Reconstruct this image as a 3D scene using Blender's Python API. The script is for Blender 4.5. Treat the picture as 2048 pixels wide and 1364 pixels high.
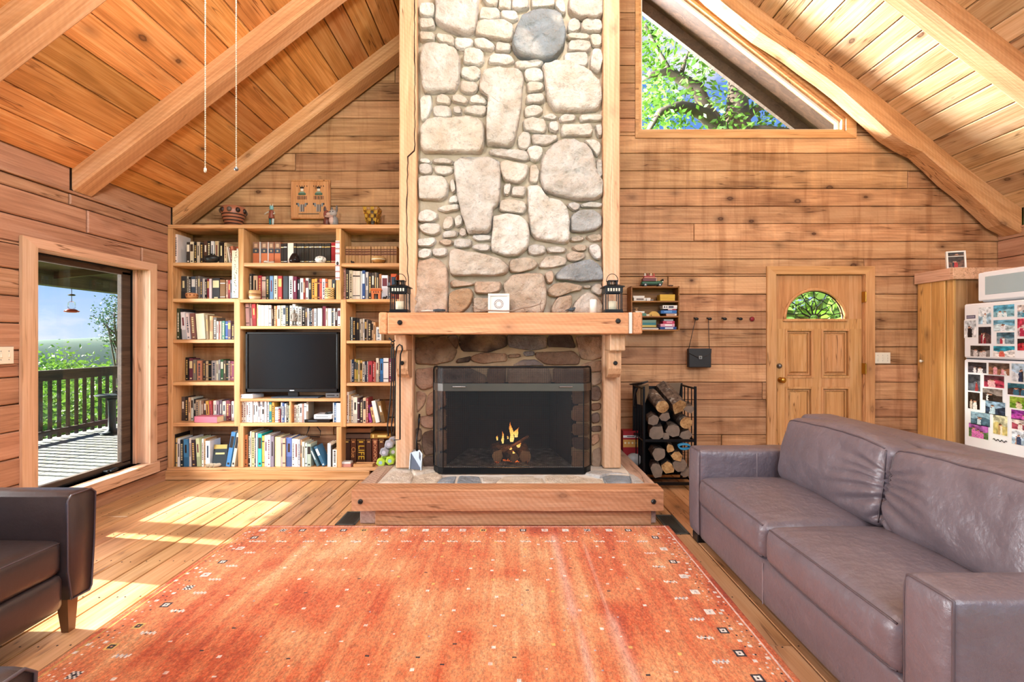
import bpy, bmesh, math, random
from mathutils import Vector, Matrix, noise
random.seed(7)
scene = bpy.context.scene
COL = scene.collection
for o in list(bpy.data.objects): bpy.data.objects.remove(o)

# ---------------------------------------------------------------- camera
CZ = 1.34          # eye height
F = 970.0          # focal length in pixels of the 2048 x 1364 frame
cam_d = bpy.data.cameras.new('camera')
cam_d.sensor_width = 36.0
cam_d.lens = 36.0 * F / 2048.0
cam_d.clip_start = 0.02; cam_d.clip_end = 2000
cam = bpy.data.objects.new('camera', cam_d)
cam.location = (0, 0, CZ); cam.rotation_euler = (math.pi/2, 0, 0)
COL.objects.link(cam); scene.camera = cam
def PX(px, d): return (px-1024.0)*d/F          # photo pixel -> metres at distance d
def PZ(py, d): return CZ-(py-682.0)*d/F

# ---------------------------------------------------------------- exposure
scene.view_settings.view_transform = 'Standard'
scene.view_settings.look = 'None'
scene.view_settings.exposure = 0.24
scene.view_settings.gamma = 1.0
scene.view_settings.use_curve_mapping = False
scene.cycles.max_bounces = 4; scene.cycles.diffuse_bounces = 2; scene.cycles.glossy_bounces = 2; scene.cycles.transmission_bounces = 3
scene.cycles.debug_bvh_type = 'STATIC_BVH'; scene.cycles.transparent_max_bounces = 8; scene.cycles.adaptive_threshold = 0.03; scene.cycles.caustics_reflective = False; scene.cycles.caustics_refractive = False

# ---------------------------------------------------------------- sky
world = bpy.data.worlds.new('sky'); scene.world = world
world.use_nodes = True
wn, wl = world.node_tree.nodes, world.node_tree.links
wn.clear()
def wnode(t, **kw):
    n = wn.new(t)
    for k, v in kw.items(): setattr(n, k, v)
    return n
w_out = wnode('ShaderNodeOutputWorld'); w_bg = wnode('ShaderNodeBackground')
w_tc = wnode('ShaderNodeTexCoord'); w_sep = wnode('ShaderNodeSeparateXYZ')
wl.new(w_tc.outputs['Generated'], w_sep.inputs[0])
w_ramp = wnode('ShaderNodeValToRGB')
er = w_ramp.color_ramp
er.elements[0].position = 0.0; er.elements[0].color = (0.62, 0.74, 0.92, 1)
er.elements[1].position = 0.75; er.elements[1].color = (0.085, 0.21, 0.72, 1)
e = er.elements.new(0.10); e.color = (0.33, 0.55, 0.93, 1)
e = er.elements.new(0.32); e.color = (0.15, 0.33, 0.82, 1)
wl.new(w_sep.outputs['Z'], w_ramp.inputs[0])
w_map = wnode('ShaderNodeMapping'); w_map.inputs['Scale'].default_value = (1, 1, 2.6)
w_map.inputs['Location'].default_value = (0.35, 0.2, 0.1)
wl.new(w_tc.outputs['Generated'], w_map.inputs[0])
w_noise = wnode('ShaderNodeTexNoise'); w_noise.inputs['Scale'].default_value = 4.2
w_noise.inputs['Detail'].default_value = 7; w_noise.inputs['Roughness'].default_value = 0.58
wl.new(w_map.outputs[0], w_noise.inputs[0])
w_cr = wnode('ShaderNodeValToRGB')
w_cr.color_ramp.elements[0].position = 0.50; w_cr.color_ramp.elements[1].position = 0.66
wl.new(w_noise.outputs[0], w_cr.inputs[0])
w_mix = wnode('ShaderNodeMix', data_type='RGBA')
wl.new(w_cr.outputs[0], w_mix.inputs[0]); wl.new(w_ramp.outputs[0], w_mix.inputs[6])
w_mix.inputs[7].default_value = (0.93, 0.90, 0.93, 1)
wl.new(w_mix.outputs[2], w_bg.inputs[0]); w_bg.inputs[1].default_value = 1.0
wl.new(w_bg.outputs[0], w_out.inputs[0])

# ---------------------------------------------------------------- lights
def light(name, kind, loc, energy, color=(1, 1, 1), rot=None, aim=None, **kw):
    d = bpy.data.lights.new(name, kind); d.energy = energy; d.color = color
    for k, v in kw.items(): setattr(d, k, v)
    o = bpy.data.objects.new(name, d); o.location = loc
    if aim is not None:
        o.rotation_euler = (Vector(aim)-Vector(loc)).to_track_quat('-Z', 'Y').to_euler()
    elif rot: o.rotation_euler = rot
    COL.objects.link(o); return o
SUN_DIR = Vector((1.0, -0.165, -0.44)).normalized()
sun = light('sun', 'SUN', (-20, 3, 12), 24.0, (1.0, 0.95, 0.87), aim=Vector((-20, 3, 12))+SUN_DIR, angle=math.radians(0.6))
# fill light added behind the photographer, standing in for unseen windows
light('added_rear_fill', 'AREA', (2.2, -1.7, 3.9), 255.0, (0.94, 0.97, 1.0), aim=(1.4, 5, 1.2), shape='RECTANGLE', size=4.6, size_y=2.4)
# area light added under the porch roof, shining through both left openings
light('added_porch_fill', 'AREA', (-5.4, 2.6, 1.55), 430.0, (0.95, 0.98, 1.0), aim=(0, 2.45, 0.7), shape='RECTANGLE', size=2.4, size_y=1.4)
# area light added outside behind the chimney to brighten the right roof slope
light('added_gable_fill', 'AREA', (-0.7, 7.4, 5.3), 3600.0, (0.88, 0.95, 1.0), aim=(3.9, 4.2, 3.5), shape='RECTANGLE', size=1.8, size_y=1.6)

# ---------------------------------------------------------------- mesh helpers
class G:
    def __init__(s): s.v = []; s.f = []
    def add(s, vs, fs):
        o = len(s.v); s.v += [tuple(p) for p in vs]; s.f += [tuple(i+o for i in f) for f in fs]; return s
    def box(s, x0, x1, y0, y1, z0, z1, b=0.0):
        if x0 > x1: x0, x1 = x1, x0
        if y0 > y1: y0, y1 = y1, y0
        if z0 > z1: z0, z1 = z1, z0
        b = min(b, .45*(x1-x0), .45*(y1-y0), .45*(z1-z0))
        if b <= 0:
            return s.add([(x, y, z) for x in (x0, x1) for y in (y0, y1) for z in (z0, z1)],
                         [(0, 1, 3, 2), (4, 6, 7, 5), (0, 4, 5, 1), (2, 3, 7, 6), (0, 2, 6, 4), (1, 5, 7, 3)])
        vs, ix = [], {}
        for i, x in ((0, x0), (1, x1)):
            for j, y in ((0, y0), (1, y1)):
                for k, z in ((0, z0), (1, z1)):
                    dx, dy, dz = b*(1-2*i), b*(1-2*j), b*(1-2*k)
                    ix[i, j, k] = len(vs)
                    vs += [(x, y+dy, z+dz), (x+dx, y, z+dz), (x+dx, y+dy, z)]
        I = lambda i, j, k, a: ix[i, j, k]+a
        fs = []
        for i in (0, 1):
            q = [I(i, 0, 0, 0), I(i, 0, 1, 0), I(i, 1, 1, 0), I(i, 1, 0, 0)]; fs.append(q if i == 0 else q[::-1])
            q = [I(0, i, 0, 1), I(1, i, 0, 1), I(1, i, 1, 1), I(0, i, 1, 1)]; fs.append(q if i == 0 else q[::-1])
            q = [I(0, 0, i, 2), I(0, 1, i, 2), I(1, 1, i, 2), I(1, 0, i, 2)]; fs.append(q if i == 0 else q[::-1])
        for a in (0, 1):
            for c in (0, 1):
                fs.append((I(a, c, 0, 0), I(a, c, 0, 1), I(a, c, 1, 1), I(a, c, 1, 0)))
                fs.append((I(a, 0, c, 0), I(a, 0, c, 2), I(a, 1, c, 2), I(a, 1, c, 0)))
                fs.append((I(0, a, c, 1), I(0, a, c, 2), I(1, a, c, 2), I(1, a, c, 1)))
        for i in (0, 1):
            for j in (0, 1):
                for k in (0, 1): fs.append((I(i, j, k, 0), I(i, j, k, 1), I(i, j, k, 2)))
        return s.add(vs, fs)
    def prism(s, poly, plane, a0, a1):
        """poly: 2d points; plane 'XZ' extrudes along y, 'XY' along z, 'YZ' along x"""
        n = len(poly)
        def m(p, a):
            return (p[0], a, p[1]) if plane == 'XZ' else (p[0], p[1], a) if plane == 'XY' else (a, p[0], p[1])
        vs = [m(p, a0) for p in poly]+[m(p, a1) for p in poly]
        fs = [tuple(range(n))[::-1], tuple(range(n, 2*n))]+[(i, (i+1) % n, n+(i+1) % n, n+i) for i in range(n)]
        return s.add(vs, fs)
    def tube(s, pts, r, n=8, caps=True, closed=False):
        pts = [Vector(p) for p in pts]; m = len(pts)
        rr = r if hasattr(r, '__len__') else [r]*m
        vs = []; up = None
        for i, p in enumerate(pts):
            if closed: t = pts[(i+1) % m]-pts[i-1]
            else: t = pts[min(i+1, m-1)]-pts[max(i-1, 0)]
            if t.length < 1e-9: t = Vector((0, 0, 1))
            t.normalize()
            if up is None or abs(up.dot(t)) > .95: up = Vector((0, 0, 1)) if abs(t.z) < .9 else Vector((1, 0, 0))
            a = t.cross(up).normalized(); b = a.cross(t).normalized(); up = b
            for k in range(n):
                th = 2*math.pi*k/n
                vs.append(p+(a*math.cos(th)+b*math.sin(th))*rr[i])
        fs = []
        for i in range(m if closed else m-1):
            j = (i+1) % m
            for k in range(n):
                l = (k+1) % n; fs.append((i*n+k, i*n+l, j*n+l, j*n+k))
        if caps and not closed: fs += [tuple(range(n))[::-1], tuple((m-1)*n+k for k in range(n))]
        return s.add(vs, fs)
    def lathe(s, prof, c=(0, 0, 0), n=20, axis='Z'):
        """prof: (radius, height) list"""
        vs = []
        for r, h in prof:
            for k in range(n):
                t = 2*math.pi*k/n; u, v = r*math.cos(t), r*math.sin(t)
                p = (u, v, h) if axis == 'Z' else (u, h, v) if axis == 'Y' else (h, u, v)
                vs.append((p[0]+c[0], p[1]+c[1], p[2]+c[2]))
        fs = []
        for i in range(len(prof)-1):
            for k in range(n):
                l = (k+1) % n; fs.append((i*n+k, i*n+l, (i+1)*n+l, (i+1)*n+k))
        fs += [tuple(range(n))[::-1], tuple((len(prof)-1)*n+k for k in range(n))]
        return s.add(vs, fs)
    def ball(s, c, r, nu=14, nv=9):
        rx, ry, rz = r if hasattr(r, '__len__') else (r, r, r)
        vs = []
        for j in range(nv+1):
            ph = -math.pi/2+math.pi*j/nv
            for i in range(nu):
                th = 2*math.pi*i/nu
                vs.append((c[0]+rx*math.cos(ph)*math.cos(th), c[1]+ry*math.cos(ph)*math.sin(th), c[2]+rz*math.sin(ph)))
        fs = [(j*nu+i, j*nu+(i+1) % nu, (j+1)*nu+(i+1) % nu, (j+1)*nu+i) for j in range(nv) for i in range(nu)]
        return s.add(vs, fs)
    def xf(s, M):
        s.v = [tuple(M @ Vector(p)) for p in s.v]; return s
    def make(s, name, mat=None, parent=None, smooth=False, auto=None):
        me = bpy.data.meshes.new(name); me.from_pydata(s.v, [], s.f)
        bm = bmesh.new(); bm.from_mesh(me)
        if smooth == 'weld': bmesh.ops.remove_doubles(bm, verts=bm.verts, dist=1e-5)
        bmesh.ops.recalc_face_normals(bm, faces=bm.faces); bm.to_mesh(me); bm.free()
        if mat: me.materials.append(mat)
        if smooth: me.polygons.foreach_set('use_smooth', [True]*len(me.polygons))
        o = bpy.data.objects.new(name, me); COL.objects.link(o)
        if parent: o.parent = parent
        return o

def tag(o, label=None, cat=None, group=None, kind=None):
    if label: o['label'] = label
    if cat: o['category'] = cat
    if group: o['group'] = group
    if kind: o['kind'] = kind
    return o
def empty(name, loc=(0, 0, 0), label=None, cat=None, group=None, kind=None):
    o = bpy.data.objects.new(name, None); o.location = loc; o.empty_display_size = .05; COL.objects.link(o)
    return tag(o, label, cat, group, kind)
def put(o, loc, rz=0.0):
    o.location = loc; o.rotation_euler = (0, 0, rz); return o
def copy_tree(o, parent=None):
    c = o.copy(); COL.objects.link(c)
    if parent: c.parent = parent
    for ch in list(o.children): copy_tree(ch, c)
    return c
def colour(o, c): o.color = (c[0], c[1], c[2], 1); return o
def lin(h):
    h = h.lstrip('#'); c = [int(h[i:i+2], 16)/255 for i in (0, 2, 4)]
    return tuple(x/12.92 if x <= .04045 else ((x+.055)/1.055)**2.4 for x in c)
ORD = ('first second third fourth fifth sixth seventh eighth ninth tenth eleventh twelfth thirteenth fourteenth fifteenth sixteenth '
       'seventeenth eighteenth nineteenth twentieth').split()
def ordinal(i):
    if i < 20: return ORD[i]
    n = i+1; t = ['twenty', 'thirty', 'forty'][n//10-2]
    return {20: 'twentieth', 30: 'thirtieth', 40: 'fortieth'}[n] if n % 10 == 0 else t+'-'+ORD[n % 10-1]

# ---------------------------------------------------------------- materials
class N:
    """small node-graph helper"""
    def __init__(s, name, **kw):
        s.m = bpy.data.materials.new(name); s.m.use_nodes = True
        s.t = s.m.node_tree; s.n = s.t.nodes; s.l = s.t.links
        s.b = s.n['Principled BSDF']; s.out = s.n['Material Output']
    def node(s, t, ins=None, **kw):
        n = s.n.new(t)
        for k, v in kw.items(): setattr(n, k, v)
        for k, v in (ins or {}).items():
            if isinstance(v, bpy.types.NodeSocket): s.l.new(v, n.inputs[k])
            else: n.inputs[k].default_value = v
        return n
    def math(s, op, a, b=0.0, c=None, clamp=False):
        n = s.node('ShaderNodeMath', {0: a, 1: b}, operation=op, use_clamp=clamp)
        if c is not None:
            if isinstance(c, bpy.types.NodeSocket): s.l.new(c, n.inputs[2])
            else: n.inputs[2].default_value = c
        return n.outputs[0]
    def mix(s, f, a, b, mode='MIX'):
        n = s.node('ShaderNodeMix', {0: f}, data_type='RGBA', blend_type=mode)
        for i, v in ((6, a), (7, b)):
            if isinstance(v, bpy.types.NodeSocket): s.l.new(v, n.inputs[i])
            else: n.inputs[i].default_value = (*v[:3], 1)
        return n.outputs[2]
    def ramp(s, f, stops, interp='LINEAR'):
        n = s.node('ShaderNodeValToRGB', {0: f}); r = n.color_ramp; r.interpolation = interp
        while len(r.elements) < len(stops): r.elements.new(0.5)
        for e, (p, c) in zip(r.elements, stops):
            e.position = p; e.color = (*c[:3], 1) if hasattr(c, '__len__') else (c, c, c, 1)
        return n.outputs[0]
    rot_y = 0.0
    def coord(s, scale=(1, 1, 1), rand=0.0, src='Object'):
        tc = s.node('ShaderNodeTexCoord').outputs[src]
        if s.rot_y: tc = s.node('ShaderNodeVectorRotate', {'Vector': tc, 'Angle': s.rot_y}, rotation_type='Y_AXIS').outputs[0]
        if rand:
            oi = s.node('ShaderNodeObjectInfo').outputs['Random']
            off = s.node('ShaderNodeVectorMath', {0: (37.0*rand, 91.0*rand, 53.0*rand)}, operation='SCALE')
            s.l.new(oi, off.inputs['Scale'])
            tc = s.node('ShaderNodeVectorMath', {0: tc, 1: off.outputs[0]}, operation='ADD').outputs[0]
        return s.node('ShaderNodeVectorMath', {0: tc, 1: scale}, operation='MULTIPLY').outputs[0]
    def noise(s, co, scale=1.0, detail=2.0, rough=.5, dist=0.0):
        return s.node('ShaderNodeTexNoise', {'Vector': co, 'Scale': scale, 'Detail': detail, 'Roughness': rough, 'Distortion': dist}).outputs[0]
    def bump(s, h, strength=.3, dist=.01, normal=None):
        n = s.node('ShaderNodeBump', {'Height': h, 'Strength': strength, 'Distance': dist})
        if normal: s.l.new(normal, n.inputs['Normal'])
        s.l.new(n.outputs[0], s.b.inputs['Normal']); return n.outputs[0]
    def col(s, c):
        if isinstance(c, bpy.types.NodeSocket): s.l.new(c, s.b.inputs['Base Color'])
        else: s.b.inputs['Base Color'].default_value = (*c[:3], 1)
        return s
    def set(s, **kw):
        for k, v in kw.items():
            k = k.replace('_', ' ')
            if isinstance(v, bpy.types.NodeSocket): s.l.new(v, s.b.inputs[k])
            else: s.b.inputs[k].default_value = v
        return s

def plain(name, c, rough=.5, metal=0.0, vary=.12, scale=9.0, bump=0.0, spec=.5):
    """a solid colour with faint mottling"""
    k = N(name)
    if isinstance(c, str): c = lin(c)
    co = k.coord(rand=1.0)
    nz = k.noise(co, scale, 3)
    f = k.math('MULTIPLY_ADD', nz, 2*vary, 1-vary)
    hv = k.node('ShaderNodeHueSaturation', {'Color': (*c, 1), 'Value': f})
    k.col(hv.outputs[0]).set(Roughness=rough, Metallic=metal)
    k.b.inputs['Specular IOR Level'].default_value = spec
    if bump: k.bump(k.noise(co, scale*6, 3), bump, .004)
    return k.m

def wood(name, dark, mid, light, axis='X', rough=.5, knots=.7, var=.3, saw=0.0, size=1.0, spec=.35, stain=0.0, hue=.005, knot_c='4a2a16', crack=.85, drip=0.0, rot=0.0):
    k = N(name); k.rot_y = rot
    dark, mid, light, kc = lin(dark), lin(mid), lin(light), lin(knot_c)
    ai = 'XYZ'.index(axis)
    def sc(al, ac): return tuple((al if i == ai else ac)*size for i in range(3))
    r = k.node('ShaderNodeObjectInfo').outputs['Random']
    c1 = k.coord(sc(.42, 5.0), 1.0)
    n1 = k.noise(c1, 1.0, 3, .55)
    ring = k.math('SINE', k.math('MULTIPLY', n1, 46.0))
    n2 = k.noise(k.coord(sc(2.2, 85.0), 1.0), 1.0, 2, .6)
    f = k.math('MULTIPLY_ADD', ring, .045, k.math('MULTIPLY_ADD', n2, .42, k.math('MULTIPLY_ADD', n1, .40, .09)))
    c = k.ramp(f, [(.28, dark), (.5, mid), (.72, light)])
    # broad tone drift
    n3 = k.noise(k.coord(sc(1.0, 2.2), 1.0), 1.3, 3, .6)
    c = k.mix(k.math('MULTIPLY_ADD', n3, 1.5, -.45, clamp=True), c, k.mix(1.0, c, (1.18, 1.14, 1.06), 'MULTIPLY'))
    if stain:
        sm = k.ramp(n3, [(.53, 0.0), (.70, stain)])
        c = k.mix(sm, c, k.mix(1.0, c, (.34, .27, .22), 'MULTIPLY'))
    # checks: fine dark cracks along the grain, in places
    n5 = k.noise(k.coord(sc(.9, 16.0), 1.0), 1.0, 2, .55)
    ck = k.ramp(k.math('ABSOLUTE', k.math('SUBTRACT', n5, .5)), [(.004, 1.0), (.016, 0.0)])
    ckm = k.math('MULTIPLY', ck, k.ramp(n3, [(.52, 0.0), (.62, crack)]))
    c = k.mix(ckm, c, k.mix(1.0, c, (.30, .22, .16), 'MULTIPLY'))
    if drip:
        n6 = k.noise(k.coord(sc(9.0, .9), 0.0), 1.0, 4, .6)
        c = k.mix(k.ramp(n6, [(.52, 0.0), (.66, drip)]), c, k.mix(1.0, c, (.62, .50, .40), 'MULTIPLY'))
        c = k.mix(k.ramp(n6, [(.30, drip), (.42, 0.0)]), c, k.mix(1.0, c, (1.25, 1.25, 1.22), 'MULTIPLY'))
    if knots:
        wob = k.math('MULTIPLY_ADD', n1, .10, -.05)
        vo = k.node('ShaderNodeTexVoronoi', {'Vector': k.coord(sc(2.9, 4.8), 1.0), 'Scale': 1.0}, feature='F1')
        gate = k.math('GREATER_THAN', k.node('ShaderNodeSeparateColor', {0: vo.outputs['Color']}).outputs[0], .42)
        d = k.math('ADD', vo.outputs['Distance'], k.math('ADD', wob, k.math('MULTIPLY_ADD', n2, .05, -.025)))
        km = k.math('MULTIPLY', k.ramp(d, [(.03, .75), (.075, 1.0), (.10, .55), (.16, .30), (.30, 0.0)]), gate)
        c = k.mix(k.math('MULTIPLY', km, knots), c, kc)
    if saw:
        wv = k.node('ShaderNodeTexWave', {'Vector': k.coord((1, 1, 1), 1.0), 'Scale': 14.0, 'Distortion': 3.5, 'Detail': 2.0, 'Detail Scale': 1.2}, bands_direction='DIAGONAL').outputs[1]
        c = k.mix(k.math('MULTIPLY', wv, saw*.35), c, k.mix(1.0, c, (.62, .52, .45), 'MULTIPLY'))
    val = k.math('MULTIPLY_ADD', r, var, 1-var/2)
    hh = k.math('MULTIPLY_ADD', k.math('FRACT', k.math('MULTIPLY', r, 17.3)), 2*hue, .5-hue)
    hv = k.node('ShaderNodeHueSaturation', {'Color': c, 'Value': val, 'Hue': hh})
    k.col(hv.outputs[0]).set(Roughness=k.math('MULTIPLY_ADD', n2, .25, rough-.12))
    k.b.inputs['Specular IOR Level'].default_value = spec
    k.bump(k.math('MULTIPLY_ADD', wv, saw, n2) if saw else n2, .35, .004)
    return k.m

MAT = {}
M = MAT
M['wall_x'] = wood('wall_plank_wood', '8c6040', 'be8e66', 'd6ac84', 'X', .6, 1.0, .34, .15, stain=.7, drip=.6)
M['wall_y'] = wood('left_wall_wood', '885c46', 'b08064', 'c69a80', 'Y', .5, .6, .22, .1, stain=.25)
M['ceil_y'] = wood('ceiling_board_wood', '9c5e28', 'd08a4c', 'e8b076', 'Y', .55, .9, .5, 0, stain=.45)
M['ceil_r'] = wood('lit_ceiling_board_wood', 'a07448', 'cea47a', 'e4c4a0', 'Y', .55, .9, .35, 0, stain=.35)  # right slope paler than left: its brighter light put into the colour
M['floor_y'] = wood('floor_board_wood', '9c6a40', 'c69668', 'dcb28a', 'Y', .32, .7, .30, 0, stain=.45, spec=.5)
SLOPE = math.atan(.77)
M['rafter'] = wood('rafter_wood', 'a87048', 'cb9668', 'deb08a', 'X', .6, .6, .15, .35, rot=SLOPE)
M['rafter_r'] = wood('right_rafter_wood', 'a87048', 'cb9668', 'deb08a', 'X', .6, .6, .15, .35, rot=-SLOPE)
M['post'] = wood('post_wood', 'bc8c66', 'dcae88', 'ecccac', 'Z', .6, .5, .12, .35)
M['mantel'] = wood('mantel_wood', 'b27648', 'd69c70', 'e6b68e', 'X', .6, .5, .12, .4)
M['mantel_y'] = wood('mantel_return_wood', 'b27648', 'd69c70', 'e6b68e', 'Y', .6, .5, .12, .4)
M['hearth'] = wood('hearth_beam_wood', '96643e', 'c28e66', 'd6aa84', 'X', .65, .5, .12, .9)
M['hearth_y'] = wood('hearth_side_wood', '98786a', 'b89a8a', 'ccb2a2', 'Y', .65, .5, .12, .9)
M['case_x'] = wood('bookcase_shelf_wood', 'b07a44', 'd8a470', 'e8c094', 'X', .5, .5, .10, 0)
M['case_z'] = wood('bookcase_upright_wood', 'b07a44', 'd4a06c', 'e4bc90', 'Z', .5, .5, .10, 0)
M['door'] = wood('door_oak', 'a87040', 'cb9660', 'dcae80', 'Z', .45, .15, .05, 0, size=1.4)
M['trim_z'] = wood('casing_wood_upright', 'a87244', 'ca9664', 'dcb084', 'Z', .5, .5, .10, 0)
M['trim_x'] = wood('casing_wood_level', 'a87244', 'ca9664', 'dcb084', 'X', .5, .5, .10, 0)
M['trim_y'] = wood('casing_wood_side', 'b48868', 'd0a486', 'e0bca2', 'Y', .5, .4, .10, 0)
M['trimw_z'] = wood('window_casing_wood', 'b48868', 'd0a486', 'e0bca2', 'Z', .5, .4, .10, 0)
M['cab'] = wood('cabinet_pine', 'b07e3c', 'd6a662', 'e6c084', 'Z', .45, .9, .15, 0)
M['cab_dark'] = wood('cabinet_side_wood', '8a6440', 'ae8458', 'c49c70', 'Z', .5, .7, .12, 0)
M['smallshelf'] = wood('small_shelf_wood', '6e421c', '94602f', 'b07c45', 'X', .5, .2, .08, 0)
M['deck'] = wood('deck_board', '6f6f66', '8c8e85', 'a2a59c', 'Y', .7, .1, .12, 0)
M['rail'] = wood('weathered_rail', '2e231c', '4a3a30', '5e4d40', 'Y', .7, .2, .1, 0)
M['dark_wood'] = wood('eave_wood', '24160f', '3d281c', '543a2a', 'X', .7, .2, .2, 0)
M['gap'] = plain('dark_joint_wood', '2a170c', .9, vary=.3)  # dark backing behind boards, also joints and cracks
M['black'] = plain('black_metal', '17181a', .42, .6, .15)
M['iron'] = plain('wrought_iron', '2c2b2b', .45, .7, .2)
M['steel'] = plain('brushed_steel', '8d9092', .35, .9, .1)
M['brass'] = plain('brass', 'b78a3c', .3, .95, .1)
M['white'] = plain('white_enamel', 'f2f3f5', .3, 0, .02)
M['cream'] = plain('cream_paper', 'e9dcc0', .8, 0, .08)
M['ivory'] = plain('ivory_plastic', 'ece2cc', .4, 0, .03)
M['plastic'] = plain('black_plastic', '101113', .3, 0, .1)
M['grey_plastic'] = plain('grey_plastic', '4b5560', .4, 0, .1)

def oc_mat(name, rough=.55, vary=.10, scale=14, spec=.4):
    """takes its colour from the object"""
    k = N(name); oi = k.node('ShaderNodeObjectInfo').outputs['Color']
    nz = k.noise(k.coord(rand=1.0), scale, 3)
    hv = k.node('ShaderNodeHueSaturation', {'Color': oi, 'Value': k.math('MULTIPLY_ADD', nz, 2*vary, 1-vary)})
    k.col(hv.outputs[0]).set(Roughness=rough); k.b.inputs['Specular IOR Level'].default_value = spec
    return k.m
M['cover'] = oc_mat('book_cover_cloth')
M['paint'] = oc_mat('painted_surface', .4, .06)
M['print'] = oc_mat('printed_mark', .6, .02)
M['pages'] = plain('page_edges', 'e6d3b0', .85, 0, .12, 120)
def attr_mat(name, rough=.6, spec=.3):
    k = N(name); a = k.node('ShaderNodeVertexColor', layer_name='Col').outputs[0]
    k.col(a).set(Roughness=rough); k.b.inputs['Specular IOR Level'].default_value = spec
    return k.m
M['photo'] = attr_mat('glossy_photo_print', .25, .4)
def emis(name, c, s):
    k = N(name); k.set(Emission_Strength=s); k.col((0, 0, 0)); k.b.inputs['Emission Color'].default_value = (*c, 1); k.m.cycles.emission_sampling = 'NONE'; return k.m
def glass(name, tint=(1, 1, 1), rough=0.0):
    k = N(name)
    tr = k.node('ShaderNodeBsdfTransparent', {0: (*tint, 1)}); gl = k.node('ShaderNodeBsdfGlossy', {0: (1, 1, 1, 1), 'Roughness': rough})
    fr = k.node('ShaderNodeFresnel', {0: 1.45})
    mx = k.node('ShaderNodeMixShader', {0: k.math('MULTIPLY', fr.outputs[0], .5), 1: tr.outputs[0], 2: gl.outputs[0]})
    k.l.new(mx.outputs[0], k.out.inputs[0]); return k.m
M['pane'] = glass('window_glass', (.93, .96, .95))
M['clear'] = glass('clear_glass', (.96, .97, .96))
# ================================================================ room shell
XL, XR, YB = -3.33, 5.0, 5.0            # left wall, right wall, gable wall
SL, ZP = 0.77, 2.64                     # roof slope, height of the slope at the side walls
XRIDGE = (XL+XR)/2
def roof(x): return ZP+SL*(x-XL) if x < XRIDGE else ZP+SL*(XR-x)

def clip(poly, a, b, c):
    """keep a*x + b*y <= c"""
    out = []
    for i, p in enumerate(poly):
        q = poly[(i+1) % len(poly)]
        dp, dq = a*p[0]+b*p[1]-c, a*q[0]+b*q[1]-c
        if dp <= 0: out.append(p)
        if (dp < 0 < dq) or (dq < 0 < dp):
            t = dp/(dp-dq); out.append((p[0]+t*(q[0]-p[0]), p[1]+t*(q[1]-p[1])))
    res = []
    for p in out:
        if not res or math.hypot(p[0]-res[-1][0], p[1]-res[-1][1]) > 1e-4: res.append(p)
    if len(res) > 1 and math.hypot(res[0][0]-res[-1][0], res[0][1]-res[-1][1]) < 1e-4: res.pop()
    return res if len(res) > 2 else []
def area(p): return .5*sum(p[i][0]*p[(i+1) % len(p)][1]-p[(i+1) % len(p)][0]*p[i][1] for i in range(len(p)))
def minus(poly, hole):
    """convex polygon minus convex hole (counter-clockwise) -> convex pieces"""
    inter = poly
    for i in range(len(hole)):
        p, q = hole[i], hole[(i+1) % len(hole)]
        a, b = q[1]-p[1], -(q[0]-p[0]); inter = clip(inter, a, b, a*p[0]+b*p[1])
        if not inter: return [poly]
    if abs(area(inter)) < 1e-5: return [poly]
    res, rest = [], poly
    for i in range(len(hole)):
        p, q = hole[i], hole[(i+1) % len(hole)]
        a, b = q[1]-p[1], -(q[0]-p[0]); c = a*p[0]+b*p[1]      # inside: a*x+b*y <= c
        o = clip(rest, -a, -b, -c)
        if o and abs(area(o)) > 1e-4: res.append(o)
        rest = clip(rest, a, b, c)
        if not rest: break
    return res
def inset(poly, d):
    if area(poly) < 0: poly = poly[::-1]
    r = list(poly)
    for i in range(len(poly)):
        p, q = poly[i], poly[(i+1) % len(poly)]
        a, b = q[1]-p[1], -(q[0]-p[0]); L = math.hypot(a, b)
        if L < 1e-6: continue
        a, b = a/L, b/L; r = clip(r, a, b, a*p[0]+b*p[1]-d)
        if not r: return []
    return r
def slab(g, poly, f, front, back, bev):
    """a flat piece with eased front edges; f(u, v, depth) -> point"""
    a = inset(poly, bev*.2); b = inset(a, bev) if a else []
    if not b or len(a) != len(b): a = poly if area(poly) > 0 else poly[::-1]; b = a
    n = len(a); s = 1 if back > front else -1
    vs = [f(u, v, back) for u, v in a]+[f(u, v, front+s*bev) for u, v in a]+[f(u, v, front) for u, v in b]
    fs = [tuple(range(n))[::-1], tuple(range(2*n, 3*n))]
    for k in (0, n): fs += [(k+i, k+(i+1) % n, k+n+(i+1) % n, k+n+i) for i in range(n)]
    return g.add(vs, fs)

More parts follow.
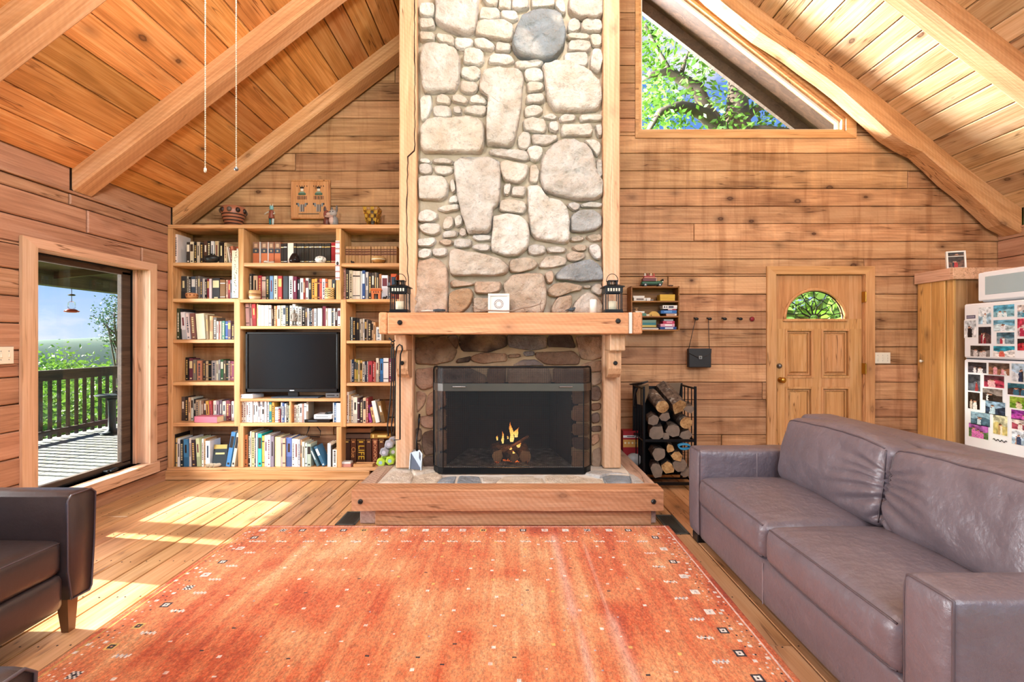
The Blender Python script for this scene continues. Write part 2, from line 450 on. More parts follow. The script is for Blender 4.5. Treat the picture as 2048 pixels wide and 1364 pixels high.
ROW0, ROWH = 0.008, 0.1815
rr = random.Random(3)
def plank_wall(name, label, span, rows, limits, holes, cuts, f, front, back, mat, jitter=.004, bev=.005):
    """a wall of horizontal planks: the backing is the wall itself, the planks are its parts"""
    core = G(); planks = []
    for k in range(rows[0], rows[1]):
        z0, z1 = max(0.0, ROW0+k*ROWH), ROW0+(k+1)*ROWH
        if k == 0: z0 = -.06
        xs = [span[0]]+sorted(cuts(k))+[span[1]]
        for x0, x1 in zip(xs, xs[1:]):
            ps = [[(x0, z0), (x1, z0), (x1, z1), (x0, z1)]]
            for a, b, c in limits: ps = [q for q in (clip(p, a, b, c) for p in ps) if q]
            for h in holes: ps = [q for p in ps for q in minus(p, h)]
            for p in ps:
                if abs(area(p)) < .0015: continue
                core.prism(p, 'XZ', 0, 1); planks.append(p)
    # backing
    n0 = []
    for (u, d, v) in core.v: n0.append(f(u, v, back if d < .5 else back+(back-front)*2))
    core.v = n0
    w = tag(core.make(name, M['gap']), label, kind='structure')
    for p in planks:
        g = G(); j = rr.uniform(-jitter, jitter)
        q = inset(p, .0016)
        if not q: continue
        slab(g, q, f, front+j, back, bev); g.make('plank', mat, w)
    return w

# openings
WIN_T = [(PX(1277, YB), PZ(264, YB)), (PX(1690, YB), PZ(264, YB)), (PX(1690, YB), PZ(236, YB)), (PX(1277, YB), PZ(-88, YB))]
DOOR = (PX(1548, YB), PX(1729, YB), 0.0, PZ(548, YB))
door_hole = [(DOOR[0], -.01), (DOOR[1], -.01), (DOOR[1], DOOR[3]), (DOOR[0], DOOR[3])]
def back_cuts(k):
    r = [0.0]
    if k % 5 == 2: r.append(rr.uniform(-2.6, -1.2))
    if k == 13: r.append(PX(1388, YB))
    elif k % 3 == 1: r.append(rr.uniform(1.4, 4.6))
    return r
wall_back = plank_wall('wall_back', 'gable wall of horizontal pine planks behind the chimney', (XL-.1, XR+.1), (0, 33),
    [(-SL, 1, ZP-SL*XL), (SL, 1, ZP+SL*XR)], [WIN_T, door_hole], back_cuts, lambda u, v, d: (u, d, v), YB, YB+.04, M['wall_x'])

W1 = (3.386, 4.437, .22, 1.99)           # the picture window: y0, y1, z0, z1
W2 = (1.15, 2.92, .10, 2.02)             # the patio opening out of frame
wh = lambda w: [(w[0], w[2]), (w[1], w[2]), (w[1], w[3]), (w[0], w[3])]
wall_left = plank_wall('wall_left', 'left side wall of reddish horizontal pine logs', (-1.9, YB), (0, 14), [(0, 1, 2.452)],
    [wh(W1), wh(W2)], lambda k: [rr.uniform(-.5, 1.0)]+([rr.uniform(3.3, 4.4)] if k > 10 else []), lambda u, v, d: (d, u, v), XL, XL-.06, M['wall_y'], .006, .008)
wall_right = plank_wall('wall_right', 'right side wall of pine planks behind the refrigerator', (-1.9, YB), (0, 14), [(0, 1, 2.47)],
    [], lambda k: [], lambda u, v, d: (d, u, v), XR, XR+.05, M['wall_y'])
# frieze boards between the rafter feet
RAF = [(4.757, 4.955), (3.67, 3.85), (2.58, 2.76), (1.49, 1.67), (.4, .58)]
bays = [(a[1], b[0]) for a, b in zip(RAF[1:], RAF[:-1])]
for x, sx, w in ((XL, -1, wall_left), (XR, 1, wall_right)):
    for b0, b1 in bays:
        g = G(); slab(g, [(b0+.002, 2.475), (b1-.002, 2.475), (b1-.002, 2.665), (b0+.002, 2.665)], lambda u, v, d: (d, u, v), x+sx*.012, x+sx*.09, .004)
        g.make('frieze_board', M['wall_y'], w)
    g = G(); g.box(x-sx*.012, x+sx*.12, -1.9, YB-.0, 2.455, 2.474, .004); g.make('wall_plate', M['wall_y'], w)

# floor boards
core = G().box(XL-.16, XR+.14, -1.9, YB+.13, -.14, -.03)
floor = tag(core.make('floor', M['gap']), 'worn golden pine plank floor', kind='structure')
x = XL
while x < XR:
    wd = rr.choice((.125, .145, .165, .19, .21)); x1 = min(x+wd, XR)
    cuts = [-1.9, rr.uniform(.2, 1.2), rr.uniform(1.6, 3.9) if rr.random() < .45 else None, YB]
    cuts = [c for c in cuts if c is not None]
    for a, b in zip(cuts, cuts[1:]):
        g = G(); slab(g, [(x+.003, a+.001), (x1-.003, a+.001), (x1-.003, b-.001), (x+.003, b-.001)], lambda u, v, d: (u, v, d), 0+rr.uniform(-.0012, .0006), -.03, .003)
        g.make('floor_board', M['floor_y'], floor)
    x = x1
# nail heads in rows over the joists
g = G()
for j in range(9):
    yy = .9+j*.41
    for i in range(110):
        xx = XL+.04+i*.0755+rr.uniform(-.02, .02)
        if xx < XR: g.lathe([(.0045, .0005), (.0035, .0016)], (xx, yy+rr.uniform(-.012, .012), 0), 6)
tag(g.make('nail_heads', M['iron'], floor), kind='stuff')

# ceiling: boards running to the gable, one length for each bay
ceiling = None
core = G()
nrm = Vector((-SL, 0, 1)).normalized()
for sgn in (1, -1):
    xa = XL-.6 if sgn == 1 else XR+.6
    za = ZP-SL*.6
    core.add([(xa, y, za+dz) for y in (-1.9, YB+.75) for dz in (.05, .22)]+[(XRIDGE, y, roof(XRIDGE)+dz) for y in (-1.9, YB+.75) for dz in (.05, .22)],
             [(0, 1, 3, 2), (4, 6, 7, 5), (0, 4, 5, 1), (2, 3, 7, 6), (0, 2, 6, 4), (1, 5, 7, 3)])
ceiling = tag(core.make('ceiling', M['dark_wood']), 'vaulted ceiling of knotty boards over exposed rafters', kind='structure')
ybr = [-1.9]+[.49, 1.58, 2.67, 3.76, YB+.02]
for sgn in (1, -1):
    for b in range(len(ybr)-1):
        u = 0.0; U = XRIDGE-XL
        while u < U-.005:
            w = rr.choice((.14, .155, .165, .175, .19)); u1 = min(u+w, U)
            xa = XL+u if sgn == 1 else XR-u; xb = XL+u1 if sgn == 1 else XR-u1
            if b >= 0:
                g = G(); dz = rr.uniform(-.002, .003)
                f = lambda uu, vv, d: (uu, vv, roof(uu)+d)
                slab(g, [(min(xa, xb)+.0038, ybr[b]+.002), (max(xa, xb)-.0038, ybr[b]+.002), (max(xa, xb)-.0038, ybr[b+1]-.002), (min(xa, xb)+.0038, ybr[b+1]-.002)], f, dz, .05, .004)
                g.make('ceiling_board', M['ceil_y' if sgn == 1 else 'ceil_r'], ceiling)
            u = u1
def rafter(sgn, y0, y1, th=.165, wav=0.0):
    g = G(); n = 26 if wav else 1; vs = []
    for i in range(n+1):
        t = i/n; u = .0+(XRIDGE-XL-.02)*t
        x = XL+u if sgn == 1 else XR-u
        top = roof(x)+.004
        w0 = th
        if wav: w0 = th*(1.18+.18*math.sin(u*5.1+.6)+.10*math.sin(u*11.7)) if u < 1.5 else th*(1.08+.10*math.sin(u*4.3+2)+.03*math.sin(u*13))
        dy = wav*.02*math.sin(u*3.1) if wav else 0
        c = .012
        vs += [(x, y0+dy, top), (x, y0+dy, top-w0+c), (x, y0+dy+c, top-w0), (x, y1+dy-c, top-w0), (x, y1+dy, top-w0+c), (x, y1+dy, top)]
    fs = []
    for i in range(n):
        for k in range(6):
            l = (k+1) % 6; fs.append((i*6+k, i*6+l, (i+1)*6+l, (i+1)*6+k))
    fs += [tuple(range(6)), tuple(n*6+k for k in range(6))[::-1]]
    g.add(vs, fs); return g.make('rafter', M['rafter' if sgn == 1 else 'rafter_r'], ceiling, smooth=False)
for i, (a, b) in enumerate(RAF):
    rafter(1, a, b); rafter(-1, a, b, .19, 1.0 if i == 0 else 0.0)
# roof overhang beyond the gable: barge boards and soffit boards
for sgn in (1, -1):
    g = G(); vs = []
    for x in ((XL-.6, XRIDGE) if sgn == 1 else (XR+.6, XRIDGE)):
        z = (ZP+SL*(x-XL)) if sgn == 1 else (ZP+SL*(XR-x))
        vs += [(x, y, z+dz) for y in (YB+.70, YB+.75) for dz in (-.10, .2)]
    g.add(vs, [(0, 1, 3, 2), (4, 6, 7, 5), (0, 4, 5, 1), (2, 3, 7, 6), (0, 2, 6, 4), (1, 5, 7, 3)]); g.make('barge_board', M['rail'], ceiling)

# ---------------------------------------------------------------- picture window
win = empty('window_1', (0, 0, 0), 'tall picture window in the left wall looking onto the deck', kind='structure')
def wbox(name, x0, x1, y0, y1, z0, z1, m, b=.004, par=win): return G().box(x0, x1, y0, y1, z0, z1, b).make(name, m, par)
y0, y1, z0, z1 = W1; XS = XL-.13
cw = .11
g = G().prism([(y0-.11, .30), (y0, .30), (y0, z1), (y0-.11, z1+.065)], 'YZ', XL+.022, XL); g.make('window_casing', M['trimw_z'], win)
g = G().prism([(y1, .12), (y1+.085, .12), (y1+.085, z1+.065), (y1, z1)], 'YZ', XL+.022, XL); g.make('window_casing', M['trimw_z'], win)
g = G().prism([(y0-.11, z1+.065), (y0, z1), (y1, z1), (y1+.085, z1+.065)], 'YZ', XL+.022, XL); g.make('window_casing', M['trim_y'], win)
wbox('window_sill', XL+.05, XS, y0-.11, y1+.085, .125, z0, M['trim_y'])
wbox('jamb', XL+.004, XS-.08, y1-.004, y1+.03, z0, z1, M['trimw_z']); wbox('jamb', XL+.004, XS-.08, y0-.03, y0+.004, z0, z1, M['trimw_z'])
wbox('head_jamb', XL+.004, XS-.08, y0, y1, z1-.004, z1+.03, M['trim_y'])
wbox('jamb_stop', XL-.09, XS-.02, y1-.028, y1-.004, z0, z1-.004, M['trimw_z'])
sash = empty('sash'); sash.parent = win
S = M['rail']
wbox('sash_stile', XS, XS-.045, y1-.135, y1-.034, z0+.03, z1-.03, S, .006, sash); wbox('sash_stile', XS, XS-.045, y0+.002, y0+.05, z0+.03, z1-.03, S, .006, sash)
wbox('sash_rail', XS, XS-.045, y0+.002, y1-.034, z1-.06, z1-.006, S, .006, sash); wbox('sash_rail', XS, XS-.045, y0+.002, y1-.034, z0+.0, z0+.05, S, .006, sash)
wbox('weather_strip', XS+.012, XS-.03, y1-.034, y1-.022, z0+.0, z1-.006, M['black'], .002, sash); wbox('weather_strip', XS+.012, XS-.03, y0, y1-.03, z0-.002, z0+.012, M['black'], .002, sash)
wbox('weather_strip', XS+.012, XS-.03, y0, y1-.03, z1-.018, z1-.004, M['black'], .002, sash)
G().add([(XS-.02, y0+.04, z0+.04), (XS-.02, y1-.12, z0+.04), (XS-.02, y1-.12, z1-.05), (XS-.02, y0+.04, z1-.05)], [(0, 1, 2, 3)]).make('window_pane', M['pane'], win)
g = G().box(XS+.06, XS+.01, y1-.36, y1-.24, z0+.001, z0+.028, .006).box(XS+.075, XS+.05, y1-.34, y1-.30, z0+.01, z0+.024, .004); g.make('window_latch', M['black'], win)

# ---------------------------------------------------------------- gable window
gw = empty('window_2', (0, 0, 0), 'triangular gable window under the right roof slope with tree outside', kind='structure')
def offp(poly, d): return inset(poly, d)
def frame_ring(name, outer, inner, ya, yb, mat, par):
    n = len(outer)
    for i in range(n):
        j = (i+1) % n
        G().prism([outer[i], outer[j], inner[j], inner[i]], 'XZ', ya, yb).make(name, mat, par)
o0 = WIN_T
grow = [(PX(1270, YB), PZ(277, YB)), (PX(1711, YB), PZ(277, YB)), (PX(1711, YB), PZ(222, YB)), (PX(1270, YB), PZ(-124, YB))]
frame_ring('window_casing', grow, o0, YB-.018, YB+.004, M['trim_x'], gw)
in1 = inset(o0, .028); in2 = inset(o0, .052)
M['white_trim'] = plain('white_painted_trim', 'e6e1d9', .45, 0, .03)
frame_ring('window_jamb', o0, in1, YB+.004, YB+.13, M['trim_x'], gw)
frame_ring('glazing_bead', in1, in2, YB+.055, YB+.085, M['white_trim'], gw)
G().add([(u, YB+.07, v) for u, v in in1], [(0, 1, 2, 3)]).make('window_pane', M['pane'], gw)

# ---------------------------------------------------------------- entrance door
door = empty('door_1', (0, 0, 0), 'oak entrance door with leaded fanlight and four raised panels', kind='structure')
dx0, dx1, dz = PX(1551, YB), PX(1726.5, YB), PZ(550, YB)
YD = YB+.022
def bxp(name, x0, x1, ya, yb, z0, z1, m, b=.004, par=door): return G().box(x0, x1, ya, yb, z0, z1, b).make(name, m, par)
ca0, ca1, caz = PX(1532, YB), PX(1747, YB), PZ(533, YB)
G().prism([(ca0, 0), (dx0-.004, 0), (dx0-.004, dz+.006), (ca0, caz)], 'XZ', YB-.022, YB).make('door_casing', M['trim_z'], door)
G().prism([(dx1+.008, 0), (ca1, 0), (ca1, caz), (dx1+.008, dz+.006)], 'XZ', YB-.022, YB).make('door_casing', M['trim_z'], door)
G().prism([(ca0, caz), (dx0-.004, dz+.006), (dx1+.008, dz+.006), (ca1, caz)], 'XZ', YB-.022, YB).make('door_casing', M['trim_x'], door)
for xa, xb in ((dx0-.03, dx0-.003), (dx1+.004, dx1+.03)): bxp('door_jamb', xa, xb, YB-.004, YB+.12, 0, dz+.03, M['trim_z'], .002)
bxp('door_jamb', dx0-.03, dx1+.03, YB-.004, YB+.12, dz+.004, dz+.03, M['trim_x'], .002)
# slab with a half-round light and four panel recesses: stiles and rails as parts
FX, FZ, FRX, FRZ = PX(1632.4, YB), PZ(637.6, YB), .303, .292
PXS = [(2.826, 3.117), (3.2, 3.5)]; PZS = [(.958, 1.466), (.22, .866)]
def dpart(name, poly, m=M['door']): return G().prism(poly, 'XZ', YD, YD+.042).make(name, m, door)
za = PZS[0][1]
dpart('door_stile', [(dx0, .01), (PXS[0][0], .01), (PXS[0][0], za), (dx0, za)]); dpart('door_stile', [(PXS[1][1], .01), (dx1, .01), (dx1, za), (PXS[1][1], za)])
dpart('door_stile', [(PXS[0][1], PZS[1][0]), (PXS[1][0], PZS[1][0]), (PXS[1][0], za), (PXS[0][1], za)])
for xa, xb in PXS:
    dpart('door_rail', [(xa, PZS[1][1]), (xb, PZS[1][1]), (xb, PZS[0][0]), (xa, PZS[0][0])])
dpart('door_rail', [(PXS[0][0], .01), (PXS[1][1], .01), (PXS[1][1], PZS[1][0]), (PXS[0][0], PZS[1][0])])
dpart('door_rail', [(dx0, za), (dx1, za), (dx1, FZ), (dx0, FZ)])
nA = 24; arc = [(FX+FRX*math.cos(math.pi*i/nA), FZ+FRZ*math.sin(math.pi*i/nA)) for i in range(nA+1)]
g = G(); vs = []; fs = []
def ring_out(p):
    dxx, dzz = p[0]-FX, p[1]-FZ
    tx = ((dx1-FX)/dxx if dxx > 1e-6 else (dx0-FX)/dxx if dxx < -1e-6 else 1e9); tz = (dz-FZ)/dzz if dzz > 1e-6 else 1e9
    t = min(tx, tz); return (FX+dxx*t, FZ+dzz*t)
angs = sorted(set([math.pi*i/nA for i in range(nA+1)]+[math.atan2(dz-FZ, dx1-FX), math.atan2(dz-FZ, dx0-FX)]))
for a in angs:
    p = (FX+FRX*math.cos(a), FZ+FRZ*math.sin(a)); q = ring_out((FX+math.cos(a), FZ+math.sin(a)))
    vs += [(p[0], YD, p[1]), (q[0], YD, q[1]), (p[0], YD+.042, p[1]), (q[0], YD+.042, q[1])]
for i in range(len(angs)-1):
    a, b = 4*i, 4*i+4; fs += [(a, a+1, b+1, b), (a+2, b+2, b+3, a+3), (a, b, b+2, a+2), (a+1, a+3, b+3, b+1)]
g.add(vs, fs).make('door_head', M['door'], door)
for (xa, xb) in PXS:
    for (za_, zb) in PZS:
        pn = empty('door_panel'); pn.parent = door
        for d_, e in ((.0, .022), (.03, .014)):
            o_ = [(xa+d_, za_+d_), (xb-d_, za_+d_), (xb-d_, zb-d_), (xa+d_, zb-d_)]; i_ = inset(o_, e)
            for i in range(4):
                j = (i+1) % 4
                G().prism([o_[i], o_[j], i_[j], i_[i]], 'XZ', YD-(.007 if d_ == 0 else -.012), YD+.03).make('moulding', M['door'], pn)
        g = G(); slab(g, inset([(xa, za_), (xb, za_), (xb, zb), (xa, zb)], .04), lambda u, v, d: (u, d, v), YD+.004, YD+.03, .022); g.make('panel_field', M['door'], pn)
        bxp('panel_back', xa, xb, YD+.024, YD+.036, za_, zb, M['door'], 0, pn)
# fanlight moulding, glass and leading
fan = empty('fanlight'); fan.parent = door
g = G().tube([(FX+(FRX+.012)*math.cos(math.pi*i/24), YD-.004, FZ+(FRZ+.012)*math.sin(math.pi*i/24)) for i in range(25)], .016, 8); g.make('fanlight_moulding', M['door'], fan, True)
G().box(FX-FRX-.03, FX+FRX+.03, YD-.018, YD+.01, FZ-.028, FZ, .006).make('fanlight_moulding', M['door'], fan)
def glass_mat(name, c, r=.05):
    k = N(name); tr = k.node('ShaderNodeBsdfTransparent', {0: (*c, 1)}); gl = k.node('ShaderNodeBsdfGlossy', {'Roughness': r})
    mx = k.node('ShaderNodeMixShader', {0: .06, 1: tr.outputs[0], 2: gl.outputs[0]}); k.l.new(mx.outputs[0], k.out.inputs[0]); return k.m
M['fan_clear'] = glass_mat('fanlight_clear_glass', (.95, .97, .92)); M['fan_green'] = glass_mat('fanlight_tinted_glass', (.55, .68, .28))
M['lead'] = plain('dark_lead', '1e1e1e', .5, .5)
nP = 7
def fp(r, a): return (FX+FRX*.985*r*math.cos(a), FZ+FRZ*.985*r*math.sin(a))
for i in range(nP):                               # petals
    a0 = math.pi*(i+.0)/nP; a1 = math.pi*(i+1.0)/nP; am = (a0+a1)/2
    pet = [fp(.17, a0+.03), fp(.17, a1-.03), fp(.45, am+.20), fp(.80 if i % 2 else .72, am), fp(.45, am-.20)]
    G().add([(u, YD+.018, v) for u, v in pet], [(0, 1, 2, 3, 4)]).make('glass_petal', M['fan_green'], fan)
    G().tube([(u, YD+.016, v) for u, v in [fp(.17, a0+.03)]+[fp(.45, am-.20), fp(.80 if i % 2 else .72, am), fp(.45, am+.20), fp(.17, a1-.03)]], .0055, 5).make('lead_came', M['lead'], fan)
    G().tube([(u, YD+.016, v) for u, v in [fp(.80 if i % 2 else .72, am), fp(1.0, am)]], .005, 5).make('lead_came', M['lead'], fan)
    if i < nP-1:
        a2 = math.pi*(i+1.5)/nP
        G().tube([(u, YD+.016, v) for u, v in [fp(.80 if i % 2 else .72, am), fp(.70, a1), fp(.72 if i % 2 else .80, a2)]], .005, 5).make('lead_came', M['lead'], fan)
G().tube([(u, YD+.016, v) for u, v in [fp(.17, math.pi*i/12) for i in range(13)]], .0055, 5).make('lead_came', M['lead'], fan)
G().tube([(u, YD+.016, v) for u, v in [fp(1.0, math.pi*i/24) for i in range(25)]], .006, 5).make('lead_came', M['lead'], fan)
G().add([(u, YD+.021, v) for u, v in [fp(1.0, math.pi*i/24) for i in range(25)]], [tuple(range(25))]).make('fanlight_pane', M['fan_clear'], fan)
# hardware
kz = PZ(760, YB); kx = PX(1563, YB)
g = G().lathe([(.030, 0), (.030, -.006), (.012, -.012), (.012, -.035), (.026, -.045), (.030, -.060), (.022, -.072)], (kx, YD, kz), 18, 'Y'); g.make('door_knob', M['brass'], door, True)
g = G().lathe([(.026, 0), (.026, -.010), (.018, -.018), (.017, -.026)], (PX(1560.6, YB), YD, PZ(732, YB)), 18, 'Y'); g.make('deadbolt', M['steel'], door, True)
for py in (594, 737):
    g = G().box(dx1-.004, dx1+.012, YB-.03, YD, PZ(py+11, YB), PZ(py-11, YB), .003)
    for q in (-.033, 0, .033): g.lathe([(.008, -.016), (.008, .016)], (dx1+.004, YB-.03, PZ(py, YB)+q), 8)
    g.make('hinge', M['brass'], door)
bxp('door_sill', dx0-.02, dx1+.02, YB-.01, YB+.12, 0, .012, M['steel'], .003)
# light-switch plates
def switch_plate(name, f, w, h, label, toggles):
    e = empty(name, (0, 0, 0), label, 'switch plate')
    g = G(); slab(g, [(-w/2, -h/2), (w/2, -h/2), (w/2, h/2), (-w/2, h/2)], f, -.006, 0, .004); g.make('plate', M['ivory'], e)
    for t in toggles:
        g = G(); slab(g, [(t-.006, -.014), (t+.006, -.014), (t+.006, .014), (t-.006, .014)], f, -.014, -.005, .003); g.make('toggle', M['ivory'], e)
        for q in (-.028, .028):
            g = G(); slab(g, [(t-.003, q-.003), (t+.003, q-.003), (t+.003, q+.003), (t-.003, q+.003)], f, -.0075, -.005, .0008); g.make('screw', M['steel'], e)
    return e
sx, sz = PX(1764, YB), PZ(716, YB)
switch_plate('switch_plate', lambda u, v, d: (sx+u, YB-.004+d, sz+v), .165, .115, 'ivory switch plate between the entrance door and tall cabinet', (-.05, 0, .05))
sy = 970*3.33/(1024-6); sz2 = PZ(711, sy)
switch_plate('switch_plate', lambda u, v, d: (XL+.007-d, sy+u, sz2+v), .12, .115, 'ivory switch plate on the left wall beside the picture window', (-.025, .025))
# floor registers
M['register'] = plain('register_enamel', '4e524e', .45, .3)
def register(x0, x1, ya, yb, label):
    e = empty('floor_register', ((x0+x1)/2, ya, 0), label, 'vent')
    w, l = x1-x0, yb-ya
    for a in ((-w/2, -w/2+.016, 0, l), (w/2-.016, w/2, 0, l), (-w/2, w/2, 0, .016), (-w/2, w/2, l-.016, l)): G().box(a[0], a[1], a[2], a[3], 0, .006, .002).make('frame', M['register'], e)
    G().box(-w/2+.01, w/2-.01, .01, l-.01, 0, .0018).make('backing', M['plastic'], e)
    n = int((w-.03)/.013)
    for i in range(n):
        xx = -w/2+.02+i*.013; G().box(xx, xx+.005, .016, l-.016, .0018, .005, .001).make('slat', M['register'], e)
register(-1.29, -1.14, 3.525, 3.80, 'dark metal floor register left of the hearth')
register(1.10, 1.235, 3.36, 3.73, 'dark metal floor register between the hearth and sofa')
# ================================================================ fireplace
fire = empty('fireplace', (0, 4.1, 0), 'tall fieldstone fireplace with timber posts, mantel beam and raised hearth', 'fireplace')
def fpart(name, parent=None):
    e = empty(name); e.parent = parent or fire; e.location = (0, 0, 0) if parent else (0, -4.1, 0); return e
chim = fpart('chimney_breast'); surround = fpart('fire_surround'); hearth = fpart('hearth'); mantel = fpart('mantel')

def stone_mat(name, a, b, c, scale=1.0, bump=.9):
    k = N(name); oi = k.node('ShaderNodeObjectInfo').outputs['Color']
    co = k.coord((1, 1, 1), 1.0)
    n1 = k.noise(co, 7*scale, 5, .6); n2 = k.noise(co, 34*scale, 5, .65); n3 = k.noise(co, 3.2*scale, 3)
    base = k.mix(k.ramp(n1, [(.35, 0.0), (.68, 1.0)]), oi, k.mix(1.0, oi, a, 'MULTIPLY'))
    base = k.mix(k.ramp(n3, [(.54, 0.0), (.74, .55)]), base, b)
    base = k.mix(k.ramp(n2, [(.53, 0.0), (.70, .45)]), base, c)
    k.col(base).set(Roughness=.88); k.b.inputs['Specular IOR Level'].default_value = .2
    k.bump(k.math('MULTIPLY_ADD', n2, .6, n1), bump, .035)
    return k.m
M['stone'] = stone_mat('pale_fieldstone', (.80, .72, .64), lin('efebe5'), lin('8a7a6a'))
M['stone_low'] = stone_mat('warm_fieldstone', (.70, .60, .52), lin('c9a27c'), lin('5d4a3c'))
def mortar_mat(name, c1, c2):
    k = N(name); co = k.coord((1, 1, 1)); n1 = k.noise(co, 9, 5, .6); n2 = k.noise(co, 60, 4, .6)
    k.col(k.mix(n1, lin(c1), lin(c2))).set(Roughness=.95); k.b.inputs['Specular IOR Level'].default_value = .1
    k.bump(k.math('MULTIPLY_ADD', n2, .4, n1), .6, .012); return k.m
M['mortar'] = mortar_mat('pale_mortar', '9c8468', 'd2c5b3'); M['mortar_low'] = mortar_mat('tan_mortar', '9a7a58', 'c9ab86')
M['mortar_h'] = mortar_mat('hearth_mortar', 'c9c0b2', 'e6e0d5')

def chaikin(p, n=2, t=.22):
    for _ in range(n):
        q = []
        for i in range(len(p)):
            a, b = p[i], p[(i+1) % len(p)]
            q += [(a[0]*(1-t)+b[0]*t, a[1]*(1-t)+b[1]*t), (a[0]*t+b[0]*(1-t), a[1]*t+b[1]*(1-t))]
        p = q
    return p
sr = random.Random(11)
def stone(pts, f, h, mat, col, parent, base=.02, rough=1.0):
    """irregular stone standing h proud of the mortar; f(u, v, out) -> point"""
    if area(pts) < 0: pts = pts[::-1]
    q0 = []
    for i in range(len(pts)):
        a, b = pts[i], pts[(i+1) % len(pts)]; L_ = math.hypot(b[0]-a[0], b[1]-a[1]); m_ = max(1, min(4, int(L_/.05)))
        for j in range(m_):
            t = j/m_; jt = sr.uniform(-.05, .05)*L_/m_ if j else 0
            q0.append((a[0]+(b[0]-a[0])*t+(b[1]-a[1])/L_*jt, a[1]+(b[1]-a[1])*t-(b[0]-a[0])/L_*jt))
    p = chaikin(q0, 1, .2); n = len(p)
    cx = sum(q[0] for q in p)/n; cy = sum(q[1] for q in p)/n
    size = math.sqrt(abs(area(p))); seed = Vector((sr.uniform(0, 99), sr.uniform(0, 99), 0))
    ex_ = 1+min(.10, .0075/size); p = [(cx+(q[0]-cx)*ex_, cy+(q[1]-cy)*ex_) for q in p]
    tilt = (sr.uniform(-.05, .05), sr.uniform(-.10, .04))
    e_ = min(.3, .012/size); rings = [(1.03, -base), (1.025, .35*h), (1.0-e_*.35, .75*h), (1-e_, .97*h), (.86, h), (.74, h), (.60, 1.01*h), (.45, 1.02*h), (.3, 1.03*h), (.15, 1.03*h)]
    vs = []
    for k, (s, o) in enumerate(rings):
        for i, q in enumerate(p):
            u, v = cx+(q[0]-cx)*s, cy+(q[1]-cy)*s
            d = 0
            if k > 0:
                nz = noise.fractal(Vector((u*13, v*13, 0))+seed, .9, 2.0, 4)
                d = nz*.022*rough*(.45+size*2.0)*(.35 if k == 1 else 1)+(tilt[0]*(u-cx)+tilt[1]*(v-cy))*(1 if k > 1 else .3)
            if 0 < k < 4:
                w = 1+.02*noise.noise(Vector((u*30, v*30, 5))+seed); u, v = cx+(u-cx)*w, cy+(v-cy)*w
            vs.append(f(u, v, o+d))
    vs.append(f(cx, cy, 1.06*h+noise.noise(seed)*.004))
    fs = [(k*n+i, k*n+(i+1) % n, (k+1)*n+(i+1) % n, (k+1)*n+i) for k in range(len(rings)-1) for i in range(n)]
    fs += [((len(rings)-1)*n+i, (len(rings)-1)*n+(i+1) % n, len(vs)-1) for i in range(n)]
    o = G().add(vs, fs).make('stone', mat, parent, True)
    colour(o, col); return o
YM = 4.115       # mortar plane of the chimney breast
